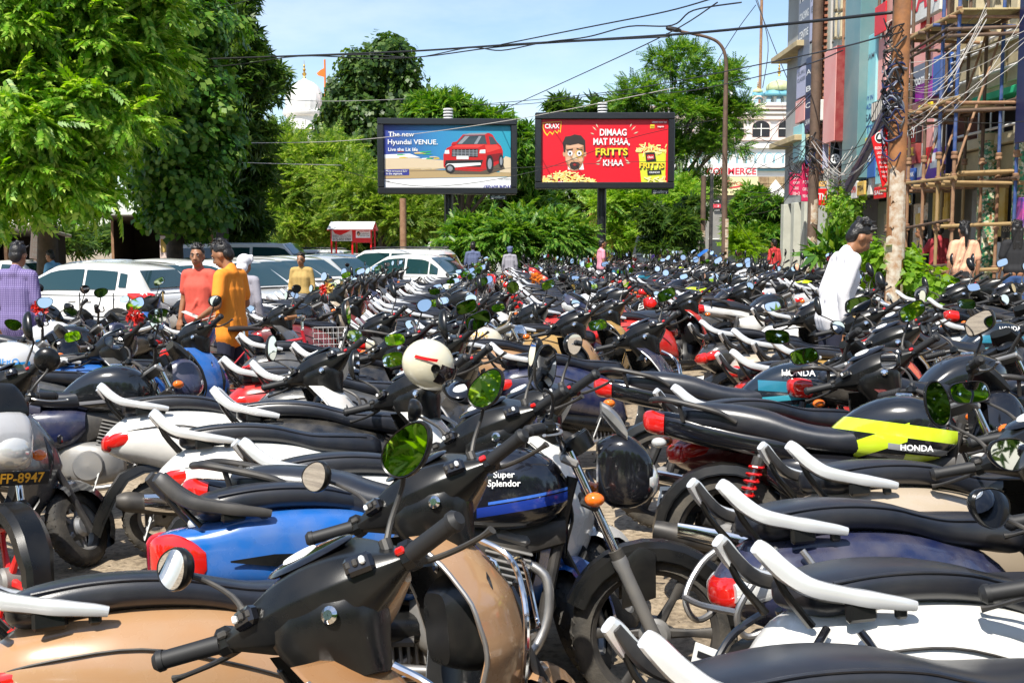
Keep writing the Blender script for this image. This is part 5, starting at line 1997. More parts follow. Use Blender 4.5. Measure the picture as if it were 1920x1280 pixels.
for k in range(13):
    o = MB()
    y = YA + .2 + .48 * k
    o.tube([(FX - .10 - b1.location.x, y - b1.location.y, 3.56 - G0), (FX - .10 - b1.location.x, y - b1.location.y, 4.28 - G0)], .016, 'white_print', 6)
    o.build('baluster', b1)
for k in range(7):                                   # upper floor: glazing between pilasters
    y = YA + .45 + .86 * k
    wallbox(b1, 'pilaster', FX - .02, FX + .35, y - .13, y + .13, 5.26, 7.0, 'cream_light')
    if k < 6:
        f = wallbox(b1, 'window', FX + .24, FX + .28, y + .14, y + .72, 5.45, 6.9, 'window_glass', 0)
        for q in (.28, .5):
            wf = MB()
            wf.box((FX + .22 - b1.location.x, y + q - b1.location.y, 6.17 - G0), (.04, .035, 1.5), 'white_print')
            wf.build('frame', f)
        wf = MB()
        wf.box((FX + .215 - b1.location.x, y + .43 - b1.location.y, 6.3 - G0), (.04, .6, .04), 'teal_trim')
        wf.build('frame', f)
        wallbox(b1, 'spandrel', FX + .12, FX + .3, y + .13, y + .73, 5.26, 5.46, 'cream_wall')
        wallbox(b1, 'pilaster', FX - .02, FX + .35, y - .13, y + .13, 7.2, 9.4, 'cream_light')
        wallbox(b1, 'window', FX + .24, FX + .28, y + .14, y + .72, 7.4, 9.2, 'window_glass', 0)
for px in (1851, 1918):
    o = MB()
    y = Yx(px, FX - .15)
    o.lathe([(.17, 0), (.17, 3.3)], 'mosaic', 28, axis='z', c=(FX - .12 - b1.location.x, y - b1.location.y, .1))
    o.lathe([(.19, 0), (.19, .12)], 'cream_light', 28, axis='z', c=(FX - .12 - b1.location.x, y - b1.location.y, 3.26))
    o.build('column', b1)
for (px0, px1, z0, z1, mm) in ((1880, 1905, .1, 2.6, 'dark_void'), (1772, 1800, .1, 2.5, 'mid_grey'), (1803, 1836, .1, 1.5, 'white_panel'), (1812, 1830, 1.6, 2.6, 'mustard')):
    wallbox(b1, 'shutter', FX + .55, FX + .62, Yx(px1), Yx(px0), G0 + z0, G0 + z1, mm)
o, w, h = side_board(1909, 1922, 370, 432, 'poster_mix', 'blue and pink film poster on the last mosaic column', X=FX - .32, th=.03, name='poster', cat='poster')
side_letters(o, 'NEW', .16, 'white_print', v=-.18, fit=w * .7)
o, w, h = side_board(1900, 1922, -60, 268, 'navy', 'dark navy vertical fabric banner at the right edge', X=FX - .55, th=.04, name='banner', cat='banner')
o, w, h = side_board(1882, 1904, 420, 505, 'black_print', 'black shop board with pale lettering low behind the woman in black', X=FX + .3, th=.05)
for i, s_ in enumerate(('055', 'UNITED', 'OPEN', '10-8')):
    side_letters(o, s_, .13, 'ad_dust', v=.30 - .2 * i, fit=w * .6)

# --- building of many boards (mid)
b2 = empty('shop_building', (FX + 2, 23.8, G0))
tag(b2, 'narrow shop building covered in stacked signboards between scaffold and teal panel', 'building', 'shop row')
wallbox(b2, 'wall', FX + .1, FX + 5, 21.35, 26.6, 3.0, 11, 'pink_panel')
wallbox(b2, 'wall', FX + .9, FX + 5, 21.35, 26.6, G0, 3.0, 'mid_grey')
wallbox(b2, 'slab', FX - .15, FX + 1, 21.35, 26.6, 2.92, 3.08, 'cream_light')
for (px0, px1, py0, py1, mm) in ((1640, 1662, 388, 530, 'torn_paper'), (1690, 1716, 384, 520, 'torn_paper'), (1724, 1751, 356, 432, 'mustard'), (1664, 1680, 388, 530, 'dark_void'), (1716, 1724, 340, 520, 'dark_void'), (1625, 1640, 380, 530, 'mid_grey')):  # the near-black strips paint in shaded gaps between the posters
    y0, y1 = Yx(px1), Yx(px0)
    wallbox(b2, 'poster_panel', FX + .3, FX + .36, y0, y1, on_x(px0, py1, FX).z, on_x(px0, py0, FX).z, mm)
for k in range(26):
    px, py = rnd.choice([(1650, 430), (1702, 440), (1645, 470), (1700, 470), (1655, 400), (1706, 410)])
    y, z = Yx(px + rnd.uniform(-8, 8)), on_x(px, py + rnd.uniform(-25, 30), FX).z
    o = MB()
    o.box((FX + .29 - b2.location.x, y - b2.location.y, z - G0), (.006 + .001 * k * .2, rnd.uniform(.15, .35), rnd.uniform(.15, .4)), rnd.choice(['white_panel', 'black_print', 'torn_paper', 'ad_dust', 'mustard']), rot=Matrix.Rotation(rnd.uniform(-.12, .12), 3, 'X'))
    o.build('flyer', b2)
def lines(o, w, h, rows):
    """rows: (text, v as a share of the height from -.5 to .5, size share, material, width share)"""
    for s_, v, sz, mm, fw in rows:
        side_letters(o, s_, h * sz, mm, v=v * h, fit=w * fw, bold=.015)
o, w, h = side_board(1685, 1752, -40, 42, 'white_panel', 'white signboard with huge slanting red letters above the scaffold top', X=FX - .5, th=.12)
side_letters(o, 'KAR', h * .85, 'sign_red', fit=w * .85, shear=.2, bold=.03)
side_board(1717, 1731, 30, 100, 'sign_red', 'bright red vertical board beside the top scaffold platform', X=FX - .35, th=.08)
o, w, h = side_board(1703, 1743, 122, 190, 'magenta_board', 'purple and blue signboard with outlined white script lettering', X=FX - .3, th=.14)
o2 = MB()
o2.box((-.012, 0, h * .27), (.02, w * .98, h * .44), 'slate_board')
o2.build('upper_panel', o)
side_letters(o, 'Grooming', h * .40, 'white_print', v=h * .06, out=.03, fit=w * .9, bold=.02, rot=0.0)
side_board(1743, 1766, 106, 178, 'blue_board', 'blue vertical box sign right of the purple script signboard', X=FX - .32, th=.16)
o, w, h = side_board(1686, 1703, 150, 196, 'gloss_black', 'narrow black sign with white letters behind the brown pole', X=FX - .4, th=.1)
lines(o, w, h, [('FREE', .1, .4, 'white_print', .9)])
o, w, h = side_board(1682, 1716, 234, 272, 'gloss_black', 'black signboard with bold white capitals beside the orange brown pole', X=FX - .4, th=.12)
lines(o, w, h, [('SURVEY', .0, .75, 'white_print', .92)])
o, w, h = side_board(1682, 1716, 273, 310, 'wine_red', 'dark red signboard with yellow capitals under the black one', X=FX - .4, th=.12)
lines(o, w, h, [('SCHOOL', .1, .6, 'ad_yellow', .9)])
o, w, h = side_board(1711, 1776, 215, 342, 'white_panel', 'large pink and purple advertising panel behind the scaffold posts', X=FX - .25, th=.16, edge='navy')
for (u0, u1, v0, v1, mm) in ((-.48, .10, .02, .48, 'pink_panel'), (-.48, .48, -.48, -.02, 'purple_board'), (-.42, -.18, -.40, .10, 'white_print'), (-.08, .10, -.22, .02, 'sign_red'), (.05, .30, -.30, -.08, 'white_print'), (-.30, -.05, -.46, -.30, 'magenta_board')):
    q = MB()
    q.box((-.006 - .003 * abs(u0) - (.004 if mm in ('white_print', 'sign_red') else 0), -(u0 + u1) / 2 * w, (v0 + v1) / 2 * h), (.012, (u1 - u0) * w, (v1 - v0) * h), mm)
    q.build('print_panel', o)
side_letters(o, 'DENTAL', .16, 'sign_pinkred', u=w * .28, v=h * .32, out=.02, fit=w * .3)
o, w, h = side_board(1689, 1712, 364, 384, 'gloss_black', 'small black hanging sign with orange panel left of the scaffold', X=FX - .5, th=.08)
q = MB()
q.box((-.008, 0, 0), (.012, w * .82, h * .7), 'mustard')
q.build('print_panel', o)
side_letters(o, 'Salon', .14, 'black_print', v=.03, out=.02, fit=w * .5)
o, w, h = side_board(1632, 1652, 14, 68, 'sign_red', 'red cloth banner hanging high left of the brown pole', X=FX - .45, th=.03, name='banner', cat='banner')
side_board(1638, 1656, 76, 188, 'pink_panel', 'tall salmon panel below the red cloth banner', X=FX - .3, th=.1)
o, w, h = side_board(1632, 1662, 188, 226, 'gloss_black', 'dark grille box with pale bars below the salmon panel', X=FX - .4, th=.12, cat='grille', name='grille_box')
for k in range(7):
    q = MB()
    q.box((-.02, (-.42 + .14 * k) * w, 0), (.03, .03, h * .85), 'cable_pale')
    q.build('bar', o)
o, w, h = side_board(1607, 1637, 72, 272, 'cyan_banner', 'tall pale cyan banner with dark lettering and a yellow foot', X=FX - .35, th=.06, name='banner', cat='banner')
lines(o, w, h, [('DREAM', .30, .07, 'slate_board', .8), ('STUDY IN', -.08, .06, 'blue_board', .8), ('CANADA', -.16, .07, 'blue_board', .85), ('VISA', -.26, .09, 'navy', .7), ('IELTS', -.37, .10, 'blue_board', .8)])
q = MB()
q.box((-.006, 0, -.47 * h), (.012, w, .06 * h), 'ad_yellow')
q.build('print_panel', o)
side_board(1609, 1632, -40, 75, 'window_glass', 'dark blue window glass above the pale cyan banner', X=FX - .1, th=.06, cat='window', name='window_pane')
o, w, h = side_board(1608, 1640, 272, 335, 'blue_board', 'sky blue fascia board above the dark shop mouth', X=FX - .3, th=.1)
lines(o, w, h, [('HUB', .1, .4, 'white_print', .6)])

# --- grey and teal fronts further back
b3 = empty('shop_building', (FX + 2, 28, G0))
tag(b3, 'tall grey and patterned shop front with a leaning teal panel', 'building', 'shop row')
wallbox(b3, 'wall', FX + .05, FX + 5, 26.65, 29.3, 3.0, 12, 'pale_wall')
wallbox(b3, 'wall', FX + .7, FX + 5, 26.65, 29.3, G0, 3.0, 'dark_void')  # back wall coloured near black for the shade in the shop mouth
for (px0, px1, py0, py1) in ((1555, 1562, -10, 30), (1564, 1572, -10, 30), (1555, 1562, 36, 80), (1564, 1572, 36, 80)):
    q = wallbox(b3, 'relief_panel', FX - .03, FX + .06, Yx(px1), Yx(px0), on_x(px0, py1, FX).z, on_x(px0, py0, FX).z, 'cream_light', .02)
    o = MB()
    o.ell((FX - .03 - b3.location.x, (Yx(px1) + Yx(px0)) / 2 - b3.location.y, (on_x(px0, py1, FX).z + on_x(px0, py0, FX).z) / 2 - G0), (.03, .10, .26), 'grey_wall', 12, 8)
    o.build('oval', q)
o, w, h = side_board(1578, 1606, -60, 336, 'teal_panel', 'very tall grey teal panel standing out from the shop row', X=FX - .55, th=.5, cat='panel', name='tall_panel')
o, w, h = side_board(1541, 1563, 96, 268, 'pink_panel', 'tall pink box sign with a dark red side beside the brick pier', X=FX - .75, th=.7)
q = MB()
q.box((.33, -w / 2 - .006, 0), (.64, .02, h), 'wine_red')
q.build('side_panel', o)
# cinema style black sign and other boards that face down the street
def face_board(px0, px1, py0, py1, Y, m, label, th=.14, cat='sign', name='shop_sign'):
    return sign_face(name, px0, py0, px1, py1, Y, m, label, th, cat=cat, group='signs on the shop row')
o, w, h = face_board(1556, 1594, 246, 315, 26.0, 'gloss_black', 'square black projecting sign with a silver film reel and ribbon')
m = MB()
flat_poly(m, [(-.12, h * .40), (.10, h * .40), (.08, h * .05), (.09, -h * .12), (.02, -h * .33), (-.06, -h * .40), (.00, -h * .20), (-.02, .02)], 'ad_grey', -.006)
flat_poly(m, disc(-.11, -h * .25, .115, .115), 'white_print', -.010)
for k in range(5):
    flat_poly(m, disc(-.11 + .06 * math.cos(k * 1.257), -h * .25 + .06 * math.sin(k * 1.257), .020, .024, 10), 'black_print', -.014)
m.build('emblem', o)
me_ = letters(o, 'JHOP', .10, 'white_print', x=0, z=0, y=-.012, bold=.02)
me_.matrix_local = Matrix.Translation((w * .30, 0, h * .18)) @ Matrix.Rotation(R(-90), 4, 'Y')
q = MB()
q.box((w * .42, -.006, -.02), (.012, .008, h * .8), 'sign_pinkred')
q.build('stripe', o)
o, w, h = face_board(1525, 1551, 354, 385, 27.5, 'sign_red', 'red square ATM sign on the grey pier', th=.2)
letters(o, 'ATM', .24, 'white_print', fit=w * .85, bold=.01)
o, w, h = face_board(1481, 1505, 324, 366, 29.5, 'sign_pinkred', 'crimson sign with white lettering left of the thin rusty pole')
for i, (s_, sz) in enumerate((('A+', .22), ('ACADEMY', .10), ('CBSE', .10), ('10+2', .14))):
    letters(o, s_, sz, 'white_print', z=.18 - .15 * i, fit=w * (.4 + .15 * (i % 2)))
o, w, h = face_board(1503, 1519, 306, 378, 22.0, 'sign_pinkred', 'narrow crimson vertical sign tied to the thin rusty pole', th=.05)
for i, s_ in enumerate(('P', 'G', 'FOR', 'GIRLS', '98147')):
    letters(o, s_, .09, 'white_print', z=.28 - .14 * i, fit=w * (.3 if len(s_) < 2 else .8))
o, w, h = face_board(1536, 1550, 340, 350, 27.7, 'mustard', 'small orange plate above the ATM sign', th=.04)
letters(o, '777', .09, 'white_print', fit=w * .7)
o, w, h = face_board(1543, 1554, 270, 317, 26.6, 'lilac_board', 'narrow pale sign beside the square black projecting sign', th=.08)

# --- brick pier and the far grey block
bp_ = empty('brick_pier', (FX + .2, 29.75, 3.0))
tag(bp_, 'tall bare red brick pier between the shop fronts', 'pier')
o = MB()
o.box((.25, 0, 3.9), (.9, .86, 7.8), 'mortar')
o.build('mortar_core', bp_)
bm = MB()
bm.box((0, 0, 0), (.12, .235, .070), 'brick_red', .006)
bme = bm.mesh('brick')
bm2 = MB()
bm2.box((0, 0, 0), (.235, .12, .070), 'brick_red', .006)
bme2 = bm2.mesh('brick')
nb_ = 0
for r_ in range(74):
    for k in range(4):
        off_ = .12 if r_ % 2 else 0
        y = -.43 + .25 * k + off_
        if y > .42 or nb_ > 290:
            continue
        link('brick', bme, bp_, (-.165 - rnd.uniform(0, .012), y, .04 + .083 * r_ + 0.6))
        nb_ += 1
sb = MB()
for r_ in range(74):
    for k in range(4):
        sb.box((-.1 + .25 * k + (.12 if r_ % 2 else 0), -.43 - rnd.uniform(0, .01), .64 + .083 * r_), (.235, .05, .070), 'brick_red', .006)
tag(sb.build('side_bricks', bp_), kind='stuff')
wallbox(bp_, 'lower_pier', FX - .1, FX + .6, 29.3, 30.2, G0, 3.3, 'grey_wall')
b5 = empty('shop_building', (FX + 2, 32, G0))
tag(b5, 'far grey building at the end of the shop row, edge against the sky', 'building', 'shop row')
wallbox(b5, 'wall', FX + .0, FX + 5, 30.25, 33.2, 2.9, 12, 'grey_wall')
wallbox(b5, 'wall', FX + .5, FX + 5, 30.25, 33.2, G0, 2.9, 'mid_grey')
for y in (30.6, 31.7, 32.9):
    wallbox(b5, 'pier', FX - .12, FX + .3, y - .18, y + .18, G0, 2.9, 'pale_wall')
for z in (4.6, 7.2, 9.3):
    wallbox(b5, 'ledge', FX - .45, FX + .3, 30.4, 33.4, z, z + .16, 'cream_wall')
for (px0, px1, py0, py1, mm, lab, txt) in ((1491, 1512, -30, 124, 'slate_board', 'tall slate signboard at the very top of the far grey building', ('MAX', 'COACHING', 'CENTRE')), (1490, 1508, 128, 184, 'lilac_board', 'pale lilac signboard in the middle of the far grey building', ('GURU', 'CLASSES')),
                                           (1512, 1528, -20, 78, 'lilac_board', 'pale signboard with a pink patch near the brick pier top', ('PTE', 'IELTS')), (1513, 1528, 82, 180, 'grey_wall', 'blank grey board below the pale one near the brick pier', ()), (1489, 1506, 188, 230, 'pink_panel', 'salmon signboard low on the far grey building', ('TAILOR',)),
                                           (1507, 1518, 110, 250, 'navy', 'narrow navy signboard stack beside the thin rusty pole', ('A', 'B', 'C', 'LAW')), (1486, 1503, 236, 304, 'cyan_banner', 'ragged pale blue banner hanging at the corner of the far building', ())):
    o, w, h = side_board(px0, px1, py0, py1, mm, lab, X=FX - .25 - .1 * (mm == 'navy'), th=.10)
    lines(o, w, h, [(s_, .3 - .22 * i, .5 / max(2, len(txt) + 1), 'white_print' if mm != 'lilac_board' else 'slate_board', .8) for i, s_ in enumerate(txt)])

# clutter on the fronts: air conditioners, down pipes, small plates
def ac_unit(px, py, X=FX - .25):
    c_ = on_x(px, py, X)
    root = empty('air_conditioner', c_)
    tag(root, 'white air conditioner box bolted to the shop front', 'air conditioner', 'air conditioners on the shop row')
    o = MB()
    o.box((.15, 0, 0), (.30, .80, .55), 'white_panel', .02)
    o.build('case', root)
    o = MB()
    o.lathe([(.21, -.02), (.23, -.02), (.23, .0), (.21, 0)], 'plastic', 20, axis='x', close=True)
    for k in range(6):
        a_ = math.pi * k / 6
        o.tube([(-.012, .21 * math.cos(a_), .21 * math.sin(a_)), (-.012, -.21 * math.cos(a_), -.21 * math.sin(a_))], .008, 'plastic', 5)
    o.build('fan_grille', root)
    o = MB()
    for s in (-1, 1):
        o.box((.15, s * .3, -.30), (.34, .04, .05), 'iron')
    o.build('bracket', root)
for px, py in ((1622, 345), (1566, 130), (1660, 130), (1672, 60), (1530, 210), (1600, 350)):
    ac_unit(px, py)
for k, px in enumerate((1534, 1553, 1575, 1640, 1668, 1735, 1769, 1500)):
    a_ = on_x(px, 300, FX - .14)
    o = MB()
    o.tube([(0, 0, -.9), (0, 0, 3.0), (.0, .02, 6.0)], .035, ['pole_dark', 'cable_pale', 'rusty'][k % 3], 8)
    for z in (0, 1.5, 3, 4.5):
        o.box((.03, 0, z), (.06, .10, .03), 'iron')
    tag(o.build('down_pipe', None, a_), 'down pipe on the shop fronts', 'pipe', 'down pipes on the shop row')
for px0, px1, py0, py1, mm, tx, lm in ((1597, 1608, 340, 372, 'white_panel', 'OPEN', 'sign_red'), (1640, 1660, 232, 250, 'ad_yellow', 'XEROX', 'black_print'), (1665, 1682, 196, 228, 'white_panel', 'COPY', 'blue_board'), (1640, 1660, 350, 372, 'sign_red', 'SALE', 'white_print'), (1718, 1742, 196, 212, 'ad_yellow', 'GYM', 'black_print'), (1752, 1772, 186, 210, 'white_panel', 'CAFE', 'wine_red'),
                                       (1608, 1622, 340, 366, 'mustard', 'TEA', 'black_print'), (1700, 1716, 316, 340, 'blue_board', 'BANK', 'white_print'), (1642, 1660, 300, 345, 'cyan_banner', 'TOURS', 'navy'), (1730, 1748, 344, 356, 'white_panel', 'TO LET', 'sign_red')):
    o, w, h = side_board(px0, px1, py0, py1, mm, 'small %s plate lettered %s among the shop signs' % ({'white_panel': 'white', 'ad_yellow': 'yellow', 'sign_red': 'red', 'mustard': 'mustard', 'blue_board': 'blue', 'cyan_banner': 'pale blue'}[mm], tx), X=FX - .62, th=.05)
    side_letters(o, tx, h * .5, lm, fit=w * .8, bold=.02)

# dark ducting that leans across the gap by the brown pole
a, b = at(1682, 168, 14.2), at(1590, 352, 18.0)
o = MB()
d = b - a
L_ = d.length
rotm = d.to_track_quat('X', 'Z').to_matrix()
o.box((L_ / 2, 0, 0), (L_, .10, .17), 'navy', .02)
lb = o.build('leaning_beam', None, a)
lb.rotation_euler = rotm.to_euler()
tag(lb, 'long dark beam leaning from the brown pole down to the shop row', 'beam')
# wedge shaped red banner tied to the brown pole
YP1 = 13.0
q = [at(x, y, YP1 + .1) for x, y in ((1634, 258), (1664, 234), (1664, 340), (1655, 352))]
c = sum(q, Vector()) / 4
o = MB()
o.add([p - c for p in q] + [p - c + Vector((0, .02, 0)) for p in q], [[3, 2, 1, 0], [4, 5, 6, 7], [0, 1, 5, 4], [1, 2, 6, 5], [2, 3, 7, 6], [3, 0, 4, 7]], 'sign_red', False)
wb = o.build('banner', None, c)
tag(wb, 'wedge shaped red banner with a round emblem tied to the brown pole', 'banner', 'signs on the shop row')
kp = YP1 / FPX
def wl(px, py):
    p = at(px, py, YP1 + .1) - c
    return p.x, p.z
m = MB()
e = wl(1649, 258)
flat_poly(m, disc(e[0], e[1], 9 * kp, 10.5 * kp), 'white_print', -.004)
flat_poly(m, disc(e[0], e[1], 7.2 * kp, 8.6 * kp), 'black_print', -.006)
flat_poly(m, [(e[0] - .03, e[1] - .02), (e[0] + .03, e[1] - .02), (e[0] + .02, e[1] + .02), (e[0], e[1] + .045), (e[0] - .02, e[1] + .02)], 'white_print', -.008)
m.build('emblem', wb)
for s_, x, y, sz, f in (('BUILDING ONLY', 1651, 278, 6, 22), ('LAUNDRY', 1653, 287, 6, 18), ('WASH & FOLD', 1654, 295, 4.5, 17), ('Dry Clean', 1655, 305, 5, 14), ('Steam Press', 1656, 313, 4.5, 13), ('Carpet', 1657, 322, 5, 11), ('98155 62', 1658, 331, 4.5, 10)):
    x_, z_ = wl(x, y)
    letters(wb, s_, sz * kp * 1.3, 'white_print', x=x_, z=z_, y=-.006, fit=f * kp, bold=.01)

# ------------------------------------------------------------------ scaffold
sc0 = empty('scaffold', (7.46, 18, G0))
tag(sc0, 'pipe scaffold of blue and rusty tubes before the cream building', 'scaffold')
so = sc0.location - Vector((0, 0, .02))
SX, SY = (6.97, 7.95), (17.0, 17.62, 18.25, 18.95, 19.9)
def spipe(name, a, b, r, m, seg=9):
    o = MB()
    a, b = Vector(a) - so, Vector(b) - so
    o.tube([a, b], r, m, seg)
    return o.build(name, sc0)
blue_posts = {(0, 0), (0, 1), (1, 0), (1, 1)}
for i, x in enumerate(SX):
    for j, y in enumerate(SY):
        g0 = gz(7) + .03
        mm = 'steel_blue' if (i, j) in blue_posts else 'pole_dark'
        p = spipe('post', (x, y, 3.1), (x + rnd.uniform(-.02, .02), y, 8.5), .029, mm)
        spipe('post', (x, y, g0), (x, y, 3.12), .028, 'steel_blue' if (i, j) == (1, 0) else 'bamboo' if rnd.random() < .35 else 'rusty')
        for z in (1.25, 1.96, 2.72, 3.10, 3.95, 5.27):
            o = MB()
            o.lathe([(.034, -.06), (.052, -.05), (.052, -.01), (.045, 0), (.052, .01), (.052, .05), (.034, .06)], 'rusty', 10, axis='z', c=(x - so.x, y - so.y, z + rnd.uniform(-.03, .03) - so.z))
            o.build('coupler', sc0)
for z in (2.72, 3.95, 5.27, 7.0):
    for i, x in enumerate(SX):
        spipe('ledger', (x - .03, SY[0] - .15, z), (x - .03, SY[-1] + .3, z + rnd.uniform(-.05, .05)), .030, 'bamboo' if i == 0 else 'pole_dark')
    for j, y in enumerate(SY):
        spipe('transom', (SX[0] - .15, y + .04, z - .06), (SX[1] + .2, y + .04, z - .06 + rnd.uniform(-.04, .04)), .028, rnd.choice(['rusty', 'steel_blue', 'bamboo', 'pole_dark']))
for z in (1.25, 1.96, 3.75, 4.9, 5.0, 6.2):
    spipe('rail', (SX[0] - .2, SY[0] - .05, z), (SX[1] + .1, SY[0] - .05, z + .05), .030, 'bamboo' if z < 3 else 'pole_dark')
    spipe('rail', (SX[0] - .05, SY[0], z + .1), (SX[0] - .05, SY[-1], z - .05), .024, 'pole_dark')
for j in range(3):
    spipe('brace', (SX[0], SY[j], 2.8), (SX[1], SY[j + 1], 5.2), .02, 'rusty')
for k in range(4):
    o = MB()
    o.box((SX[0] + .13 + .24 * k - so.x, 18.2 - so.y, 5.315 - so.z + .002 * k), (.235, 2.5, .03), 'ply', .004)
    o.build('plank', sc0)
for k in range(9):
    o = MB()
    o.tube([(7.15 - so.x, 17.05 + .10 * k - so.y, 2.80 + .01 * (k % 3) - so.z), (8.02 - so.x, 17.02 + .10 * k - so.y, 2.83 + .015 * (k % 2) - so.z)], .026, 'bamboo', 8)
    o.build('bamboo_stick', sc0)
for k in range(3):
    o = MB()
    o.box((SX[0] + .2 + .3 * k - so.x, 18.5 - so.y, 3.985 - so.z), (.28, 1.6, .03), 'ply', .004)
    o.build('plank', sc0)

# ------------------------------------------------------------------ poles, street lamp, cables
def utility_pole(px, Y, r, ytop_px, m, label, flyers=0, base_m=None):
    p0 = gp(px, Y)
    z1 = at(px, ytop_px, Y).z - p0.z
    root = empty('utility_pole', p0)
    tag(root, label, 'pole', 'poles in the lot')
    o = MB()
    o.tube([(0, 0, -.3), (0, 0, z1 * .5), (0, 0, z1)], [r, r * .97, r * .92], m, 18)
    o.build('shaft', root)
    for k in range(flyers):
        o = MB()
        z, a0 = rnd.uniform(.3, 2.3), R(270) + rnd.uniform(-.9, .9)
        hw_, hh_ = rnd.uniform(.35, .9), rnd.uniform(.08, .28)
        rr = r * 1.012 + .0012 * k
        o.grid([[(rr * math.cos(a0 + hw_ * (q - 3) / 3), rr * math.sin(a0 + hw_ * (q - 3) / 3), z + s * hh_ + rnd.uniform(-.03, .03)) for q in range(7)] for s in (-1, 1)], 'torn_paper', flip=False)
        o.build('flyer', root)
    return root
pl1 = utility_pole(1675, YP1, .105, -120, 'pole_paint', 'thick orange brown pole wrapped in cables and torn flyers', 22)
utility_pole(1520, 21, .10, -140, 'pole_dark', 'thin rusty dark pole in front of the brick pier', 10)
utility_pole(757, 37, .12, 372, 'rusty', 'short rusty pole below the left corner of the car billboard', 4)
utility_pole(1316, 40, .10, 330, 'pole_dark', 'thin dark pole left of the street lamp', 3)
utility_pole(1331, 40, .07, 325, 'iron', 'thinner black pole just left of the street lamp', 0)
utility_pole(1417, 80, .11, -60, 'rusty', 'very tall rust red mast behind the arcaded temple', 0)
sl = empty('street_lamp', gp(1359, 30))
tag(sl, 'tall rusty street lamp with a long curved arm over the red billboard', 'street lamp')
so2 = sl.location
P = [at(x, y, 30) - so2 for x, y in ((1358, 470), (1359, 300), (1361, 160), (1361, 112), (1352, 86), (1332, 72), (1290, 62), (1262, 56))]
m = MB()
m.tube([Vector((P[0].x, 0, -.2))] + P, [.085, .083, .075, .06, .05, .045, .042, .038, .034], 'pole_dark', 12, 4)
m.build('mast', sl)
m = MB()
h0 = at(1262, 55, 30) - so2
m.loft([(-.20, .05, -.03, .03), (-.12, .11, -.06, .05), (.10, .12, -.06, .06), (.22, .05, -.03, .04)], 'iron', 14, 3, tf=Matrix.Translation(h0) @ Matrix.Rotation(R(12), 4, 'Y'))
m.build('lamp_head', sl)
m = MB()
for k in range(7):
    a0 = R(250 + 7 * k)
    z = .4 + .28 * k
    m.grid([[(.088 * math.cos(R(270) + u), .088 * math.sin(R(270) + u), z + s * .12) for u in (-.8, -.3, .2, .7)] for s in (-1, 1)], 'torn_paper')
m.build('flyer', sl)

LOOSE = ('cable drooping from the brown pole to the thin rusty pole', 'loose wire looping from the brown pole over the scaffold', 'slack wire between the shop signs and the thin rusty pole')
def wire(label, pts, r=.012, m='cable', sub=6, name='cable', grp='overhead cables'):
    P_ = [at(x, y, Y) for x, y, Y in pts]
    c_ = P_[0].copy()
    o = MB()
    o.tube([p - c_ for p in P_], r, m, 5, sub)
    if label.split()[0] in ('cable', 'loose', 'slack', 'stray') and label in LOOSE:
        label = ('pale ' if m == 'cable_pale' else 'black ') + label
    return tag(o.build(name, None, c_, sharp=0), label, 'cable', grp)
wire('thick cable crossing the whole sky from the left trees to the brown pole', [(250, 116, 30), (500, 107, 28), (760, 97, 25), (960, 84, 22), (1255, 66, 18), (1480, 45, 15), (1672, 24, 13.1)], .022)
wire('twin of the thick cable, just below it over the left trees', [(270, 128, 30), (420, 124, 29), (560, 106, 27), (700, 110, 25.5), (800, 106, 24.5), (960, 86, 22), (1255, 69, 18)], .014)
wire('wavy thin cable twisting round the thick one', [(560, 106, 27), (690, 103, 25.5), (780, 108, 24.6), (880, 90, 23), (940, 95, 22), (1020, 80, 21), (1100, 70, 20), (1180, 50, 19), (1260, 48, 18.5), (1300, 20, 18), (1390, 5, 17)], .013)
wire('cable rising to the top right above the wavy one', [(940, 84, 22), (1100, 52, 20), (1250, 22, 18.5), (1345, -5, 17.5)], .013)
wire('straight cable slanting up from behind the car billboard to the top', [(930, 212, 40), (1100, 135, 30), (1255, 62, 24), (1345, 5, 20)], .014)
wire('cable from the red billboard top up past the brick pier', [(905, 196, 42), (1150, 172, 32), (1480, 110, 19), (1672, 64, 13.2)], .012)
wire('cable sagging behind both billboards', [(880, 197, 42), (990, 195, 40), (1130, 178, 36), (1280, 172, 32), (1480, 130, 22), (1580, 95, 18)], .012)
wire('thin cable at top left leaving the tall trees', [(330, 30, 33), (400, 18, 30), (470, 0, 27)], .014)
wire('pale cable strung low across the left trees under the car billboard', [(150, 232, 32), (300, 262, 32), (500, 268, 34), (700, 260, 37), (960, 225, 38), (1266, 165, 34)], .012, 'cable_pale')
wire('pale cable across the heart leaved tree', [(200, 276, 29), (330, 296, 29), (460, 305, 30), (640, 310, 34)], .010, 'cable_pale')
wire('thin cable passing below the big white dome', [(300, 165, 34), (430, 178, 36), (600, 190, 40), (760, 186, 46)], .012, 'cable_pale')
wire('cable drooping under the car billboard', [(640, 320, 37), (800, 350, 37.5), (1000, 322, 38), (1180, 260, 36), (1340, 225, 33)], .010)
wire('cable across the lower edge of both billboards', [(700, 322, 37), (900, 318, 37), (1150, 305, 36), (1280, 300, 34), (1420, 260, 28), (1518, 175, 21.2)], .008)
wire('guy wire from the tall mast towards the far building', [(1417, 0, 80), (1452, 90, 76), (1490, 180, 70)], .03)
wire('guy wire from the tall mast to the temple pavilion', [(1417, -10, 80), (1440, 80, 78), (1430, 165, 77)], .03)
wire('guy wire spreading left from the tall mast', [(1417, 10, 80), (1380, 60, 77), (1330, 140, 74)], .03)
wire('long cable from the thin rusty pole down to the round leafy tree', [(1520, 180, 21), (1460, 240, 26), (1400, 330, 33)], .009)
wire('thin cable from the street lamp foot slanting to the bush', [(1366, 390, 30), (1400, 440, 30), (1425, 480, 30)], .008)
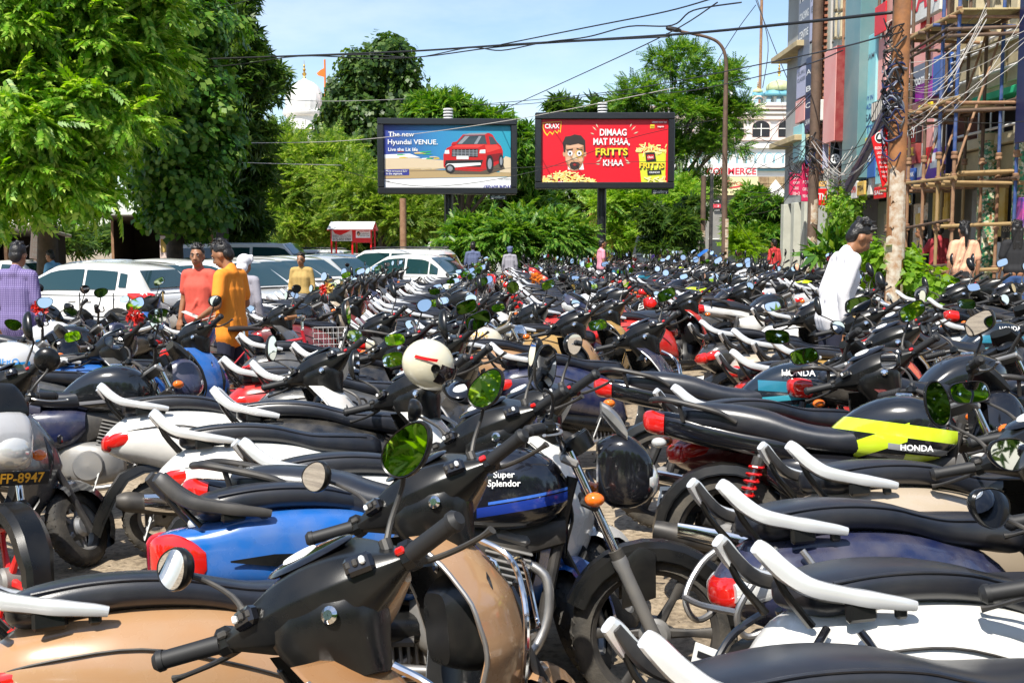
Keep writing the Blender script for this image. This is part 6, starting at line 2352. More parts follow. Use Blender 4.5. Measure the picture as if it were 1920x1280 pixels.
# tangle between the two brown poles and off to the right
ends = [(1675, 120), (1675, 150), (1675, 180), (1675, 205), (1676, 235), (1676, 262)]
k = 0
names_l = ['cable drooping from the brown pole to the thin rusty pole', 'loose wire looping from the brown pole over the scaffold', 'slack wire between the shop signs and the thin rusty pole']
for i in range(8):
    x0, y0 = rnd.choice(ends)
    y1 = rnd.uniform(255, 325)
    sag = rnd.uniform(30, 120)
    wire(names_l[0], [(x0, y0, YP1), (x0 - 50, (y0 * .66 + y1 * .34) + sag * .8, YP1 + 2.5), (x0 - 100, (y0 * .33 + y1 * .67) + sag, YP1 + 5.5), (1521, y1, 20.9)], rnd.choice([.005, .006, .007]), rnd.choice(['cable', 'cable_pale']))
for i in range(20):
    x0, y0 = rnd.choice(ends)
    x1, y1 = rnd.choice([(1930, rnd.uniform(0, 120)), (1930, rnd.uniform(100, 300)), (1850, rnd.uniform(-10, 40)), (1800, rnd.uniform(60, 330))])
    sag = rnd.uniform(10, 75)
    Y1 = YP1 + rnd.uniform(.5, 3)
    wire(names_l[1], [(x0, y0, YP1), (x0 * .66 + x1 * .34, y0 * .66 + y1 * .34 + sag * .85, YP1 + (Y1 - YP1) * .34), (x0 * .33 + x1 * .67, y0 * .33 + y1 * .67 + sag * .85, YP1 + (Y1 - YP1) * .67), (x1, y1, Y1)], rnd.choice([.003, .004, .006]), rnd.choice(['cable', 'cable_pale', 'cable_pale']))
for i in range(10):
    x1, y1 = rnd.uniform(1560, 1640), rnd.uniform(250, 380)
    y0 = rnd.uniform(250, 330)
    wire(names_l[2], [(1522, y0, 20.9), ((1522 + x1) / 2, (y0 + y1) / 2 + rnd.uniform(10, 60), 23), (x1, y1, 25.5)], rnd.choice([.006, .007, .008]), rnd.choice(['cable', 'cable_pale']))
for i in range(9):
    y0, y1 = rnd.uniform(250, 330), rnd.uniform(230, 420)
    wire('stray wire from the thin rusty pole across the temple front', [(1518, y0, 21), (1460, (y0 + y1) / 2 + rnd.uniform(5, 40), 26), (1395, y1, 33)], .008, 'cable')
def tangle(label, px, py, Y, r, h, n):
    c_ = at(px, py, Y)
    o = MB()
    for i in range(n):
        a = rnd.uniform(0, 6.28)
        z = rnd.uniform(-h, h)
        pts = []
        for q in range(7):
            a += rnd.uniform(.4, 1.2)
            z += rnd.uniform(-.18, .14)
            rr = r * rnd.uniform(1.0, 1.28)
            pts.append((rr * math.cos(a), rr * math.sin(a), z))
        o.tube(pts, rnd.choice([.006, .009, .014]), rnd.choice(['cable', 'cable', 'navy', 'cable', 'slate_board']), 5, 3)
    tag(o.build('cable_tangle', None, c_), label, 'cable tangle')
tangle('upper mass of tangled cables tied round the orange brown pole', 1677, 120, YP1, .11, .30, 26)
tangle('lower coil of blue and black cables on the orange brown pole', 1676, 210, YP1, .11, .22, 22)
tangle('knot of wires round the thin rusty pole', 1521, 295, 21, .10, .35, 16)
tangle('heap of wires and signs on the corner of the far grey building', 1495, 305, 28.5, .2, .35, 12)

# --- greenery by the shops
def plant(name, label, cat, base, blobs, kind, size, n, leaf, seed, **k):
    tree(name, label, cat, base, blobs, kind, size, n, leaf, seed=seed, trunk_r=.02, clump=.5, **k)
plant('leafy_plant', 'bright lime big leaved plant right of the flyer covered pole', 'plant', gp(1690, 13.6), [B(1672, 492, 13.4, 22, 14), B(1705, 492, 13.4, 24, 16), B(1690, 510, 13.2, 36, 16), B(1722, 528, 13, 30, 20), B(1750, 542, 12.8, 22, 16)], 'heart', .21, 330, 'leaf_lime', 41)
plant('leafy_plant', 'small lime plant left of the flyer covered pole', 'plant', gp(1648, 13.4), [B(1648, 488, 13.2, 17, 20)], 'heart', .26, 50, 'leaf_lime', 42)
plant('potted_palm', 'small fan palm behind the young man in white', 'palm', gp(1560, 21), [B(1565, 465, 20.5, 30, 26), B(1545, 480, 20.5, 20, 20)], 'tuft', .55, 34, 'leaf_mid', 43)
plant('creeper', 'green creeper hanging below the square black sign', 'creeper', on_x(1580, 440, FX - .3), [(np.array(on_x(px, py, FX - .4)), np.array([.18, .45, .45])) for px, py in ((1566, 380), (1570, 420), (1580, 395), (1586, 440), (1600, 400), (1568, 455))], 'heart', .26, 460, 'leaf_bright', 44, trunk=False)
# ------------------------------------------------------------------ parked cars under the trees
mat('car_glass', (.012, .04, .045), .03, coat=.5)
mat('car_paint', rough=.16, coat=1.0, objcol=True, dust=.08)
mat('car_trim', (.012, .012, .013), .4)
CAR_DIM = {'hatch': (3.85, .85, 1.50), 'sedan': (4.4, .86, 1.48), 'suv': (4.2, .88, 1.62), 'van': (4.7, .86, 1.88)}

def car_nodes(kind):
    L, W, H = CAR_DIM[kind]
    bz = {'hatch': .95, 'sedan': .93, 'suv': 1.06, 'van': 1.06}[kind]
    nodes = []
    b = MB()
    T = [(-.5, .66, .46, .74), (-.488, .86, .34, bz - .06), (-.46, .95, .27, bz), (-.38, .99, .22, bz + .01), (-.2, 1, .20, bz), (.05, 1, .20, bz - .01), (.22, .99, .20, bz - .02), (.36, .97, .22, bz - .09), (.445, .90, .26, bz - .17), (.485, .78, .32, bz - .26), (.5, .60, .40, bz - .36)]
    if kind == 'suv' or kind == 'van':
        T = [(t, w, z0, z1 + (.05 if t > .3 else 0)) for t, w, z0, z1 in T]
    b.loft([(t * L, w * W, z0, z1) for t, w, z0, z1 in T], 'car_paint', 36, 3, 6.5)
    prof = {'hatch': [(-.475, bz), (-.452, bz + .09), (-.385, H - .14), (-.30, H - .04), (-.12, H), (.02, H - .03), (.09, H - .12), (.265, bz)],
            'sedan': [(-.37, bz), (-.33, bz + .05), (-.20, H - .08), (-.10, H - .01), (-.02, H), (.06, H - .03), (.11, H - .10), (.26, bz)],
            'suv': [(-.485, bz), (-.475, bz + .14), (-.44, H - .10), (-.38, H - .02), (-.15, H), (.05, H - .01), (.12, H - .10), (.25, bz)],
            'van': [(-.49, bz), (-.485, bz + .14), (-.47, H - .10), (-.44, H - .02), (-.15, H), (.20, H - .02), (.26, H - .10), (.40, bz - .06)]}[kind]
    P = catmull([list(p) for p in prof], 4)
    wb, wr = W * .93, W * .74
    rows = []
    for t, z in P:
        f = max(0.02, (z - bz) / (H - bz))
        wt = wb + (wr - wb) * f
        x = t * L
        rows.append([(x, -wb, bz - .03), (x, -wt, z - .045 * f), (x, -wt * .90, z - .012 * f), (x, 0, z + .015 * f), (x, wt * .90, z - .012 * f), (x, wt, z - .045 * f), (x, wb, bz - .03)])
    b.grid(rows, 'car_paint', flip=True)
    kids = []
    def side(t, f, s, o=.010):
        z = np.interp(t, [p[0] for p in P], [p[1] for p in P])
        F = max(.02, (z - bz) / (H - bz))
        wt = wb + (wr - wb) * F
        zz = bz + .02 + (z - .05 * F - bz - .02) * f
        yy = wb + (wt - wb) * (zz - bz) / max(.01, z - .045 * F - bz)
        return (t * L, s * (yy + o), zz)
    tops = [p for p in P]
    spans = {'hatch': [(-.355, -.315, .22, .80), (-.30, -.13, .12, .84), (-.115, .165, .08, .86)], 'sedan': [(-.27, -.215, .1, .85), (-.205, -.06, .08, .88), (-.045, .175, .06, .90)],
             'suv': [(-.445, -.325, .10, .86), (-.31, -.12, .08, .88), (-.105, .175, .06, .90)], 'van': [(-.455, -.22, .10, .86), (-.20, .02, .08, .88), (.04, .30, .06, .90)]}[kind]
    for s in (-1, 1):
        for t0, t1, f0, f1 in spans:
            g = MB()
            n = 6
            r0 = [side(t0 + (t1 - t0) * k / n, f0, s) for k in range(n + 1)]
            r1 = [side(t0 + (t1 - t0) * k / n, f1 if True else f1, s) for k in range(n + 1)]
            g.grid([r0, r1], 'car_glass', flip=(s > 0), smooth=True)
            kids.append(('side_window', g))
    def top(t0, t1, sh, name):
        g = MB()
        n = 8
        R_ = []
        for k in range(n + 1):
            t = t0 + (t1 - t0) * k / n
            z = np.interp(t, [p[0] for p in P], [p[1] for p in P])
            F = max(.02, (z - bz) / (H - bz))
            wt = (wb + (wr - wb) * F) * sh
            R_.append([(t * L, y, z + .012 + .015 * F * (1 - abs(y / wt))) for y in (-wt, -wt * .5, 0, wt * .5, wt)])
        g.grid(R_, 'car_glass', flip=True)
        kids.append((name, g))
    fr = {'hatch': (.085, .245), 'sedan': (.105, .255), 'suv': (.115, .245), 'van': (.25, .39)}[kind]
    top(fr[0], fr[1], .88, 'windscreen')
    rr = {'hatch': (-.468, -.395), 'sedan': (-.355, -.205), 'suv': (-.478, -.437), 'van': (-.487, -.468)}[kind]
    if kind in ('suv', 'van', 'hatch'):
        g = MB()
        z0, z1 = bz + .10, H - .14
        x0, x1 = (np.interp(z0, [P[0][1], P[8][1] if len(P) > 8 else H], [P[0][0], P[8][0]]), np.interp(z1, [P[0][1], P[8][1]], [P[0][0], P[8][0]]))
        g.grid([[(x0 * L - .03, y * wb * .82, z0) for y in (-1, -.5, 0, .5, 1)], [(x1 * L - .035, y * wr * .88, z1) for y in (-1, -.5, 0, .5, 1)]], 'car_glass')
        kids.append(('rear_window', g))
    else:
        top(rr[0], rr[1], .86, 'rear_window')
    for s in (-1, 1):
        l_ = MB()
        if kind == 'suv':
            l_.loft([(-.505 * L, .03, bz - .28, bz + .0, 3, s * W * .80), (-.48 * L, .07, bz - .30, bz + .05, 3, s * W * .84), (-.45 * L, .03, bz - .16, bz + .02, 3, s * W * .94)], 'red_lens', 14, 2)
        else:
            l_.loft([(-.505 * L, .04, bz - .22, bz - .06, 2.6, s * W * .76), (-.485 * L, .09, bz - .25, bz + .02, 2.6, s * W * .82), (-.43 * L, .05, bz - .16, bz + .03, 2.6, s * W * .945), (-.38 * L, .01, bz - .03, bz + .02, 2.6, s * W * .985)], 'red_lens', 14, 2)
        kids.append(('tail_lamp', l_))
        l_ = MB()
        l_.loft([(.40 * L, .02, bz - .24, bz - .16, 2.6, s * W * .92), (.455 * L, .09, bz - .36, bz - .20, 2.6, s * W * .80), (.492 * L, .08, bz - .42, bz - .30, 2.6, s * W * .62)], 'clear_lens', 14, 2)
        kids.append(('headlamp', l_))
        m_ = MB()
        xm = (fr[1] - .045) * L
        m_.ell((xm, s * (W + .10), bz + .07), (.07, .11, .08), 'car_paint', 14, 9)
        m_.tube([(xm + .02, s * W * .94, bz + .01), (xm + .01, s * (W + .05), bz + .05)], .025, 'car_trim', 6)
        kids.append(('wing_mirror', m_))
        d = MB()
        for t in (spans[1][0] - .005, spans[2][0] - .005, spans[2][1] + .01):
            d.box((t * L, s * W * 1.0, (bz + .34) / 2 + .05), (.012, .02, bz - .40), 'car_trim')
        d.box((-.05 * L, s * W * .995, .30), (L * .52, .03, .05), 'car_trim', .01)
        kids.append(('door_seam', d))
        for t in (spans[1][1] - .03, spans[2][0] + .04):
            h = MB()
            h.box((t * L, s * (W * 1.005), bz - .13), (.16, .035, .03), 'car_paint', .01)
            kids.append(('door_handle', h))
        if kind == 'suv':
            r_ = MB()
            r_.tube([(-.38 * L, s * wr * .86, H), (-.36 * L, s * wr * .86, H + .05), (.0, s * wr * .86, H + .055), (.05 * L, s * wr * .86, H)], .02, 'car_trim', 8, 2)
            kids.append(('roof_rail', r_))
    bp = MB()
    bp.box((-.494 * L, 0, .60), (.02, .50, .12), 'white_plate', .004)
    bp.box((-.499 * L, 0, .60), (.014, .38, .06), 'black_print')
    kids.append(('number_plate', bp))
    gr = MB()
    gr.box((.488 * L, 0, bz - .40), (.03, W * .8, .10), 'car_trim', .01)
    gr.box((.485 * L, 0, .36), (.05, W * 1.2, .14), 'car_trim', .02)
    kids.append(('grille', gr))
    nodes.append(('body', b, kids))
    for t in (-.325, .325):
        for s in (-1, 1):
            w = MB()
            w.lathe([(.02, s * .02), (.36, s * .02), (.375, 0), (.375, -s * .14)], 'car_trim', 24, c=(t * L, s * W * .99, .34))
            w.lathe([(.20, -s * .06), (.22, s * .03), (.29, s * .035), (.31, s * .01), (.31, -s * .16)], 'rubber', 24, c=(t * L, s * W * 1.0, .31))
            r_ = MB()
            r_.lathe([(.01, s * .035), (.05, s * .035), (.07, s * .01), (.16, s * .0), (.19, s * .025), (.205, s * .03)], 'steel', 20, c=(t * L, s * W * 1.0, .31))
            nodes.append(('wheel', w, [('rim', r_)]))
    return nodes

def make_car(kind, colour):
    root = empty('parked_car')
    for name, mb, kids in car_nodes(kind):
        o = mb.build(name, root)
        o.color = (*colour, 1)
        for kn, km in kids:
            c = km.build(kn, o)
            c.color = (*colour, 1)
    index_kids(root)
    return root

WHITE, SILVER, GREENISH, BLUEGREY = (.74, .74, .72), (.42, .44, .45), (.07, .10, .095), (.10, .15, .22)
car_protos = {}
def car(kind, px, Y, deg, colour, label):
    p = gp(px, Y)
    if kind not in car_protos:
        o = car_protos[kind] = make_car(kind, colour)
    else:
        o = copy_tree(car_protos[kind])
    def setc(q):
        q.color = (*colour, 1)
        for c in q.children:
            setc(c)
    for c in list(o.children):
        setc(c)
    o.location = p
    o.rotation_euler = (0, 0, R(deg))
    tag(o, label, 'car', 'cars parked under the trees')
    return o

car('hatch', 168, 20.0, 163, WHITE, 'white hatchback with bright red tail lamps beside the man in purple')
car('sedan', 262, 21.0, -28, WHITE, 'white saloon just behind the white hatchback, windscreen to the right')
car('hatch', 250, 23.2, -24, WHITE, 'white small car half hidden behind the two nearest white cars')
car('hatch', 340, 23.4, -26, WHITE, 'white car with a big door mirror behind the man in red')
car('sedan', 375, 27.0, -20, GREENISH, 'dark greenish saloon under the heart leaved tree')
car('van', 480, 33.5, -8, WHITE, 'long cream white van at the back under the dark tree')
car('sedan', 470, 24.0, -28, WHITE, 'white car just right of the man in yellow')
car('hatch', 560, 26.5, -30, WHITE, 'white car with its windscreen to the right behind the man in khaki')
car('sedan', 620, 28.5, -28, SILVER, 'silver saloon right of the man in khaki')
car('hatch', 668, 30.5, -26, BLUEGREY, 'blue grey car below the red notice stall')
car('sedan', 560, 37.0, -14, WHITE, 'white car far back right of the cream van')
car('suv', 630, 38.0, -10, WHITE, 'white car far back behind the red notice stall')
car('suv', 725, 30.5, 160, WHITE, 'white estate car with red tail lamps right of the notice stall')
car('suv', 800, 33.5, 98, WHITE, 'white car seen from behind by the rusty pole under the car billboard')
car('hatch', 690, 34.5, -20, WHITE, 'white car peeping behind the estate car under the car billboard')
car('van', 860, 42, 80, WHITE, 'white van behind the low spreading tree')
car('sedan', 55, 27.5, -20, WHITE, 'white car at the far left in front of the kiosks')
car('van', 1245, 44, 70, SILVER, 'pale van in the shade under the red billboard')
car('suv', 1020, 46, 175, SILVER, 'silver car in the shade behind the low spreading tree')

car('sedan', 425, 22.3, -30, WHITE, 'white saloon right behind the man in yellow')
car('hatch', 515, 25.2, -30, WHITE, 'white small car between the head clothed person and the man in khaki')
car('sedan', 598, 31.5, -24, WHITE, 'white saloon left of the red notice stall')
car('hatch', 645, 33.0, -22, WHITE, 'white small car directly before the red notice stall')
car('sedan', 770, 28.8, 158, WHITE, 'white saloon in front of the rusty pole under the car billboard')

# kiosks, notice stall
mat('hut_wood', (.055, .042, .03), .85, noise=(4, .7, (.03, .024, .02)))
mat('tarp_blue', (.02, .12, .42), .5)
mat('tin', (.58, .56, .50), .5, noise=(3, .6, (.4, .32, .24)))
def kiosk(name, label, px0, px1, ytop, Y, m, roof, open_front=True):
    a, b = gp(px0, Y), gp(px1, Y)
    zt = at(px0, ytop, Y).z - a.z
    w = b.x - a.x
    root = empty(name, (a + b) / 2)
    tag(root, label, 'kiosk')
    o = MB()
    o.box((0, 1.8, zt / 2), (w, .08, zt), m)
    o.box((-w / 2, .9, zt / 2), (.08, 1.8, zt), m)
    o.box((w / 2, .9, zt / 2), (.08, 1.8, zt), m)
    o.box((0, .05, .5), (w, .06, 1.0), m)
    o.build('wall', root)
    o = MB()
    o.box((0, .7, zt), (w + .3, 2.6, .08), roof, .02, rot=Matrix.Rotation(R(-6), 3, 'X'))
    o.build('roof', root)
    for k in range(3):
        o = MB()
        o.box((-w / 2 + w * k / 2, .0, zt / 2), (.08, .08, zt), 'rusty')
        o.build('post', root)
    o = MB()
    for k in range(int(w / .28)):
        o.box((-w / 2 + .2 + .28 * k, .5, 1.12), (.2, .2, .18 + .1 * (k % 3)), ['mustard', 'sign_red', 'white_panel', 'blue_board'][k % 4], .02)
    tag(o.build('goods', root), kind='stuff')
    return root
kiosk('kiosk', 'open kiosk with a cream awning behind the man in purple', -40, 70, 432, 28, 'hut_wood', 'tin')
k2 = kiosk('kiosk', 'dark wooden hut with a small poster under the trees', 215, 400, 415, 33, 'hut_wood', 'hut_wood')
o = MB()
o.box((.0, -.06, 0), (.22, .03, .75), 'salmon')
o.box((0, -.08, .08), (.16, .02, .4), 'mustard')
o.build('poster', k2, (.05, 0, 1.75))
bd = sign_face('menu_board', 58, 425, 82, 486, 26.5, 'salmon', 'tall orange red menu board leaning on the tree trunk at the left', .05, cat='sign')[0]
bd.rotation_euler = (0, R(6), 0)
for k in range(6):
    letters(bd, ['CHAI', 'SAMOSA', 'JUICE', 'COLD', 'TEA', 'SNACKS'][k], .11, 'white_print', z=.30 - .12 * k, fit=.22)
ns_p = gp(660, 34)
ns = empty('notice_stall', ns_p)
tag(ns, 'red notice stall on thin red posts with a white pitched roof', 'stall')
def nz(py):
    return at(660, py, 34).z - ns_p.z
kk = 34 / FPX
for x in (-37, 2, 37):
    for y in (0, .9):
        o = MB()
        o.tube([(x * kk, y, 0), (x * kk, y, nz(428))], .03, 'sign_red', 8)
        o.build('post', ns)
o = MB()
o.box((-17 * kk, -.02, (nz(431) + nz(452)) / 2), (38 * kk, .05, nz(431) - nz(452)), 'white_panel', .005)
p_ = o.build('panel', ns)
m = MB()
flat_poly(m, [(-35 * kk, nz(429)), (-30 * kk, nz(438)), (-20 * kk, nz(441)), (-10 * kk, nz(437)), (1 * kk, nz(431)), (1 * kk, nz(428)), (-35 * kk, nz(428))], 'sign_red', -.05)
m.build('print', p_)
letters(p_, 'BHARAT EDUCATION', .12, 'dark_letter', x=-17 * kk, z=nz(443), y=-.05, fit=34 * kk)
letters(p_, '0175-5050 97809', .12, 'dark_letter', x=-17 * kk, z=nz(449), y=-.05, fit=34 * kk, bold=.02)
o = MB()
o.box((20 * kk, -.02, (nz(431) + nz(455)) / 2), (34 * kk, .05, nz(431) - nz(455)), 'sign_red', .005)
p_ = o.build('panel', ns)
m = MB()
flat_poly(m, [(9 * kk, nz(446)), (36 * kk, nz(446)), (36 * kk, nz(431)), (9 * kk, nz(431))], 'white_print', -.05)
flat_poly(m, disc(14 * kk, nz(438), .05, .07), 'ad_hair', -.054)
flat_poly(m, disc(14 * kk, nz(440), .035, .05), 'ad_skin', -.058)
m.build('print', p_)
for i, s_ in enumerate(('CALL NOW', 'for admission', '2023-24')):
    letters(p_, s_, .07, 'sign_red' if i == 0 else 'dark_letter', x=25 * kk, z=nz(434 + 4 * i), y=-.055, fit=18 * kk)
o = MB()
zt = nz(428)
for s in (-1, 1):
    o.add([(-42 * kk, .45, zt + .22), (42 * kk, .45, zt + .22), (42 * kk, .45 + s * .75, zt - .04), (-42 * kk, .45 + s * .75, zt - .04)], [[0, 1, 2, 3] if s > 0 else [3, 2, 1, 0]], 'white_panel', False)
    o.add([(-42 * kk, .45, zt + .19), (42 * kk, .45, zt + .19), (42 * kk, .45 + s * .75, zt - .07), (-42 * kk, .45 + s * .75, zt - .07)], [[3, 2, 1, 0] if s > 0 else [0, 1, 2, 3]], 'sign_red', False)
o.build('roof', ns)
tp = gp(810, 46)
o = MB()
rows = []
for i in range(7):
    rows.append([((-1 + 2 * j / 8) * 1.1, -.6 + .2 * i, 1.5 + .25 * math.cos((j - 4) * .5) - .06 * abs(3 - i) + .04 * ((i + j) % 2)) for j in range(9)])
o.grid(rows, 'tarp_blue')
for x in (-1, 1):
    o.tube([(x, 0, 0), (x, 0, 1.5)], .03, 'rusty', 6)
tag(o.build('tarpaulin', None, tp), 'blue tarpaulin slung between posts behind the cars', 'tarpaulin')
tp = gp(1325, 39)
o = MB()
o.grid([[((-1 + 2 * j / 8) * .35, -.2 + .15 * i, 1.2 + .12 * math.cos((j - 4) * .6) - .05 * abs(2 - i)) for j in range(9)] for i in range(5)], 'tarp_blue')
tag(o.build('tarpaulin', None, tp), 'small blue cloth tied to the thin pole left of the street lamp', 'cloth')
bw = empty('shed', gp(1195, 48))
tag(bw, 'yellow fronted shed half hidden under the red billboard trees', 'shed')
o = MB()
o.box((0, .6, 1.5), (4.2, 1.2, 3.0), 'mustard', .02)
o.build('wall', bw)
o = MB()
o.box((.2, -.03, 2.1), (1.6, .06, .9), 'mustard', .01)
o.box((.2, -.07, 2.1), (1.4, .02, .5), 'ad_yellow', .004)
o.build('signboard', bw)
o = MB()
o.box((-.2, -.02, .9), (1.8, .05, 1.7), 'dark_void')  # black slab on the wall, painted shade of a doorway
o.build('opening_shade', bw)
# ------------------------------------------------------------------ people: one continuous skin body each, clothing and hair as its children
mat('skin', (.30, .135, .065), .5)
mat('skin_light', (.40, .20, .11), .5)
mat('hair_black', (.010, .008, .007), .45, bump=(60, .6))
mat('eye_white', (.7, .68, .65), .3)
mat('eye_dark', (.01, .008, .006), .2)
mat('lip', (.24, .075, .05), .5)
def cloth(name, col, noise=None, check=None):
    m = mat(name, col, .85, bump=(9, .55), noise=noise)
    if check:
        n, l = nt(m)
        b = n['Principled BSDF']
        tc = n.new('ShaderNodeTexCoord')
        w1, w2 = n.new('ShaderNodeTexWave'), n.new('ShaderNodeTexWave')
        for w, ax in ((w1, 'X'), (w2, 'Z')):
            w.bands_direction = ax
            w.inputs['Scale'].default_value = check[1]
            l.new(tc.outputs['Object'], w.inputs['Vector'])
        mx = n.new('ShaderNodeMath')
        mx.operation = 'MULTIPLY'
        l.new(w1.outputs[1], mx.inputs[0])
        l.new(w2.outputs[1], mx.inputs[1])
        r = n.new('ShaderNodeMix')
        r.data_type = 'RGBA'
        l.new(mx.outputs[0], r.inputs[0])
        r.inputs[6].default_value = (*col, 1)
        r.inputs[7].default_value = (*check[0], 1)
        l.new(r.outputs[2], b.inputs['Base Color'])
    return m
cloth('cloth_purple', (.11, .08, .22), check=((.34, .28, .50), 14))
cloth('cloth_yellow', (.88, .27, .02))
cloth('cloth_coral', (.62, .09, .06))
cloth('cloth_white', (.74, .72, .74))
cloth('cloth_khaki', (.42, .28, .09))
cloth('cloth_sky', (.18, .42, .66))
cloth('cloth_bluecheck', (.03, .05, .14), check=((.30, .34, .46), 16))
cloth('cloth_grey', (.30, .29, .33))
cloth('cloth_pink', (.72, .28, .36))
cloth('cloth_peach', (.78, .42, .26))
cloth('cloth_black', (.012, .012, .014))
cloth('cloth_navy', (.014, .016, .035))
cloth('denim', (.03, .075, .20))
cloth('cloth_maroon', (.34, .03, .04))
cloth('cloth_red', (.62, .05, .05))

def capsule(mb, a, b, ra, rb, sq=(1, 1)):
    a, b = Vector(a), Vector(b)
    n = max(2, int((b - a).length / .03) + 1)
    pts = [a.lerp(b, k / n) for k in range(n + 1)]
    d = (b - a).normalized() if (b - a).length > 1e-6 else Vector((0, 0, 1))
    path = [a - d * ra * .98, a - d * ra * .7] + pts + [b + d * rb * .7, b + d * rb * .98]
    rr = [ra * .12, ra * .71] + [ra + (rb - ra) * k / n for k in range(n + 1)] + [rb * .71, rb * .12]
    mb.tube(path, rr, 'skin', 12)

def remeshed(name, mb, m, voxel, parent, smooth=4):
    me = mb.mesh('tmp_shape')
    o = bpy.data.objects.new('tmp_shape', me)
    COL.objects.link(o)
    md = o.modifiers.new('r', 'REMESH')
    md.mode = 'VOXEL'
    md.voxel_size = voxel
    ms = o.modifiers.new('s', 'SMOOTH')
    ms.factor = .5
    ms.iterations = smooth
    dg = bpy.context.evaluated_depsgraph_get()
    out = bpy.data.meshes.new_from_object(o.evaluated_get(dg))
    bpy.data.objects.remove(o)
    out.materials.clear()
    out.materials.append(MATS[m])
    out.polygons.foreach_set('use_smooth', [True] * len(out.polygons))
    out.polygons.foreach_set('material_index', [0] * len(out.polygons))
    return link(name, out, parent)

def person(label, pos, face_deg, h=1.70, top='cloth_white', bottom='cloth_navy', skin='skin', bend=0.0, head_yaw=0.0, head_pitch=0.0, arm_l=None, arm_r=None, sleeve='long', hem=.80, hair='short', group=None, voxel=.013, girl=False, cap=None, skirt=False, stride=.0):
    """local frame: forward is +Y, x to the figure's right, z up; built for 1.72 m and scaled"""
    root = empty('person', pos, (0, 0, R(face_deg)))
    f = h / 1.72
    root.scale = (f, f, f)
    tag(root, label, 'person', group)
    sw = .158 if girl else .176
    hipc = Vector((0, 0, .94))
    Rb = Matrix.Rotation(-bend, 3, 'X')
    def up(p):
        return hipc + Rb @ (Vector(p) - hipc)
    neck, chest, waist = up((0, .0, 1.46)), up((0, .01, 1.27)), up((0, .0, 1.06))
    Rh = Matrix.Rotation(-bend * .6, 3, 'X') @ Matrix.Rotation(head_yaw, 3, 'Z') @ Matrix.Rotation(-head_pitch, 3, 'X')
    hc = neck + (Rb @ Vector((0, .015, .05))) + Rh @ Vector((0, .02, .105))
    def hd(p):
        return hc + Rh @ Vector(p)
    J = {}
    for s, nm, arm in ((-1, 'l', arm_l), (1, 'r', arm_r)):
        sh = up((s * sw, -.005, 1.405))
        if arm:
            el, wr = up(arm[0]) if len(arm) < 3 else Vector(arm[0]), up(arm[1]) if len(arm) < 3 else Vector(arm[1])
        else:
            el, wr = up((s * (sw + .055), -.02, 1.13)), up((s * (sw + .065), .05, .89))
        J[nm] = (sh, el, wr)
    legs = []
    for s in (-1, 1):
        st = stride * s
        legs.append(((s * .088, 0, .91), (s * .095, .015 + st * .5, .49), (s * .10, -.015 + st, .085), (s * .12, .15 + st, .030)))
    b = MB()
    # trunk, neck, head
    for x in (-.06, .06):
        capsule(b, (x, 0, .95), waist + Vector((x, 0, 0)), .105, .092 if not girl else .078)
        capsule(b, waist + Vector((x, 0, 0)), chest + Rb @ Vector((x * 1.2, 0, 0)), .095 if not girl else .078, .098 if not girl else .088)
        capsule(b, chest + Rb @ Vector((x * 1.2, 0, 0)), up((x * 1.3, -.005, 1.39)), .096 if not girl else .085, .060)
    capsule(b, up((-sw * .8, -.005, 1.415)), up((sw * .8, -.005, 1.405)), .050, .050)
    capsule(b, up((0, -.01, 1.42)), hd((0, -.015, -.06)), .056 if not girl else .048, .052 if not girl else .045)
    b.ell(hd((0, -.012, .022)), (.076, .096, .100), 'skin', 18, 12, rot=Rh)
    b.ell(hd((0, .030, -.045)), (.058, .062, .074), 'skin', 16, 10, rot=Rh)
    b.ell(hd((0, .058, -.088)), (.026, .024, .022), 'skin', 10, 8, rot=Rh)
    capsule(b, hd((0, .084, .012)), hd((0, .104, -.030)), .010, .016)
    for s in (-1, 1):
        b.ell(hd((s * .078, -.012, -.010)), (.012, .020, .032), 'skin', 8, 8, rot=Rh)
        b.ell(hd((s * .015, .095, -.034)), (.010, .012, .009), 'skin', 8, 6, rot=Rh)
        b.ell(hd((s * .032, .078, .028)), (.026, .016, .010), 'skin', 8, 6, rot=Rh)
    for nm, s in (('l', -1), ('r', 1)):
        sh, el, wr = J[nm]
        capsule(b, sh, el, .047 if not girl else .044, .040 if not girl else .034)
        capsule(b, el, wr, .040 if not girl else .034, .027 if not girl else .023)
        d = (wr - el).normalized()
        sd = Vector((1, 0, 0)) - d * d.x
        sd = sd.normalized() if sd.length > .1 else Vector((0, 1, 0))
        nrm = d.cross(sd)
        palm = wr + d * .085
        for q in (-.022, 0, .022):
            capsule(b, wr + d * .015 + sd * q * .7, palm + sd * q, .017, .016)
        for q, ln in ((-.030, .062), (-.010, .074), (.010, .070), (.030, .052)):
            k1 = palm + sd * q + d * ln * .5 + nrm * .006 * s
            capsule(b, palm + sd * q * .95, k1, .0095, .009)
            capsule(b, k1, k1 + d * ln * .45 + nrm * .022, .009, .008)
        th = wr + d * .03 - sd * .03 * s
        capsule(b, th, th + d * .045 - sd * .022 * s + nrm * .012, .012, .009)
    for hp, kn, an, to in legs:
        capsule(b, hp, kn, .083, .055)
        capsule(b, kn, (kn[0] * .5 + an[0] * .5, kn[1] * .5 + an[1] * .5 - .02, (kn[2] + an[2]) / 2 + .05), .054, .054)
        capsule(b, (kn[0] * .5 + an[0] * .5, kn[1] * .5 + an[1] * .5 - .02, (kn[2] + an[2]) / 2 + .05), an, .050, .036)
        capsule(b, (an[0], an[1] - .03, .045), to, .040, .030)
    body = remeshed('body', b, skin, voxel if voxel < .012 else .012, root, 3)
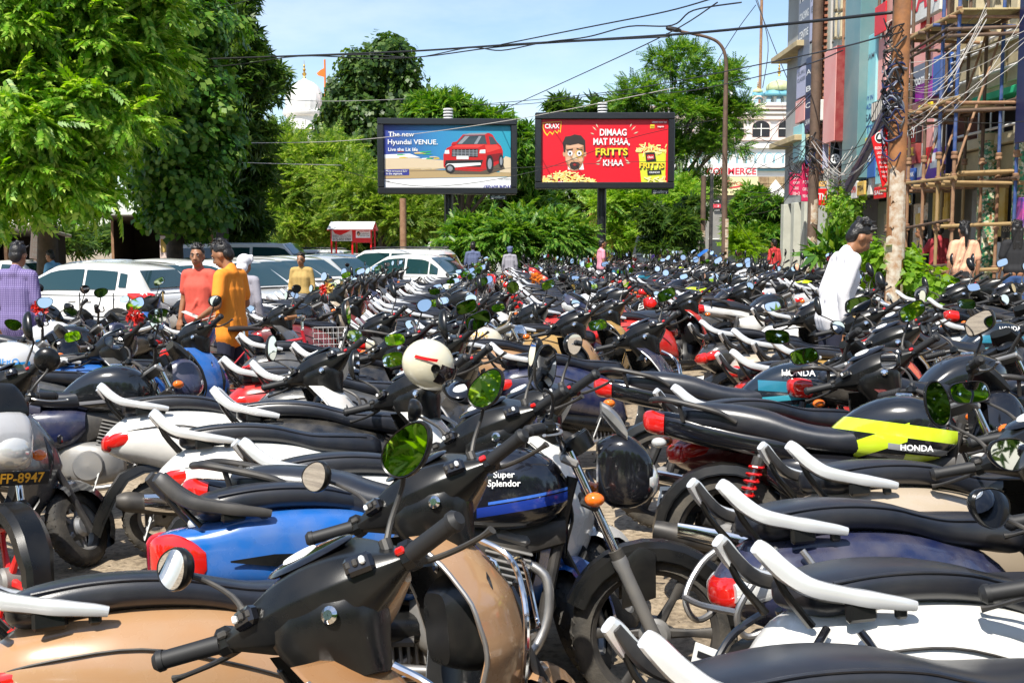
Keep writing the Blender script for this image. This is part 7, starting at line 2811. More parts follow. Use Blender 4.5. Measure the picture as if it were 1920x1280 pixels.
    for s in (-1, 1):
        e = MB()
        e.ell((0, 0, 0), (.0115, .008, .0055), 'eye_white', 10, 6)
        eo = e.build('eye', body, hd((s * .031, .083, .012)), Rh.to_euler())
        e = MB()
        e.ell((0, .004, 0), (.0065, .007, .0065), 'eye_dark', 10, 6)
        e.build('pupil', eo)
        e = MB()
        e.tube([hd((s * .014, .094, .030)), hd((s * .032, .092, .037)), hd((s * .050, .080, .030))], [.004, .005, .002], 'hair_black', 6, 3)
        e.build('eyebrow', body)
    e = MB()
    e.tube([hd((-.024, .086, -.060)), hd((0, .096, -.058)), hd((.024, .086, -.060))], [.003, .0065, .003], 'lip', 8, 3)
    e.build('mouth', body)
    # trousers
    t = MB()
    for x in (-.055, .055):
        capsule(t, (x, 0, .90), (x, 0, .95), .098, .086)
    for hp, kn, an, to in legs:
        capsule(t, (hp[0], hp[1], hp[2] - .03), kn, .090, .074)
        capsule(t, kn, (an[0], an[1] - .005, .10), .074, .064)
    if skirt:
        capsule(t, (0, 0, .9), (0, 0, .5), .15, .17)
    remeshed('trousers', t, bottom, .016, root, 3)
    for hp, kn, an, to in legs:
        s_ = MB()
        capsule(s_, (an[0], an[1] - .035, .040), (to[0], to[1] + .01, .034), .046, .040)
        s_.box((an[0] * .5 + to[0] * .5, (an[1] + to[1]) / 2 - .01, .008), (.085, .26, .016), 'skin', .006)
        remeshed('shoe', s_, 'cloth_black', .012, root, 2)
    # shirt
    c = MB()
    ex = .020
    z0 = hem + .10
    for x in (-.07, 0, .07):
        lo = Vector((x, 0, z0)) if bend < .2 else Vector((x, 0, z0 + .04))
        capsule(c, lo, waist + Vector((x, 0, 0)), .112 + (0 if girl else .008), (.086 if girl else .100) + .004)
        capsule(c, Vector((x, 0, z0 + .02)), up((x, 0, 1.0)), .114 + (0 if girl else .010), .104 if girl else .114)
        capsule(c, waist + Vector((x, 0, 0)), chest + Rb @ Vector((x * 1.15, 0, 0)), .086 if girl else .101, .096 if girl else .108)
        capsule(c, chest + Rb @ Vector((x * 1.15, 0, 0)), up((x * 1.2, -.005, 1.385)), .094 if girl else .106, .070)
    capsule(c, up((-sw * .85, -.005, 1.41)), up((sw * .9, -.005, 1.405)), .067, .067)
    capsule(c, up((0, -.012, 1.42)), up((0, -.005, 1.470)), .075, .064)
    for nm in ('l', 'r'):
        sh, el, wr = J[nm]
        if sleeve == 'long':
            capsule(c, sh, el, .062, .052)
            capsule(c, el, el.lerp(wr, .93), .052, .041)
        else:
            k_ = el.lerp(sh, .30)
            capsule(c, sh, k_, .063, .062)
    # a few folds
    for k in range(7):
        a_ = rnd.uniform(-2.6, 2.6)
        zz = rnd.uniform(z0, 1.25)
        p0 = up((.165 * math.sin(a_) * .95, .115 * math.cos(a_), zz))
        p1 = up((.165 * math.sin(a_ + .4), .115 * math.cos(a_ + .4), zz + rnd.uniform(-.12, .12)))
        capsule(c, p0, p1, .018, .012)
    remeshed('shirt', c, top, .013, root, 3)
    # hair or head cloth
    hr = MB()
    if cap:
        hr.ell(hd((0, -.02, .045)), (.094, .112, .098), 'skin', 18, 12, rot=Rh)
        hr.ell(hd((0, -.07, -.03)), (.085, .06, .085), 'skin', 14, 10, rot=Rh)
        for k in range(4):
            capsule(hr, hd((-.09, .03, .02 + .025 * k)), hd((.09, .03, .05 + .02 * k)), .02, .02)
        remeshed('head_cloth', hr, cap, .012, body, 2)
    else:
        hr.ell(hd((0, -.028, .046)), (.081, .093, .084), 'skin', 18, 12, rot=Rh)
        hr.ell(hd((0, -.062, -.005)), (.072, .055, .080), 'skin', 14, 10, rot=Rh)
        hr.ell(hd((0, .028, .096)), (.058, .040, .028), 'skin', 12, 8, rot=Rh)
        for k in range(80 if hair == 'curly' else 44):
            a_ = rnd.uniform(0, 6.28)
            q = rnd.uniform(.2, 1.0)
            p = (.080 * q * math.cos(a_), -.028 + .082 * q * math.sin(a_), .050 + .088 * math.sqrt(max(0, 1 - q * q * .8)))
            r_ = .016 if hair == 'curly' else .010
            tip = Vector(p) * 1.0 + Vector((rnd.uniform(-.03, .03), rnd.uniform(-.015, .035), rnd.uniform(.010, .030)))
            capsule(hr, hd(p), hd(tip), r_, r_ * .6)
        if hair == 'pony':
            capsule(hr, hd((0, -.11, .02)), hd((0, -.15, -.06)), .030, .036)
            capsule(hr, hd((0, -.15, -.06)), hd((0, -.13, -.24)), .036, .016)
        if hair == 'long':
            for x in (-.05, 0, .05):
                capsule(hr, hd((x, -.07, .0)), hd((x * .9, -.085, -.28)), .045, .030)
        remeshed('hair', hr, 'hair_black', .007, body, 0)
    return root

def stand(px, Y):
    return gp(px, Y)

person('man in a purple checked shirt seen from behind at the left edge', stand(32, 11.6), -6, 1.77, 'cloth_purple', 'cloth_black', hem=.74, hair='short', head_pitch=.25)
yel = person('young man in a yellow t-shirt looking down at papers in his hand', stand(432, 10.4), 72, 1.76, 'cloth_yellow', 'cloth_navy', hem=.72, sleeve='short', head_pitch=.45, head_yaw=.10,
             arm_l=((-.27, -.03, 1.13), (-.16, .20, 1.03)), arm_r=((.27, .0, 1.12), (.20, .24, 1.00)))
person('man in a coral red shirt standing behind the man in yellow', stand(374, 12.4), 160, 1.72, 'cloth_coral', 'cloth_navy', sleeve='short', head_yaw=.35)
person('person with a white cloth wound round the head beside the man in yellow', stand(458, 13.2), -20, 1.60, 'cloth_grey', 'denim', cap='cloth_white')
person('man in a khaki shirt looking across the bikes before the white cars', stand(566, 19.5), 172, 1.58, 'cloth_khaki', 'cloth_navy', sleeve='long')
person('man in a sky blue shirt at the kiosk under the left tree', stand(100, 24.5), 75, 1.70, 'cloth_sky', 'cloth_navy', head_pitch=.2, arm_l=((-.24, .02, 1.14), (-.16, .24, 1.14)))
person('distant man in a blue checked shirt with his back turned', stand(887, 34), 0, 1.76, 'cloth_bluecheck', 'cloth_navy', voxel=.02)
person('distant bowed person in grey in front of the low spreading tree', stand(956, 34.5), 0, 1.62, 'cloth_grey', 'cloth_navy', cap='cloth_bluecheck', voxel=.02)
person('distant person in a pink shirt beside the red billboard post', stand(1127, 32), -75, 1.72, 'cloth_pink', 'cloth_grey', voxel=.02, sleeve='short')
person('distant person in red near the round leafy tree', stand(1450, 31), 30, 1.60, 'cloth_red', 'denim', voxel=.02)
person('young man in a long white shirt bending over the bikes', gp(1562, 9.1), -86, 1.81, 'cloth_white', 'cloth_navy', bend=.22, head_pitch=.45, hair='curly', hem=.78,
       arm_l=((-.20, -.04, 1.13), (-.19, .05, .90)), arm_r=((.21, -.04, 1.13), (.20, .04, .90)))
person('woman with a ponytail in a peach top and black skirt, back turned', gp(1804, 15.6) + Vector((0, 0, .12)), -4, 1.66, 'cloth_peach', 'cloth_black', skin='skin_light', girl=True, hair='pony', sleeve='short', hem=.93, skirt=True)
person('woman in a black top and blue jeans at the right edge', gp(1902, 15.8) + Vector((0, 0, .12)), -12, 1.67, 'cloth_black', 'denim', girl=True, hair='long', sleeve='short', hem=.90)
person('man in dark clothes in the shade behind the scaffold', gp(1727, 19.6) + Vector((0, 0, .14)), 60, 1.66, 'cloth_black', 'cloth_navy')
person('person in maroon in the shade behind the scaffold', gp(1757, 19.2) + Vector((0, 0, .14)), 20, 1.70, 'cloth_maroon', 'cloth_navy', arm_l=((-.25, .1, 1.2), (-.28, .3, 1.25)))
# the papers the young man holds: lying in the two hands
for (dx, dy, z, a, lab) in ((-.16, .33, 1.035, .4, 'folded white printed paper held up by the man in yellow'), (.20, .37, .985, -.3, 'white slip of paper in the lower hand of the man in yellow')):
    o = MB()
    o.box((0, 0, 0), (.13, .16, .006), 'white_panel', rot=Matrix.Rotation(a, 3, 'X'))
    for k in range(4):
        o.box((0, -.05 + .03 * k, .0045), (.09, .008, .002), 'ad_carred' if k == 0 else 'black_print', rot=Matrix.Rotation(a, 3, 'X'))
    q = o.build('paper', None)
    M_ = Matrix.LocRotScale(yel.location, yel.rotation_euler, yel.scale)
    q.matrix_world = M_ @ Matrix.Translation((dx, dy, z)) @ Matrix.Rotation(R(18), 4, 'Z')
    tag(q, lab, 'paper')
# ------------------------------------------------------------------ the parked two wheelers
SILV, WHT, CREAM = (.40, .40, .41), (.74, .73, .69), (.62, .57, .44)
TAN, BROWN, RED, MAROON = (.40, .225, .11), (.30, .145, .055), (.52, .014, .012), (.14, .012, .016)
BLUE, NAVY, BLACK, GREY, GOLD, BEIGE = (.008, .115, .42), (.012, .018, .06), (.010, .011, .013), (.06, .064, .07), (.42, .25, .07), (.44, .36, .27)
protos, lowmesh, occupied = {}, {}, []

SCV = {
    'plain': dict(myaw=1.25, guard=False), 'guard': dict(myaw=-0.35, guard='chrome'), 'guard_angle': dict(myaw=0.35, guard='chrome', mirror='angle'), 'dark_guard': dict(myaw=1.60, guard='iron', mirror='tall'),
    'copper': dict(myaw=0.25, guard='steel', mirror='angle'), 'tall': dict(myaw=2.20, guard=False, mirror='tall'), 'black_rail': dict(myaw=-1.10, tail='sharp', rail='iron', guard=False, graphic=1, mirror='drop'),
    'tube': dict(myaw=0.90, guard=False, tail_tube='gloss_black', lens='clear'), 'luggage': dict(myaw=0.80, guard=False, tail_tube='steel', lens='clear', mirror='tall'), 'angle': dict(myaw=0.55, guard=False, mirror='angle', lens='clear'),
    'badge_activa': dict(myaw=0.90, guard=False, badge=('Activa', 'white_print', .085)), 'badge_aviator': dict(myaw=1.90, guard='steel', badge=('Aviator', 'black_print', .070), mirror='tall'),
}
MCV = {
    'yellow': dict(myaw=0.10, tank='tank_yellow', badge=('HONDA', 'white_print', .25, .745, .036), shock='red_spring', panel='gloss_black', fender='plastic', mirror='angle'),
    'teal': dict(myaw=1.00, tank='tank_teal', badge=('HONDA', 'white_print', .20, .905, .05), panel='gloss_black', fender='plastic', mirror='angle'),
    'fork': dict(myaw=2.00, tank='tank_blue', badge=('Super\nSplendor', 'white_print', .20, .88, .032), spokes=6, fender='plastic', bar='chrome', visor='steel', panel='gloss_black', mirror='tall'),
    'plain': dict(myaw=1.25, tank='tank_plain', panel='paint', fender='paint', mirror='drop'), 'red': dict(myaw=-1.20, tank='tank_red', panel='gloss_black', fender='gloss_black', mirror='tall', bar='chrome'),
    'spoke': dict(myaw=0.40, tank='tank_blue', panel='paint', fender='paint', spokes=36, rimmat='chrome', bar='chrome', guard=True, mirror='round'),
    'royal': dict(myaw=0.90, tank='paint', vintage=True, cowl=False, badge=('ROYAL\nENFIELD', 'yellow_print', .17, .87, .06), spokes=36, rimmat='chrome', bar='chrome', fender='paint', panel='paint', mirror='round'),
    'hero': dict(myaw=1.50, tank='tank_white', badge=('HERO', 'ad_sky2', .22, .80, .07), panel='gloss_black', fender='gloss_black', mirror='drop'),
    'silver': dict(myaw=-0.50, tank='tank_plain', panel='paint', fender='plastic', rimmat='wheel_red', mirror='round'),
}
mat('ad_sky2', (.02, .20, .55), .4)
stripe_mat('tank_white', (.60, .60, .60), [((.02, .25, .58), .72, .77, .12, -.05, .30, 0), ((.012, .012, .012), .68, .71, .02, -.1, .42, 0)])

def get_proto(kind, var):
    """first use builds it; the caller may take that one as it stands"""
    key = (kind, var)
    if key not in protos:
        sp = scooter_spec(**SCV[var]) if kind == 'scooter' else moto_spec(**MCV[var])
        o = build_spec(kind, sp, R(38))
        index_kids(o)
        protos[key] = (o, sp)
        return o, True
    return protos[key][0], False

def paint_tree(o, col):
    o.color = (*col, 1)
    for c in o.children:
        paint_tree(c, col)

REF = {'H': Vector((.345, 0, 1.02)), 'R': Vector((-.915, -.10, .975)), 'T': Vector((-1.02, 0, .82)), 'S': Vector((.325, 0, .945)), 'L': Vector((.50, 0, .87)), 'K': Vector((.20, 0, .93)), 'B': Vector((-.86, -.12, .96))}

def solve(px, py, ref, head, lean):
    Mr = Matrix.Rotation(head, 3, 'Z') @ Matrix.Rotation(-lean, 3, 'X')
    v = Mr @ REF[ref]
    p = at_z(px, py, v.z)
    q = Vector((p.x - v.x, p.y - v.y, 0))
    q.z = gz(q.x)
    return q

def put(kind, var, loc, head, lean, lock, col, label, level=0):
    rz = (-lean, 0, head)
    if level == 0:
        o, first = get_proto(kind, var)
        if not first:
            o = copy_tree(o)
        sp = protos[(kind, var)][1]
        for c in o.children:
            if c.rotation_mode == 'QUATERNION':
                c.rotation_quaternion = Quaternion(sp[2], lock)
        paint_tree(o, col)
        o.location, o.rotation_euler = loc, rz
    else:
        key = (kind, var, level, round(lock * 4))
        if key not in lowmesh:
            sp = scooter_spec(hi=False, **SCV[var]) if kind == 'scooter' else moto_spec(hi=False, **MCV[var])
            lowmesh[key] = joined_mesh(kind, sp, round(lock * 4) / 4)
        o = link(kind, lowmesh[key], None, loc, rz)
        o.color = (*col, 1)
    tag(o, label, 'scooter' if kind == 'scooter' else 'motorcycle', 'scooters parked in the lot' if kind == 'scooter' else 'motorcycles parked in the lot')
    occupied.append((loc.x, loc.y, head))
    return o

# each near one by a point of it in the photograph: (kind, variant, ref, px, py, heading, lean, lock, colour, label)
HERO = [
    ('scooter', 'guard', 'H', 625, 1100, 24, 12, 54, BROWN, 'brown scooter nearest the camera with chrome leg guard and big black handlebar hood'),
    ('scooter', 'guard', 'H', 812, 912, 24, 12, 54, TAN, 'tan scooter just behind the brown one, chrome guard on its apron'),
    ('scooter', 'tube', 'R', 1420, 1030, 16, 8, 46, WHT, 'white scooter in the bottom right corner with black tail guard tube'),
    ('scooter', 'luggage', 'R', 1352, 912, 16, 8, 46, NAVY, 'dark navy scooter with red and clear tail lamps and coppery tail rack'),
    ('scooter', 'angle', 'R', 1480, 838, 15, 8, 48, BEIGE, 'beige scooter with white grab rail behind the dark navy one'),
    ('scooter', 'plain', 'R', 1212, 1205, 15, 9, 46, NAVY, 'dark blue scooter cut off by the bottom edge, white grab rail'),
    ('scooter', 'badge_aviator', 'R', 286, 768, 20, 8, 52, WHT, 'white scooter with script badge and a helmet hung by its handlebar'),
    ('scooter', 'black_rail', 'R', 300, 880, 26, 8, 48, BLUE, 'bright blue scooter with black grab rail and orange tail lamp'),
    ('scooter', 'plain', 'R', 455, 822, 23, 8, 48, WHT, 'white scooter between the bright blue one and the one with a script badge'),
    ('scooter', 'badge_activa', 'R', 418, 668, 21, 8, 50, RED, 'glossy red scooter with white script lettering on its side'),
    ('scooter', 'dark_guard', 'H', 607, 682, 23, 9, 52, WHT, 'white scooter with black leg guard right of the glossy red scooter'),
    ('scooter', 'copper', 'H', 218, 640, 25, 10, 52, GREY, 'charcoal scooter with copper leg guard below the red ribbon at the left'),
    ('motorcycle', 'yellow', 'T', 1212, 800, -14, 7, 30, BLACK, 'black motorcycle with lime yellow tank stripes and red shock spring'),
    ('motorcycle', 'teal', 'T', 1118, 735, -6, 7, 35, BLACK, 'black motorcycle with teal and silver tank stripes behind the lime striped one'),
    ('motorcycle', 'fork', 'S', 1050, 846, 2, 7, -4, NAVY, 'dark blue motorcycle with bare chrome fork tubes and black front mudguard in the centre'),
    ('motorcycle', 'silver', 'L', 5, 828, -38, 5, -6, SILV, 'silver motorcycle facing the camera at the left edge, yellow on black plate and red rim'),
    ('motorcycle', 'plain', 'T', -150, 745, 12, 7, 30, NAVY, 'black motorcycle with a broad blue seat behind the silver one at the left edge'),
    ('scooter', 'tall', 'H', 712, 606, 21, 9, 52, GREY, 'dark scooter with raised mirrors behind the hanging helmet'),
    ('scooter', 'guard_angle', 'H', 998, 585, 19, 9, 48, CREAM, 'cream scooter beside the cream tank with gold lettering'),
    ('scooter', 'tall', 'H', 1074, 600, 23, 9, 50, TAN, 'tan scooter in the middle with a tall mirror against the bikes behind'),
    ('scooter', 'plain', 'H', 1142, 578, 21, 9, 48, GOLD, 'gold scooter right of the tan one with the tall mirror'),
    ('scooter', 'guard_angle', 'H', 1208, 620, 17, 9, 48, NAVY, 'navy scooter with cream leg guard, left of the red tail'),
    ('scooter', 'plain', 'R', 1372, 660, 17, 8, 48, RED, 'red tailed scooter with white grab rail left of the teal striped tank'),
    ('scooter', 'tall', 'R', 1374, 620, 19, 8, 48, BEIGE, 'pale scooter behind the red tailed one, white grab rail'),
    ('scooter', 'guard_angle', 'H', 1528, 582, 21, 9, 52, BLACK, 'black scooter with angular mirrors below the young man in white'),
    ('scooter', 'guard', 'H', 1682, 608, 25, 9, 12, GOLD, 'scooter with bright gold handlebar cowl below the lime plants'),
    ('scooter', 'copper', 'H', 1645, 682, 19, 10, 50, MAROON, 'maroon scooter with angular mirrors behind the lime striped tank'),
    ('motorcycle', 'plain', 'S', 1868, 668, 14, 7, 30, BLACK, 'black motorcycle at the right edge with red and orange tinsel on its headlamp'),
    ('scooter', 'plain', 'R', 1755, 592, 17, 8, 50, WHT, 'white scooter with curved white rail below the woman in peach'),
    ('motorcycle', 'teal', 'K', 1885, 612, 12, 7, 34, BLUE, 'motorcycle with a blue tank below the woman in black'),
    ('scooter', 'tall', 'H', 1797, 545, 23, 9, 52, BLACK, 'black scooter with a round ignition lock in front of the woman in peach'),
    ('scooter', 'angle', 'H', 1893, 545, 23, 9, 52, GREY, 'dark grey scooter in front of the woman in black'),
    ('scooter', 'tall', 'H', 1607, 558, 21, 9, 52, WHT, 'white scooter just below the hands of the young man in white'),
    ('scooter', 'plain', 'H', 932, 562, 21, 9, 50, WHT, 'white scooter left of the cream tank with gold lettering'),
    ('motorcycle', 'royal', 'K', 915, 616, 8, 6, 36, CREAM, 'cream motorcycle with gold lettering on a black tank plate'),
    ('scooter', 'tall', 'H', 348, 570, 21, 9, 52, BLACK, 'black scooter with a wide dial in front of the man in yellow'),
    ('scooter', 'plain', 'H', 528, 588, 23, 9, 52, GREY, 'dark scooter right of the man in yellow, behind the bicycle'),
    ('motorcycle', 'hero', 'K', 40, 650, 10, 7, 34, BLACK, 'motorcycle with a white and blue tank at the left edge'),
    ('motorcycle', 'plain', 'K', 150, 618, 12, 7, 34, NAVY, 'motorcycle with a dark navy tank left of the red ribbon'),
    ('scooter', 'tall', 'H', 1393, 542, 21, 9, 50, GREY, 'grey scooter with upright mirror left of the gold and black ones'),
    ('scooter', 'plain', 'H', 1290, 560, 21, 9, 50, RED, 'red scooter in the middle distance under the red billboard'),
    ('scooter', 'tall', 'H', 660, 570, 21, 9, 50, MAROON, 'maroon scooter with large upright mirrors left of centre'),
]
hero_obj = []
for kind, var, ref, px, py, hd_, ln, lk, col, lab in HERO:
    ln += 3 if kind == 'scooter' else 2
    loc = solve(px, py, ref, R(hd_), R(ln))
    hero_obj.append(put(kind, var, loc, R(hd_), R(ln), R(lk), col, lab, 0))

# ------------------------------------------------------------------ rows behind, filled to the trees
def clash(x, y, h, dx=.95, dy=.46):
    for ox, oy, oh in occupied:
        ddx, ddy = x - ox, y - oy
        if abs(ddx) > 2.0 or abs(ddy) > 2.0:
            continue
        c_, s_ = math.cos(h), math.sin(h)
        u, v = ddx * c_ + ddy * s_, -ddx * s_ + ddy * c_
        if abs(v) < dy and abs(u) < 1.62:
            return True
    return False
people_spots = [(o.location.x, o.location.y) for o in bpy.data.objects if o.name.startswith('person') and o.parent is None]
def left_limit(y):
    return float(np.interp(y, [3, 9, 12, 15, 19, 23, 28, 33, 38], [-2.6, -4.6, -5.6, -4.9, -4.6, -4.3, -3.6, -2.6, -2.2]))
COLS = [('black', BLACK, 30), ('charcoal', GREY, 16), ('white', WHT, 17), ('silver', SILV, 10), ('red', RED, 8), ('maroon', MAROON, 5), ('blue', BLUE, 6), ('navy', NAVY, 9), ('beige', BEIGE, 5), ('gold', GOLD, 3)]
bag = [c for c in COLS for _ in range(c[2])]
marks = [(120, 'by the white hatchback'), (330, 'behind the man in coral'), (520, 'near the man in khaki'), (640, 'before the notice stall'), (760, 'left of the car billboard post'), (880, 'under the car billboard'),
         (990, 'before the low spreading tree'), (1120, 'left of the red billboard post'), (1250, 'right of the red billboard post'), (1370, 'by the street lamp'), (1480, 'before the round leafy tree'), (1600, 'by the young man in white'), (1720, 'below the lime plants'), (1860, 'before the scaffold'), (2100, 'at the right edge')]
fill = []
for c in range(-4, 5):
    y = 4.6 + rnd.uniform(0, .4)
    while y < 38.5:
        x = 1.35 + 2.08 * c - .02 * (y - 5) + rnd.uniform(-.16, .16)
        h = R(18 + rnd.uniform(-10, 12))
        if rnd.random() < .05:
            h += R(180)
        ok = left_limit(y) < x < (5.6 if y < 30 else 5.9) and abs(x) < .5 * y + 1.1
        if ok and not clash(x, y, h) and all(math.hypot(x - a, y - b) > (.62 if b < 30 else .5) for a, b in people_spots):
            fill.append((y, x, h))
            occupied.append((x, y, h))
        y += rnd.uniform(.60, .72) * (1 if y < 20 else 1.12)
fill.sort()
sc_count, mc_count, used_labels = 0, 0, {}
words = {0: 'middle rows', 1: 'far rows', 2: 'last rows'}
svars = list(SCV)
svars = [v for v in svars if not v.startswith('badge') and v not in ('tube', 'luggage')]
mvars = ['plain', 'red', 'spoke', 'teal', 'yellow', 'silver', 'hero']
feats = {'plain': 'short stalked mirrors', 'guard': 'a chrome leg guard', 'guard_angle': 'chrome guard', 'dark_guard': 'a dark leg guard', 'copper': 'a steel leg guard', 'tall': 'tall narrow mirrors', 'black_rail': 'a black grab rail', 'angle': 'angular mirrors'}
mfeats = {'plain': 'a plain tank', 'red': 'a red striped tank', 'spoke': 'wire spoked wheels', 'teal': 'a teal striped tank', 'yellow': 'lime tank stripes', 'silver': 'red wheel rims', 'hero': 'a white and blue tank'}
occupied.clear()
for y, x, h in fill:
    cn, col, _ = rnd.choice(bag)
    px = 960 + x / y * FPX
    mk = next((m_ for lim, m_ in marks if px < lim), marks[-1][1])
    band = 0 if y < 14 else 1 if y < 24 else 2
    moto = rnd.random() < .24
    if moto:
        var, kind = rnd.choice(mvars), 'motorcycle'
        lab = '%s motorcycle with %s, %s %s' % (cn, mfeats[var], words[band], mk)
    else:
        var, kind = rnd.choice(svars), 'scooter'
        lab = '%s scooter with %s, %s %s' % (cn, feats[var], words[band], mk)
    put(kind, var, Vector((x, y, gz(x))), h, R(rnd.uniform(8, 13)), R(rnd.choice([46, 50, 52, 36, 48])), col, lab, 0 if y < 11.0 else 1)
print('BIKES', len(HERO), len(fill), 'level0', sum(1 for f in fill if f[0] < 11))
# ------------------------------------------------------------------ things hung on or standing among the bikes
mat('helmet_white', (.66, .61, .45), .18, coat=.8)
mat('visor', (.03, .02, .02), .05, coat=.8)
mat('tinsel_red', (.62, .03, .02), .35, metal=.2)
mat('tinsel_orange', (.75, .22, .02), .35, metal=.2)
mat('bike_red', (.42, .012, .02), .3, coat=.5)
mat('saddle', (.03, .022, .018), .5)

# full face helmet over the handlebar of the white scooter
hp = at(803, 682, 5.0)
he = empty('helmet', hp, (R(8), R(28), R(10)))
tag(he, 'cream white full face helmet with tinted visor hung on a scooter handlebar', 'helmet')
m = MB()
N = 28
rows = []
for i in range(17):
    t = -1.25 + (math.pi / 2 + 1.25) * i / 16
    r_, z = math.cos(t), math.sin(t)
    row = []
    for k in range(N):
        a = 2 * math.pi * k / N
        x = .150 * r_ * math.cos(a) * (1.08 if math.cos(a) > 0 and z < .2 else 1)
        y = .120 * r_ * math.sin(a)
        row.append((x + (.018 if z < -.2 and math.cos(a) > 0 else 0), y, .140 * z))
    rows.append(row)
m.grid(rows, 'helmet_white', cu=True)
m.build('shell', he)
he.scale = (.84, .84, .84)
v = MB()
rows = []
for i in range(6):
    z = -.055 + .022 * i
    f = math.sqrt(max(.05, 1 - (z / .142) ** 2))
    rows.append([(.162 * f * math.cos(a) * 1.02 + .006, .127 * f * math.sin(a) * 1.02, z) for a in [R(-72 + 12 * k) for k in range(13)]])
v.grid(rows, 'visor', flip=True)
vo = v.build('visor', he)
q = MB()
for s in (-1, 1):
    q.lathe([(.001, .0), (.022, .0), (.026, -.008), (.026, -.012)], 'plastic', 16, c=(.03, s * .126, .02))
q.build('pivot', vo)
for s in (-1, 1):
    q = MB()
    q.grid([[(-.10 + .03 * k, s * (.123 * math.sqrt(max(.04, 1 - ((-.10 + .03 * k) / .155) ** 2)) + .004), .015 + dz + .01 * k) for k in range(5)] for dz in (0, .018)], 'sign_red')
    q.build('side_stripe', he)
q = MB()
q.box((.155, 0, -.09), (.03, .06, .02), 'plastic', .006)
q.build('chin_vent', he)

def tinsel(px, py, Y, r, mats, label, n=140):
    c_ = at(px, py, Y)
    o = MB()
    for k in range(n):
        d = Vector((rnd.gauss(0, 1), rnd.gauss(0, 1), rnd.gauss(0, .8))).normalized()
        a = d * r * rnd.uniform(.1, .55)
        b = d * r * rnd.uniform(.45, 1.05) + Vector((0, 0, -r * .25 * rnd.random()))
        w = Vector((rnd.gauss(0, 1), rnd.gauss(0, 1), rnd.gauss(0, 1))).normalized() * r * rnd.uniform(.08, .26)
        mid = (a + b) / 2 + w * 1.5
        mm = mats[0] if (px and d.x < .15) or len(mats) == 1 else mats[1]
        o.add([a, mid + w, b, mid - w], [[0, 1, 2, 3]], mm, False)
    return tag(o.build('tinsel', None, c_), label, 'ribbon', 'festive ribbons on handlebars')
tinsel(1838, 730, 5.6, 0.092, ['tinsel_red', 'tinsel_orange'], 'bunch of red and orange tinsel on the motorcycle at the right edge', 240)
tinsel(252, 592, 6.9, 0.068, ['tinsel_red'], 'red tinsel ribbon on the charcoal scooter with copper guard', 220)
tinsel(612, 540, 10.4, 0.080, ['tinsel_red', 'mustard'], 'reddish cloth flowers on a handlebar in front of the khaki shirted man', 160)
tinsel(1006, 520, 12.5, 0.096, ['tinsel_orange'], 'orange ribbon on a handlebar under the gap between the billboards', 120)
tinsel(75, 575, 8.8, 0.080, ['tinsel_red'], 'bright red cloth bundle on a handlebar below the man in purple', 160)

# registration plate of the silver motorcycle at the left edge
so3 = hero_obj[15]
pl = MB()
pl.box((0, 0, 0), (.008, .30, .062), 'plate_black', .004)
pp = pl.build('number_plate', so3, (.64, 0, .735), (0, R(4), 0))
me = text_mesh('DFP-8947', .060, bold=.02)
me.transform(Matrix(((0, 0, 1, .006), (1, 0, 0, 0), (0, 1, 0, 0), (0, 0, 0, 1))))
me.materials.clear()
me.materials.append(MATS['yellow_print'])
link('lettering', me, pp)

# red bicycle with a wire basket
bp0 = at_z(500, 640, .80)
bc = empty('bicycle', Vector((bp0.x, bp0.y, gz(bp0.x))), (R(-5), 0, R(14)))
tag(bc, 'red bicycle with brown saddle and wire basket among the scooters', 'bicycle')
for x in (-.52, .52):
    m = MB()
    prof = [(.33 + .016 * math.cos(t), .016 * math.sin(t)) for t in [2 * math.pi * k / 8 for k in range(8)]]
    m.lathe(prof, 'rubber', 40, c=(x, 0, .35), close=True)
    w = m.build('wheel', bc)
    m = MB()
    m.lathe([(.318, -.012), (.306, -.010), (.306, .010), (.318, .012)], 'chrome', 40, c=(x, 0, .35))
    for k in range(28):
        a = 2 * math.pi * k / 28
        m.tube([(x + .02 * math.cos(a + .8), .02 * (-1) ** k, .35 + .02 * math.sin(a + .8)), (x + .31 * math.cos(a), 0, .35 + .31 * math.sin(a))], .0016, 'steel', 4)
    m.build('rim', w)
m = MB()
H1, H2, BB, ST = Vector((.36, 0, .82)), Vector((.38, 0, .70)), Vector((-.08, 0, .30)), Vector((-.20, 0, .76))
for a, b, r_ in ((H1, ST + Vector((0, 0, -.04)), .014), (H2, BB, .016), (ST, BB, .014), (Vector((.34, 0, .90)), Vector((.40, 0, .62)), .017)):
    m.tube([a, b], r_, 'bike_red', 10)
for s in (-1, 1):
    m.tube([BB + Vector((0, s * .03, 0)), (-.52, s * .055, .35)], .010, 'bike_red', 8)
    m.tube([ST + Vector((0, s * .02, -.05)), (-.52, s * .055, .35)], .008, 'bike_red', 8)
    m.tube([(.40, s * .03, .62), (.44, s * .05, .55), (.52, s * .055, .35)], .010, 'bike_red', 8)
m.build('frame', bc)
m = MB()
m.loft([(-.36, .085, .90, .945), (-.30, .10, .895, .955), (-.20, .075, .90, .95), (-.10, .03, .905, .94), (-.04, .018, .905, .932)], 'saddle', 16, 3)
m.tube([ST, (-.215, 0, .90)], .013, 'chrome', 8)
m.build('saddle', bc)
m = MB()
m.tube([(.20, -.29, 1.02), (.27, -.27, 1.03), (.36, -.17, 1.03), (.345, 0, .99), (.36, .17, 1.03), (.27, .27, 1.03), (.20, .29, 1.02)], .011, 'chrome', 8, 4)
m.tube([(.345, 0, .99), (.345, 0, .86)], .014, 'chrome', 8)
hb = m.build('handlebar', bc)
for s in (-1, 1):
    q = MB()
    q.tube([(.28, s * .268, 1.03), (.19, s * .295, 1.018)], .017, 'pole_paint', 10)
    q.build('grip', hb)
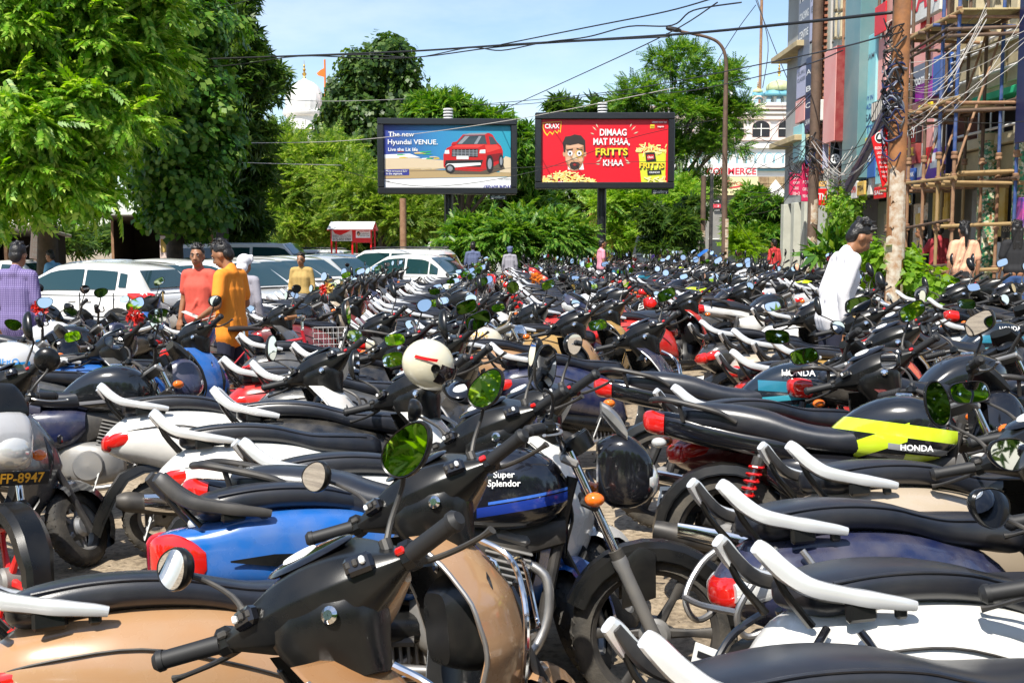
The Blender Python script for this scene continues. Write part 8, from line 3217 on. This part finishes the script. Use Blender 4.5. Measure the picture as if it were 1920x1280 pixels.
m = MB()
for k in range(5):
    z = .70 + .055 * k
    e = .02 * k
    m.tube([(.44, -.15 - e, z), (.70 + e, -.15 - e, z), (.70 + e, .15 + e, z), (.44, .15 + e, z), (.44, -.15 - e, z)], .004, 'steel', 5)
for k in range(9):
    y = -.15 + .0375 * k
    m.tube([(.45, y, .70), (.70, y, .70), (.78, y * 1.5, .92)], .003, 'steel', 5)
for k in range(6):
    x = .46 + .05 * k
    for s in (-1, 1):
        m.tube([(x, s * .15, .70), (x, s * .23, .92)], .003, 'steel', 5)
m.build('basket', bc)
m = MB()
m.lathe([(.08, -.004), (.095, -.004), (.095, .004), (.08, .004)], 'chrome', 24, c=(-.08, -.05, .30), close=True)
m.tube([(-.08, -.05, .30), (.02, -.07, .17)], .009, 'chrome', 8)
m.tube([(-.08, .05, .30), (-.18, .07, .43)], .009, 'chrome', 8)
m.box((.02, -.12, .165), (.08, .09, .022), 'rubber', .005)
m.box((-.18, .12, .435), (.08, .09, .022), 'rubber', .005)
m.build('crank', bc)
for x in (-.52, .52):
    m = MB()
    rows = []
    for k in range(10):
        a = R(20 + 15 * k) if x < 0 else R(40 + 12 * k)
        rows.append([(x + .362 * math.cos(a), y, .35 + .362 * math.sin(a) - abs(y) * .3) for y in (-.03, 0, .03)])
    m.grid(rows, 'gloss_black')
    m.build('mudguard', bc)

# trees of the street behind the camera: they are what the mirrors and paint reflect
for k, (x_, y_, side) in enumerate([(-22, -9, 'far left'), (-14, -12, 'left'), (-6.5, -13, 'near left'), (1, -14, 'middle'), (8, -13, 'near right'), (15.5, -12, 'right')]):
    tree('broadleaf_tree', 'street tree behind the photographer, %s of its row' % side, 'tree', (x_, y_, gz(x_)), [(np.array([x_, y_, 6.0]), np.array([4.2, 2.6, 3.4])), (np.array([x_ + 2.6, y_, 3.0]), np.array([2.8, 2.2, 2.4])), (np.array([x_ - 2.4, y_, 2.6]), np.array([2.8, 2.2, 2.3]))],
         'tuft', .95, 1500, ['leaf_bright', 'leaf_mid'][k % 2], seed=51 + k, clump=.42, group='street trees behind the photographer')
